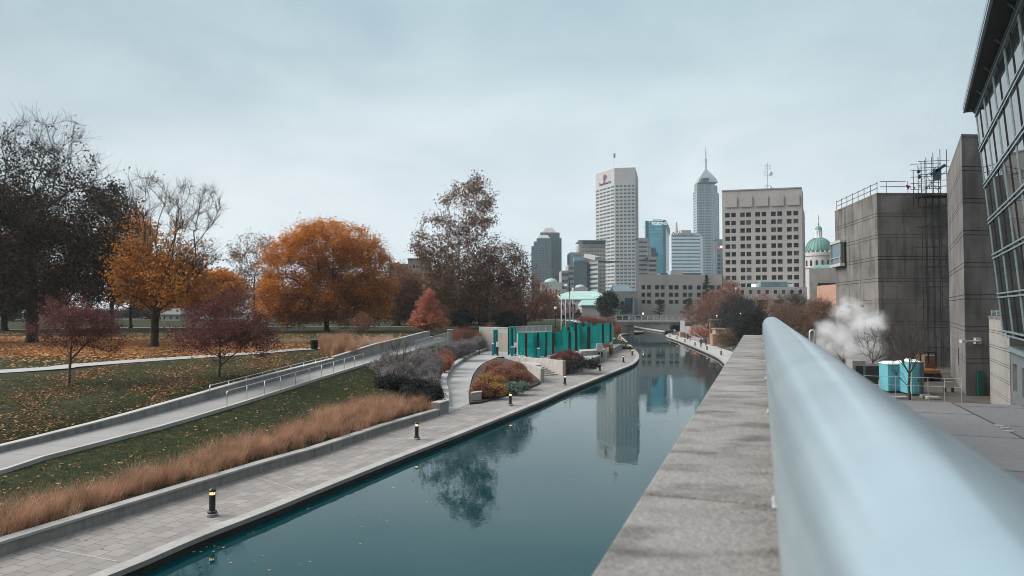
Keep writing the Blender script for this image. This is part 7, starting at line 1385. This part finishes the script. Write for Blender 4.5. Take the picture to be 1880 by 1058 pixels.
m = MB(); a_ = D(1709, 321, 70); b_ = D(1735, 303, 70); m.beam(a_, b_, .2, .28); m.build('hoist_beam', plain('dark_teal_paint', (.02, .06, .075), .5), r_); m = MB(); c = D(1722, 316, 69.9); m.box(c.x - .25, c.x + .35, c.y, c.y + .4, c.z - .75, c.z + .35); m.build('hoist_motor', plain('dark_teal_box', (.025, .07, .085), .5), r_)
for px, y_ in ((1686.5, 315), (1688, 325)): m = MB(); c = D(px, y_, 70); m.lathe([(.05, -.2), (.18, -.1), (.18, .1), (.05, .2)], c, 8); m.build('work_lamp', M['dark'], r_)

# ------------------------------------------------------------------ steam
def steam(label, puffs, dens, seed):
    c = sum((Vector(p[:3]) for p in puffs), Vector((0, 0, 0))) / len(puffs); lo_ = [min(p[i] - p[3 + i] for p in puffs) for i in range(3)]; hi_ = [max(p[i] + p[3 + i] for p in puffs) for i in range(3)]
    m_ = bpy.data.materials.new('steam_vapour'); m_.use_nodes = True; t = m_.node_tree; t.nodes.clear(); Nn, Ln = t.nodes.new, t.links.new; o_ = Nn("ShaderNodeOutputMaterial"); pv = Nn("ShaderNodeVolumePrincipled"); pv.inputs["Color"].default_value = (.985, .99, .995, 1); pv.inputs["Anisotropy"].default_value = .2
    tcx = Nn("ShaderNodeTexCoord"); nz = Nn("ShaderNodeTexNoise"); nz.inputs["Scale"].default_value = .8; nz.inputs["Detail"].default_value = 6; nz.inputs["Roughness"].default_value = .62; nz.inputs["Distortion"].default_value = .5; Ln(tcx.outputs["Object"], nz.inputs[0])
    warp = Nn("ShaderNodeVectorMath"); warp.operation = 'MULTIPLY_ADD'; Ln(nz.outputs["Color"], warp.inputs[0]); warp.inputs[1].default_value = (2.4, 2.4, 2.4); Ln(tcx.outputs["Object"], warp.inputs[2]); off = Nn("ShaderNodeVectorMath"); off.operation = 'SUBTRACT'; off.inputs[1].default_value = (1.2, 1.2, 1.2); Ln(warp.outputs[0], off.inputs[0])
    acc = None
    for x, y, z, rx, ry, rz, w_ in puffs:
        s = Nn("ShaderNodeVectorMath"); s.operation = 'SUBTRACT'; s.inputs[1].default_value = (x - c.x, y - c.y, z - c.z); Ln(off.outputs[0], s.inputs[0]); dv_ = Nn("ShaderNodeVectorMath"); dv_.operation = 'DIVIDE'; dv_.inputs[1].default_value = (rx, ry, rz); Ln(s.outputs[0], dv_.inputs[0]); ln = Nn("ShaderNodeVectorMath"); ln.operation = 'LENGTH'; Ln(dv_.outputs[0], ln.inputs[0])
        mr = Nn("ShaderNodeMapRange"); mr.inputs["From Min"].default_value = 1.0; mr.inputs["From Max"].default_value = .35; mr.inputs["To Max"].default_value = w_; Ln(ln.outputs["Value"], mr.inputs[0])
        if acc is None: acc = mr.outputs[0]
        else: mx_ = Nn("ShaderNodeMath"); mx_.operation = 'MAXIMUM'; Ln(acc, mx_.inputs[0]); Ln(mr.outputs[0], mx_.inputs[1]); acc = mx_.outputs[0]
    th = Nn("ShaderNodeMapRange"); th.inputs["From Min"].default_value = .36; th.inputs["From Max"].default_value = .62; Ln(nz.outputs[0], th.inputs[0]); ml = Nn("ShaderNodeMath"); ml.operation = 'MULTIPLY'; Ln(acc, ml.inputs[0]); Ln(th.outputs[0], ml.inputs[1]); m2_ = Nn("ShaderNodeMath"); m2_.operation = 'MULTIPLY'; m2_.inputs[1].default_value = dens; Ln(ml.outputs[0], m2_.inputs[0]); Ln(m2_.outputs[0], pv.inputs["Density"]); Ln(pv.outputs[0], o_.inputs["Volume"])
    b_ = MB(); b_.box(lo_[0] - c.x - .6, hi_[0] - c.x + .6, lo_[1] - c.y - .6, hi_[1] - c.y + .6, lo_[2] - c.z - .6, hi_[2] - c.z + .6); o = b_.build('steam_cloud', m_); o.location = c; return tag(o, label, 'steam', kind='stuff')
def puff(px0, px1, py0, py1, d_, w_): a_, b_ = D(px0, 565, d_), D(px1, 565, d_); return ((a_.x + b_.x) / 2, d_, (ZD(py0, d_) + ZD(py1, d_)) / 2, (b_.x - a_.x) / 2, (b_.x - a_.x) / 2 * .8, (ZD(py0, d_) - ZD(py1, d_)) / 2, w_)
steam('white steam drifting across the foot of the raw concrete building', [puff(1545, 1632, 612, 670, 61, 1.0), puff(1552, 1636, 568, 624, 61, .8), puff(1490, 1580, 575, 662, 61, .4), puff(1520, 1600, 545, 600, 61, .35)], 2.6, 5)
SC.cycles.volume_step_rate = .5; SC.cycles.volume_preview_step_rate = 1; SC.cycles.volume_max_steps = 128

# ------------------------------------------------------------------ thin wintry haze
hm = bpy.data.materials.new('haze_air'); hm.use_nodes = True; t = hm.node_tree; t.nodes.clear(); o_ = t.nodes.new("ShaderNodeOutputMaterial"); pv = t.nodes.new("ShaderNodeVolumePrincipled"); pv.inputs["Color"].default_value = (.80, .92, 1, 1); pv.inputs["Density"].default_value = .00014; pv.inputs["Anisotropy"].default_value = .1
t.links.new(pv.outputs[0], o_.inputs["Volume"]); m = MB(); m.box(-4100, 4100, -60, 5100, -3, 330); o = m.build('haze', hm); tag(o, kind='stuff')

g = np.random.default_rng(77); C = []
for _ in range(150):
    i_ = g.integers(3, 60); p = WEs[i_]; d_ = g.uniform() ** 2.2 * 5 + .15; q = offset([tuple(WEs[i_ - 1]), tuple(p), tuple(WEs[i_ + 1])], -d_)[1]; C.append((q[0] + g.normal() * .3, q[1] + g.normal() * .6, .006))
v, f = leafquads(np.array(C), .10, .985, .8, g); v[:, 2] = np.clip(v[:, 2], .003, .02); tag(raw('fallen_leaves', v, f, M['litter']), 'few brown leaves floating on the canal along the left bank', 'leaves', kind='stuff')
C = [];
for _ in range(420):
    i_ = g.integers(2, 70); p = WEs[i_]; d_ = g.uniform(.2, 4.6) if g.uniform() < .4 else g.uniform(3.6, 4.7); q = offset([tuple(WEs[i_ - 1]), tuple(p), tuple(WEs[i_ + 1])], d_)[1]; C.append((q[0], q[1], .40 if d_ < .5 else .365))
v, f = leafquads(np.array(C), .085, .93, .8, g); v[:, 2] = np.clip(v[:, 2], .357, .43); tag(raw('fallen_leaves', v, f, M['litter']), 'few small leaves scattered over the promenade paving', 'leaves', kind='stuff')
